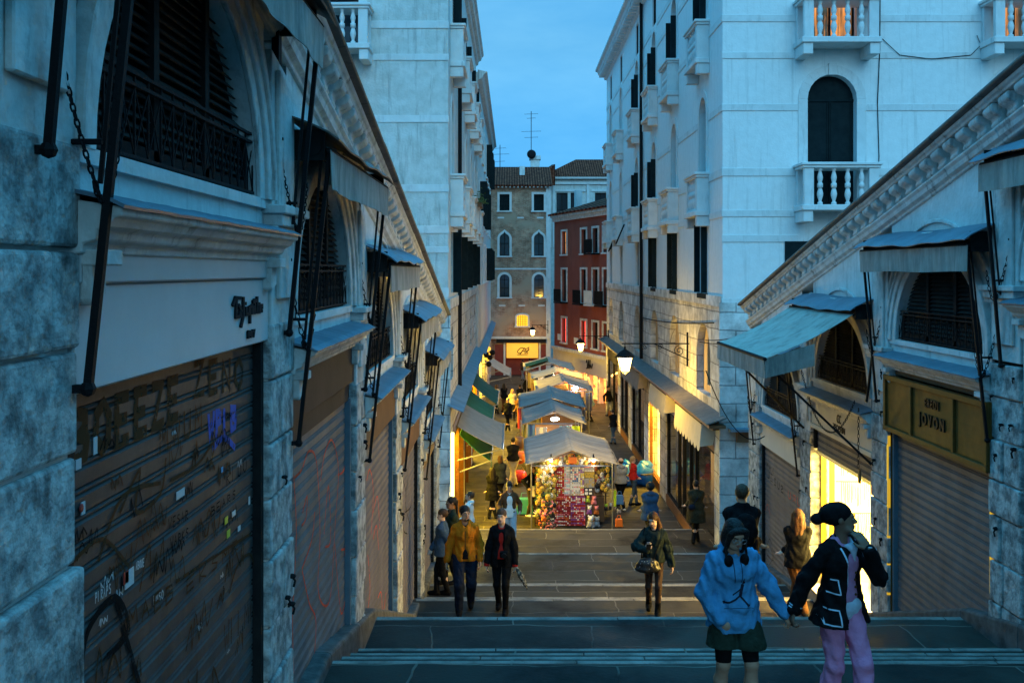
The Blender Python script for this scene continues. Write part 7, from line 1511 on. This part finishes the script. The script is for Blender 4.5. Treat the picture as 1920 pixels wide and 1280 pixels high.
def ex_wom(J):
    r = J['root']; U = J['U']; b = MB(); [b.tube([tuple(J['wr'][i]-(J['wr'][i]-J['el'][i])*.06), tuple(J['wr'][i]+V3(0, -.01, -.05))], .047, 10) for i in (0, 1)]; loc_build(b, 'red_cuff', 'k_red', r, smooth=True)
    c = U((.06, -.20, 1.02)); b = MB(); b.box(c[0]-.07, c[0]+.07, c[1]-.03, c[1]+.05, c[2]-.05, c[2]+.05); loc_build(b, 'camera_body', 'k_black', r, bevel=.012); b = MB(); b.tube([(c[0], c[1]-.03, c[2]), (c[0], c[1]-.10, c[2])], .038, 14); loc_build(b, 'camera_lens', 'iron', r); b = MB(); b.tube([tuple(U((.05, -.145, 1.05))), tuple(U((.07, -.15, 1.25))), tuple(U((.06, -.05, 1.44)))], .008, 5); loc_build(b, 'strap', 'k_black', r)
    w = J['wr'][1]; b = MB(); b.tube([tuple(w+V3(.02, -.04, -.04)), tuple(w+V3(.09, -.06, -.17)), tuple(w+V3(.17, -.08, -.33)), tuple(w+V3(.20, -.09, -.40))], [.018, .055, .030, .004], 8); loc_build(b, 'folded_umbrella', mat('patterned_umbrella', (.05, .045, .035), .7, col2=(.35, .30, .22), nscale=22, lo=.48, hi=.55), r)
person('woman in black blazer with red cuffs carrying a camera and folded umbrella', XW, 16.5, 1.72, yaw=-6, head=(-6, 4, -3), feet=[(-.05, .16, .02), (.06, -.12, 0)], hands=[(-.25, -.05, .80), (.22, -.08, .80)], vox=.010, fine=True, build=.98, top=('k_black', .034, .78, dict(open=.035, wr=.004, nm='blazer')), inner=('k_red', .012, .92), bottom=('trousers', 'k_black', dict(ext=.008)), hair=('bun', 'h_brown'), extra=ex_wom)
# --- woman with the phone
def ex_ph(J):
    r = J['root']; U = J['U']; w = J['wr'][0]; b = MB(); c = w+V3(.02, -.045, .085); b.box(c[0]-.036, c[0]+.036, c[1]-.005, c[1]+.005, c[2]-.07, c[2]+.07); loc_build(b, 'phone', 'k_black', r, bevel=.006); b = MB(); b.box(c[0]-.030, c[0]+.030, c[1]-.011, c[1]-.006, c[2]+.025, c[2]+.06); loc_build(b, 'phone_camera', 'chrome', r, bevel=.004)
    V, Q = grow([('e', U((-.10, -.19, .88)), (.19, .085, .12), None), ('e', U((-.10, -.19, .82)), (.21, .09, .07), None)], .03, .012, wrinkle=.005); rawmesh('handbag', V, Q, mat('black_leather', (.012, .012, .014), .35, bump=.5, bscale=25, spec=.6), r); b = MB(); b.tube([tuple(U((-.2, -.17, .98))), tuple(U((-.19, -.14, 1.2))), tuple(U((-.15, -.02, 1.45)))], .012, 6); b.tube([tuple(U((0, -.18, .98))), tuple(U((.04, -.16, 1.1))), tuple(U((.08, -.14, 1.2)))], .01, 6); loc_build(b, 'bag_strap', 'k_black', r)
    rr = random.Random(3); b = MB(); [b.ball(tuple(U((-.10+rr.uniform(-.13, .13), -.275+rr.uniform(0, .01), .90+rr.uniform(-.07, .08)))), .009, 6, 4) for _ in range(12)]; loc_build(b, 'bag_stud', 'chrome', r)
XP = px_x(1226, 16.4)
person('woman with long brown hair in dark bomber jacket looking at her phone', XP, 16.4, 1.70, yaw=-8, head=(-18, 20, -3), feet=[(-.06, .18, .03), (.05, -.10, 0)], hands=[(-.15, -.27, 1.13), (.30, -.05, .77)], handdir=[((.15, -.15, 1), (-.5, -.8, .1)), None], elbow=[(-1, .4, -.6), None], curl=(.9, .5), vox=.010, fine=True, build=.94,
       top=('k_bomber', .046, .90, dict(open=.03, wr=.008, nm='jacket')), inner=('k_black', .015, .84), bottom=('tights', 'k_tights', dict(ext=.004, boot=1)), shoes='k_black', hair=('long', 'h_red', 1), extra=ex_ph)
# --- seen from behind on the right
def pack(J):
    U = J['U']; V, Q = grow([('e', U((0, .20, 1.20)), (.15, .09, .20), J['Um'])], .02, .012, wrinkle=.004); rawmesh('backpack', V, Q, 'k_black', J['root'])
person('tall man in black jacket with backpack seen from behind, walking down', px_x(1391, 13.0), 13.0, 1.82, yaw=180, feet=[(-.10, .1, -.1), (.10, -.08, 0)], hands=[(-.33, .05, .86), (.33, .05, .86)], vox=.010, build=1.12, face=False, skin='skin_tan', top=('k_black', .036, .80, dict(wr=.005, collar=1)), bottom=('trousers', 'k_brown'), hair=('short', 'h_brown'), extra=pack)
person('person with long reddish hair in dark coat and brown trousers seen from behind', px_x(1496, 16.3), 16.3, 1.76, yaw=172, feet=[(-.08, .1, 0), (.10, -.05, 0)], hands=[(-.20, .16, .98), (.20, .16, .98)], vox=.010, build=1.08, face=False, top=('k_black', .036, .80, dict(wr=.005)), bottom=('trousers', 'k_brown', dict(ext=.022, wr=.005)), hair=('long', 'h_red'))
def shb(J):
    U = J['U']; b = MB(); c = U((.14, .16, 1.02)); V, Q = grow([('e', c, (.10, .06, .08), None)], .02, .014); rawmesh('shoulder_bag', V, Q, 'k_navy', J['root']); b.tube([tuple(c), tuple(U((0, .17, 1.25))), tuple(U((-.14, .03, 1.43)))], .012, 5); loc_build(b, 'strap', 'k_navy', J['root'])
person('person in dark knee length coat with shoulder bag walking down by the shop glass', px_x(1305, 26.0), 26.0, 1.66, yaw=178, feet=[(-.10, -.15, .03), (.08, .18, 0)], hands=[(-.24, .12, 1.0), (.24, .1, .95)], vox=.013, build=1.1, face=False, skin='skin_tan', top=('k_olive', .04, .60, dict(flare=.03, nm='coat')), bottom=('trousers', 'k_black'), hair=('short', 'h_black'), extra=shb)
person('person with bobbed dark hair in blue hooded jacket, seen from behind', px_x(1219, 25.6), 25.6, 1.66, yaw=185, hands=[(-.24, .12, .95), (.24, .1, .95)], vox=.013, build=1.12, face=False, skin='skin_tan', top=('k_blue', .045, .74, dict(hood=1, flare=.02)), bottom=('trousers', 'k_olive'), hair=('afro', 'h_black'))
# --- around the front stall
person('man in pale hoodie and black trousers standing right of the front stall', px_x(1164, 33.0), 33.0, 1.76, yaw=190, vox=.014, build=1.1, face=False, top=('k_grey', .035, .90, dict(hood=1, nm='hoodie')), bottom=('trousers', 'k_black'), shoes='k_white', hair=('bald', 'h_brown'), hands=[(-.22, .15, .9), (.22, .15, .95)])
person('blond woman in red jumper and jeans standing beside the man in the pale hoodie', px_x(1188, 33.8), 33.8, 1.66, yaw=120, vox=.014, build=.96, face=False, top=('k_red', .02, .90, dict(nm='jumper')), bottom=('trousers', 'k_denim', dict(ext=.01)), hair=('tail', 'h_blond'), hands=[(-.12, .20, 1.0), (.16, .12, .95)], tilt=3)
person('young man in brown jacket over a white shirt walking up in front of the stalls', px_x(955, 25.4), 25.4, 1.76, yaw=5, head=(-5, 20, 0), feet=[(-.07, .16, .03), (.10, -.16, 0)], hands=[(-.20, -.22, 1.0), (.26, -.12, .98)], vox=.012, build=1.02, skin='skin_tan', top=('k_brown', .03, .95, dict(open=.07, collar=1)), inner=('k_white', .016, .84), bottom=('trousers', 'k_denimlight'), shoes='k_white', hair=('short', 'h_black'))
person('stall keeper in black standing at the left of the front stall', .62, 32.2, 1.72, yaw=60, vox=.014, build=1.08, head=(0, 20, 0), top=('k_black', .03, .88), bottom=('trousers', 'k_olive'), shoes='k_white', hair=('short', 'h_brown'), hands=[(-.1, -.25, 1.0), (.22, -.2, 1.1)], skin='skin_tan', lean=8,
       extra=lambda J: loc_build((lambda b: (b.box(-.02, .22, -.36, -.28, .72, 1.06), b)[1])(MB()), 'carrier_bag', 'c_white', J['root'], bevel=.02))
person('woman with dark ponytail in dark jacket by the end of the left shops', px_x(846, 18.9), 18.9, 1.66, yaw=-70, vox=.013, face=True, skin='skin_brown', top=('k_green', .035, .84), bottom=('trousers', 'k_black'), hair=('tail', 'h_black'), hands=[(-.18, -.16, 1.0), (.15, .05, .9)])
person('person in denim blue jacket half hidden by the last left pier', px_x(829, 18.3), 18.3, 1.58, yaw=-100, vox=.013, face=False, top=('k_blue', .035, .80), bottom=('trousers', 'k_black'), hair=('short', 'h_brown'))
person('short person with shaven head behind the man in mustard', px_x(872, 20.4), 20.4, 1.46, yaw=200, vox=.013, face=False, skin='skin_tan', top=('k_black', .03, .85), bottom=('trousers', 'k_black'), hair=('bald', 'h_grey'))
person('woman in white top facing the lit shop on the left, hair tied up', px_x(879, 24.6), 24.6, 1.66, yaw=-95, head=(0, -12, 0), vox=.013, skin='skin_tan', top=('k_white', .03, .92, dict(hood=1)), bottom=('trousers', 'k_black'), hair=('bun', 'h_brown'), hands=[(-.2, -.1, 1.0), (-.15, .1, 1.0)])
person('woman in long black coat seen from behind, nearer of the two in the left lane', px_x(923, 32.0), 32.0, 1.66, yaw=182, vox=.014, face=False, top=('k_black', .035, .62, dict(flare=.03, nm='coat')), bottom=('trousers', 'k_black'), hair=('long', 'h_black'))
person('woman in navy puffer jacket, further of the two in the left lane', px_x(938, 34.0), 34.0, 1.66, yaw=175, vox=.014, face=False, build=1.1, top=('k_navy', .045, .75), bottom=('trousers', 'k_black'), hair=('bob', 'h_brown'), feet=[(-.1, .1, 0), (.1, -.05, 0)])
person('tall man in black jumper and beige trousers seen from behind left of the stalls', px_x(962, 36.8), 36.8, 1.80, yaw=180, vox=.015, face=False, build=1.14, top=('k_black', .03, .90), bottom=('trousers', 'k_beige', dict(ext=.022)), hair=('short', 'h_black'), hands=[(-.2, -.1, 1.0), (.3, 0, .85)])
F_ = 'k_black'
for a in (('person in black walking away alone on the yellow lit paving', 952, 49.6, 1.62, 180, F_, 'k_black', ('short', 'h_grey')), ('blond woman in pale top facing the camera among the far walkers', 961, 53.4, 1.66, 0, 'k_beige', 'k_black', ('long', 'h_blond')), ('person in dark brown coat beside the second stall, striding', 972, 50.6, 1.64, 170, 'k_brown', 'k_black', ('short', 'h_black')),
          ('person in black behind the blond walker, nearer the stalls', 975, 55.2, 1.70, 185, F_, 'k_navy', ('short', 'h_black')), ('lone person in black by the far end of the stalls', 989, 60., 1.66, 10, F_, 'k_black', ('short', 'h_blond')), ('person in cream jacket at the far left shops', 931, 55.5, 1.66, 160, 'k_beige', 'k_black', ('bob', 'h_brown')),
          ('person in dark coat next to the cream jacket, far left', 945, 56., 1.66, 200, F_, 'k_brown', ('long', 'h_black')), ('person in pale green jacket standing right of the third stall', 1107, 52.7, 1.66, 240, 'k_palegreen', 'k_black', ('bob', 'h_black')), ('dark figure beside the fourth stall, left of the pale green jacket', 1087, 51.5, 1.66, 150, F_, 'k_black', ('short', 'h_black')),
          ('person in black leaning at the wall right of the stalls', 1150, 45.8, 1.58, 200, F_, 'k_denim', ('short', 'h_black')), ('dark figure in the shop doorway at the far right', 1141, 54.5, 1.70, 60, F_, 'k_grey', ('short', 'h_black')),
          ('dark red clad passer-by under the bank sign, left one', 980, 72.5, 1.50, 180, 'k_brown', 'k_grey', ('short', 'h_black')), ('black clad passer-by under the bank sign, right one', 993, 72.5, 1.62, 180, F_, 'k_beige', ('short', 'h_black'))):
    lb, px, d, h_, yw, tp, bt_, hr = a; st__ = .16 if int(px) % 2 else .02
    person(lb, px_x(px, d), d, h_, yaw=yw, vox=.02, face=False, skin='skin_tan', top=(tp, .04, .84), bottom=('trousers', bt_), hair=hr, feet=[(-.09, st__, 0), (.09, -st__, 0)], lean=(6 if px == 1150 else 0), hands=[(-.24, -.1, .86), (.25, .05, .85)])
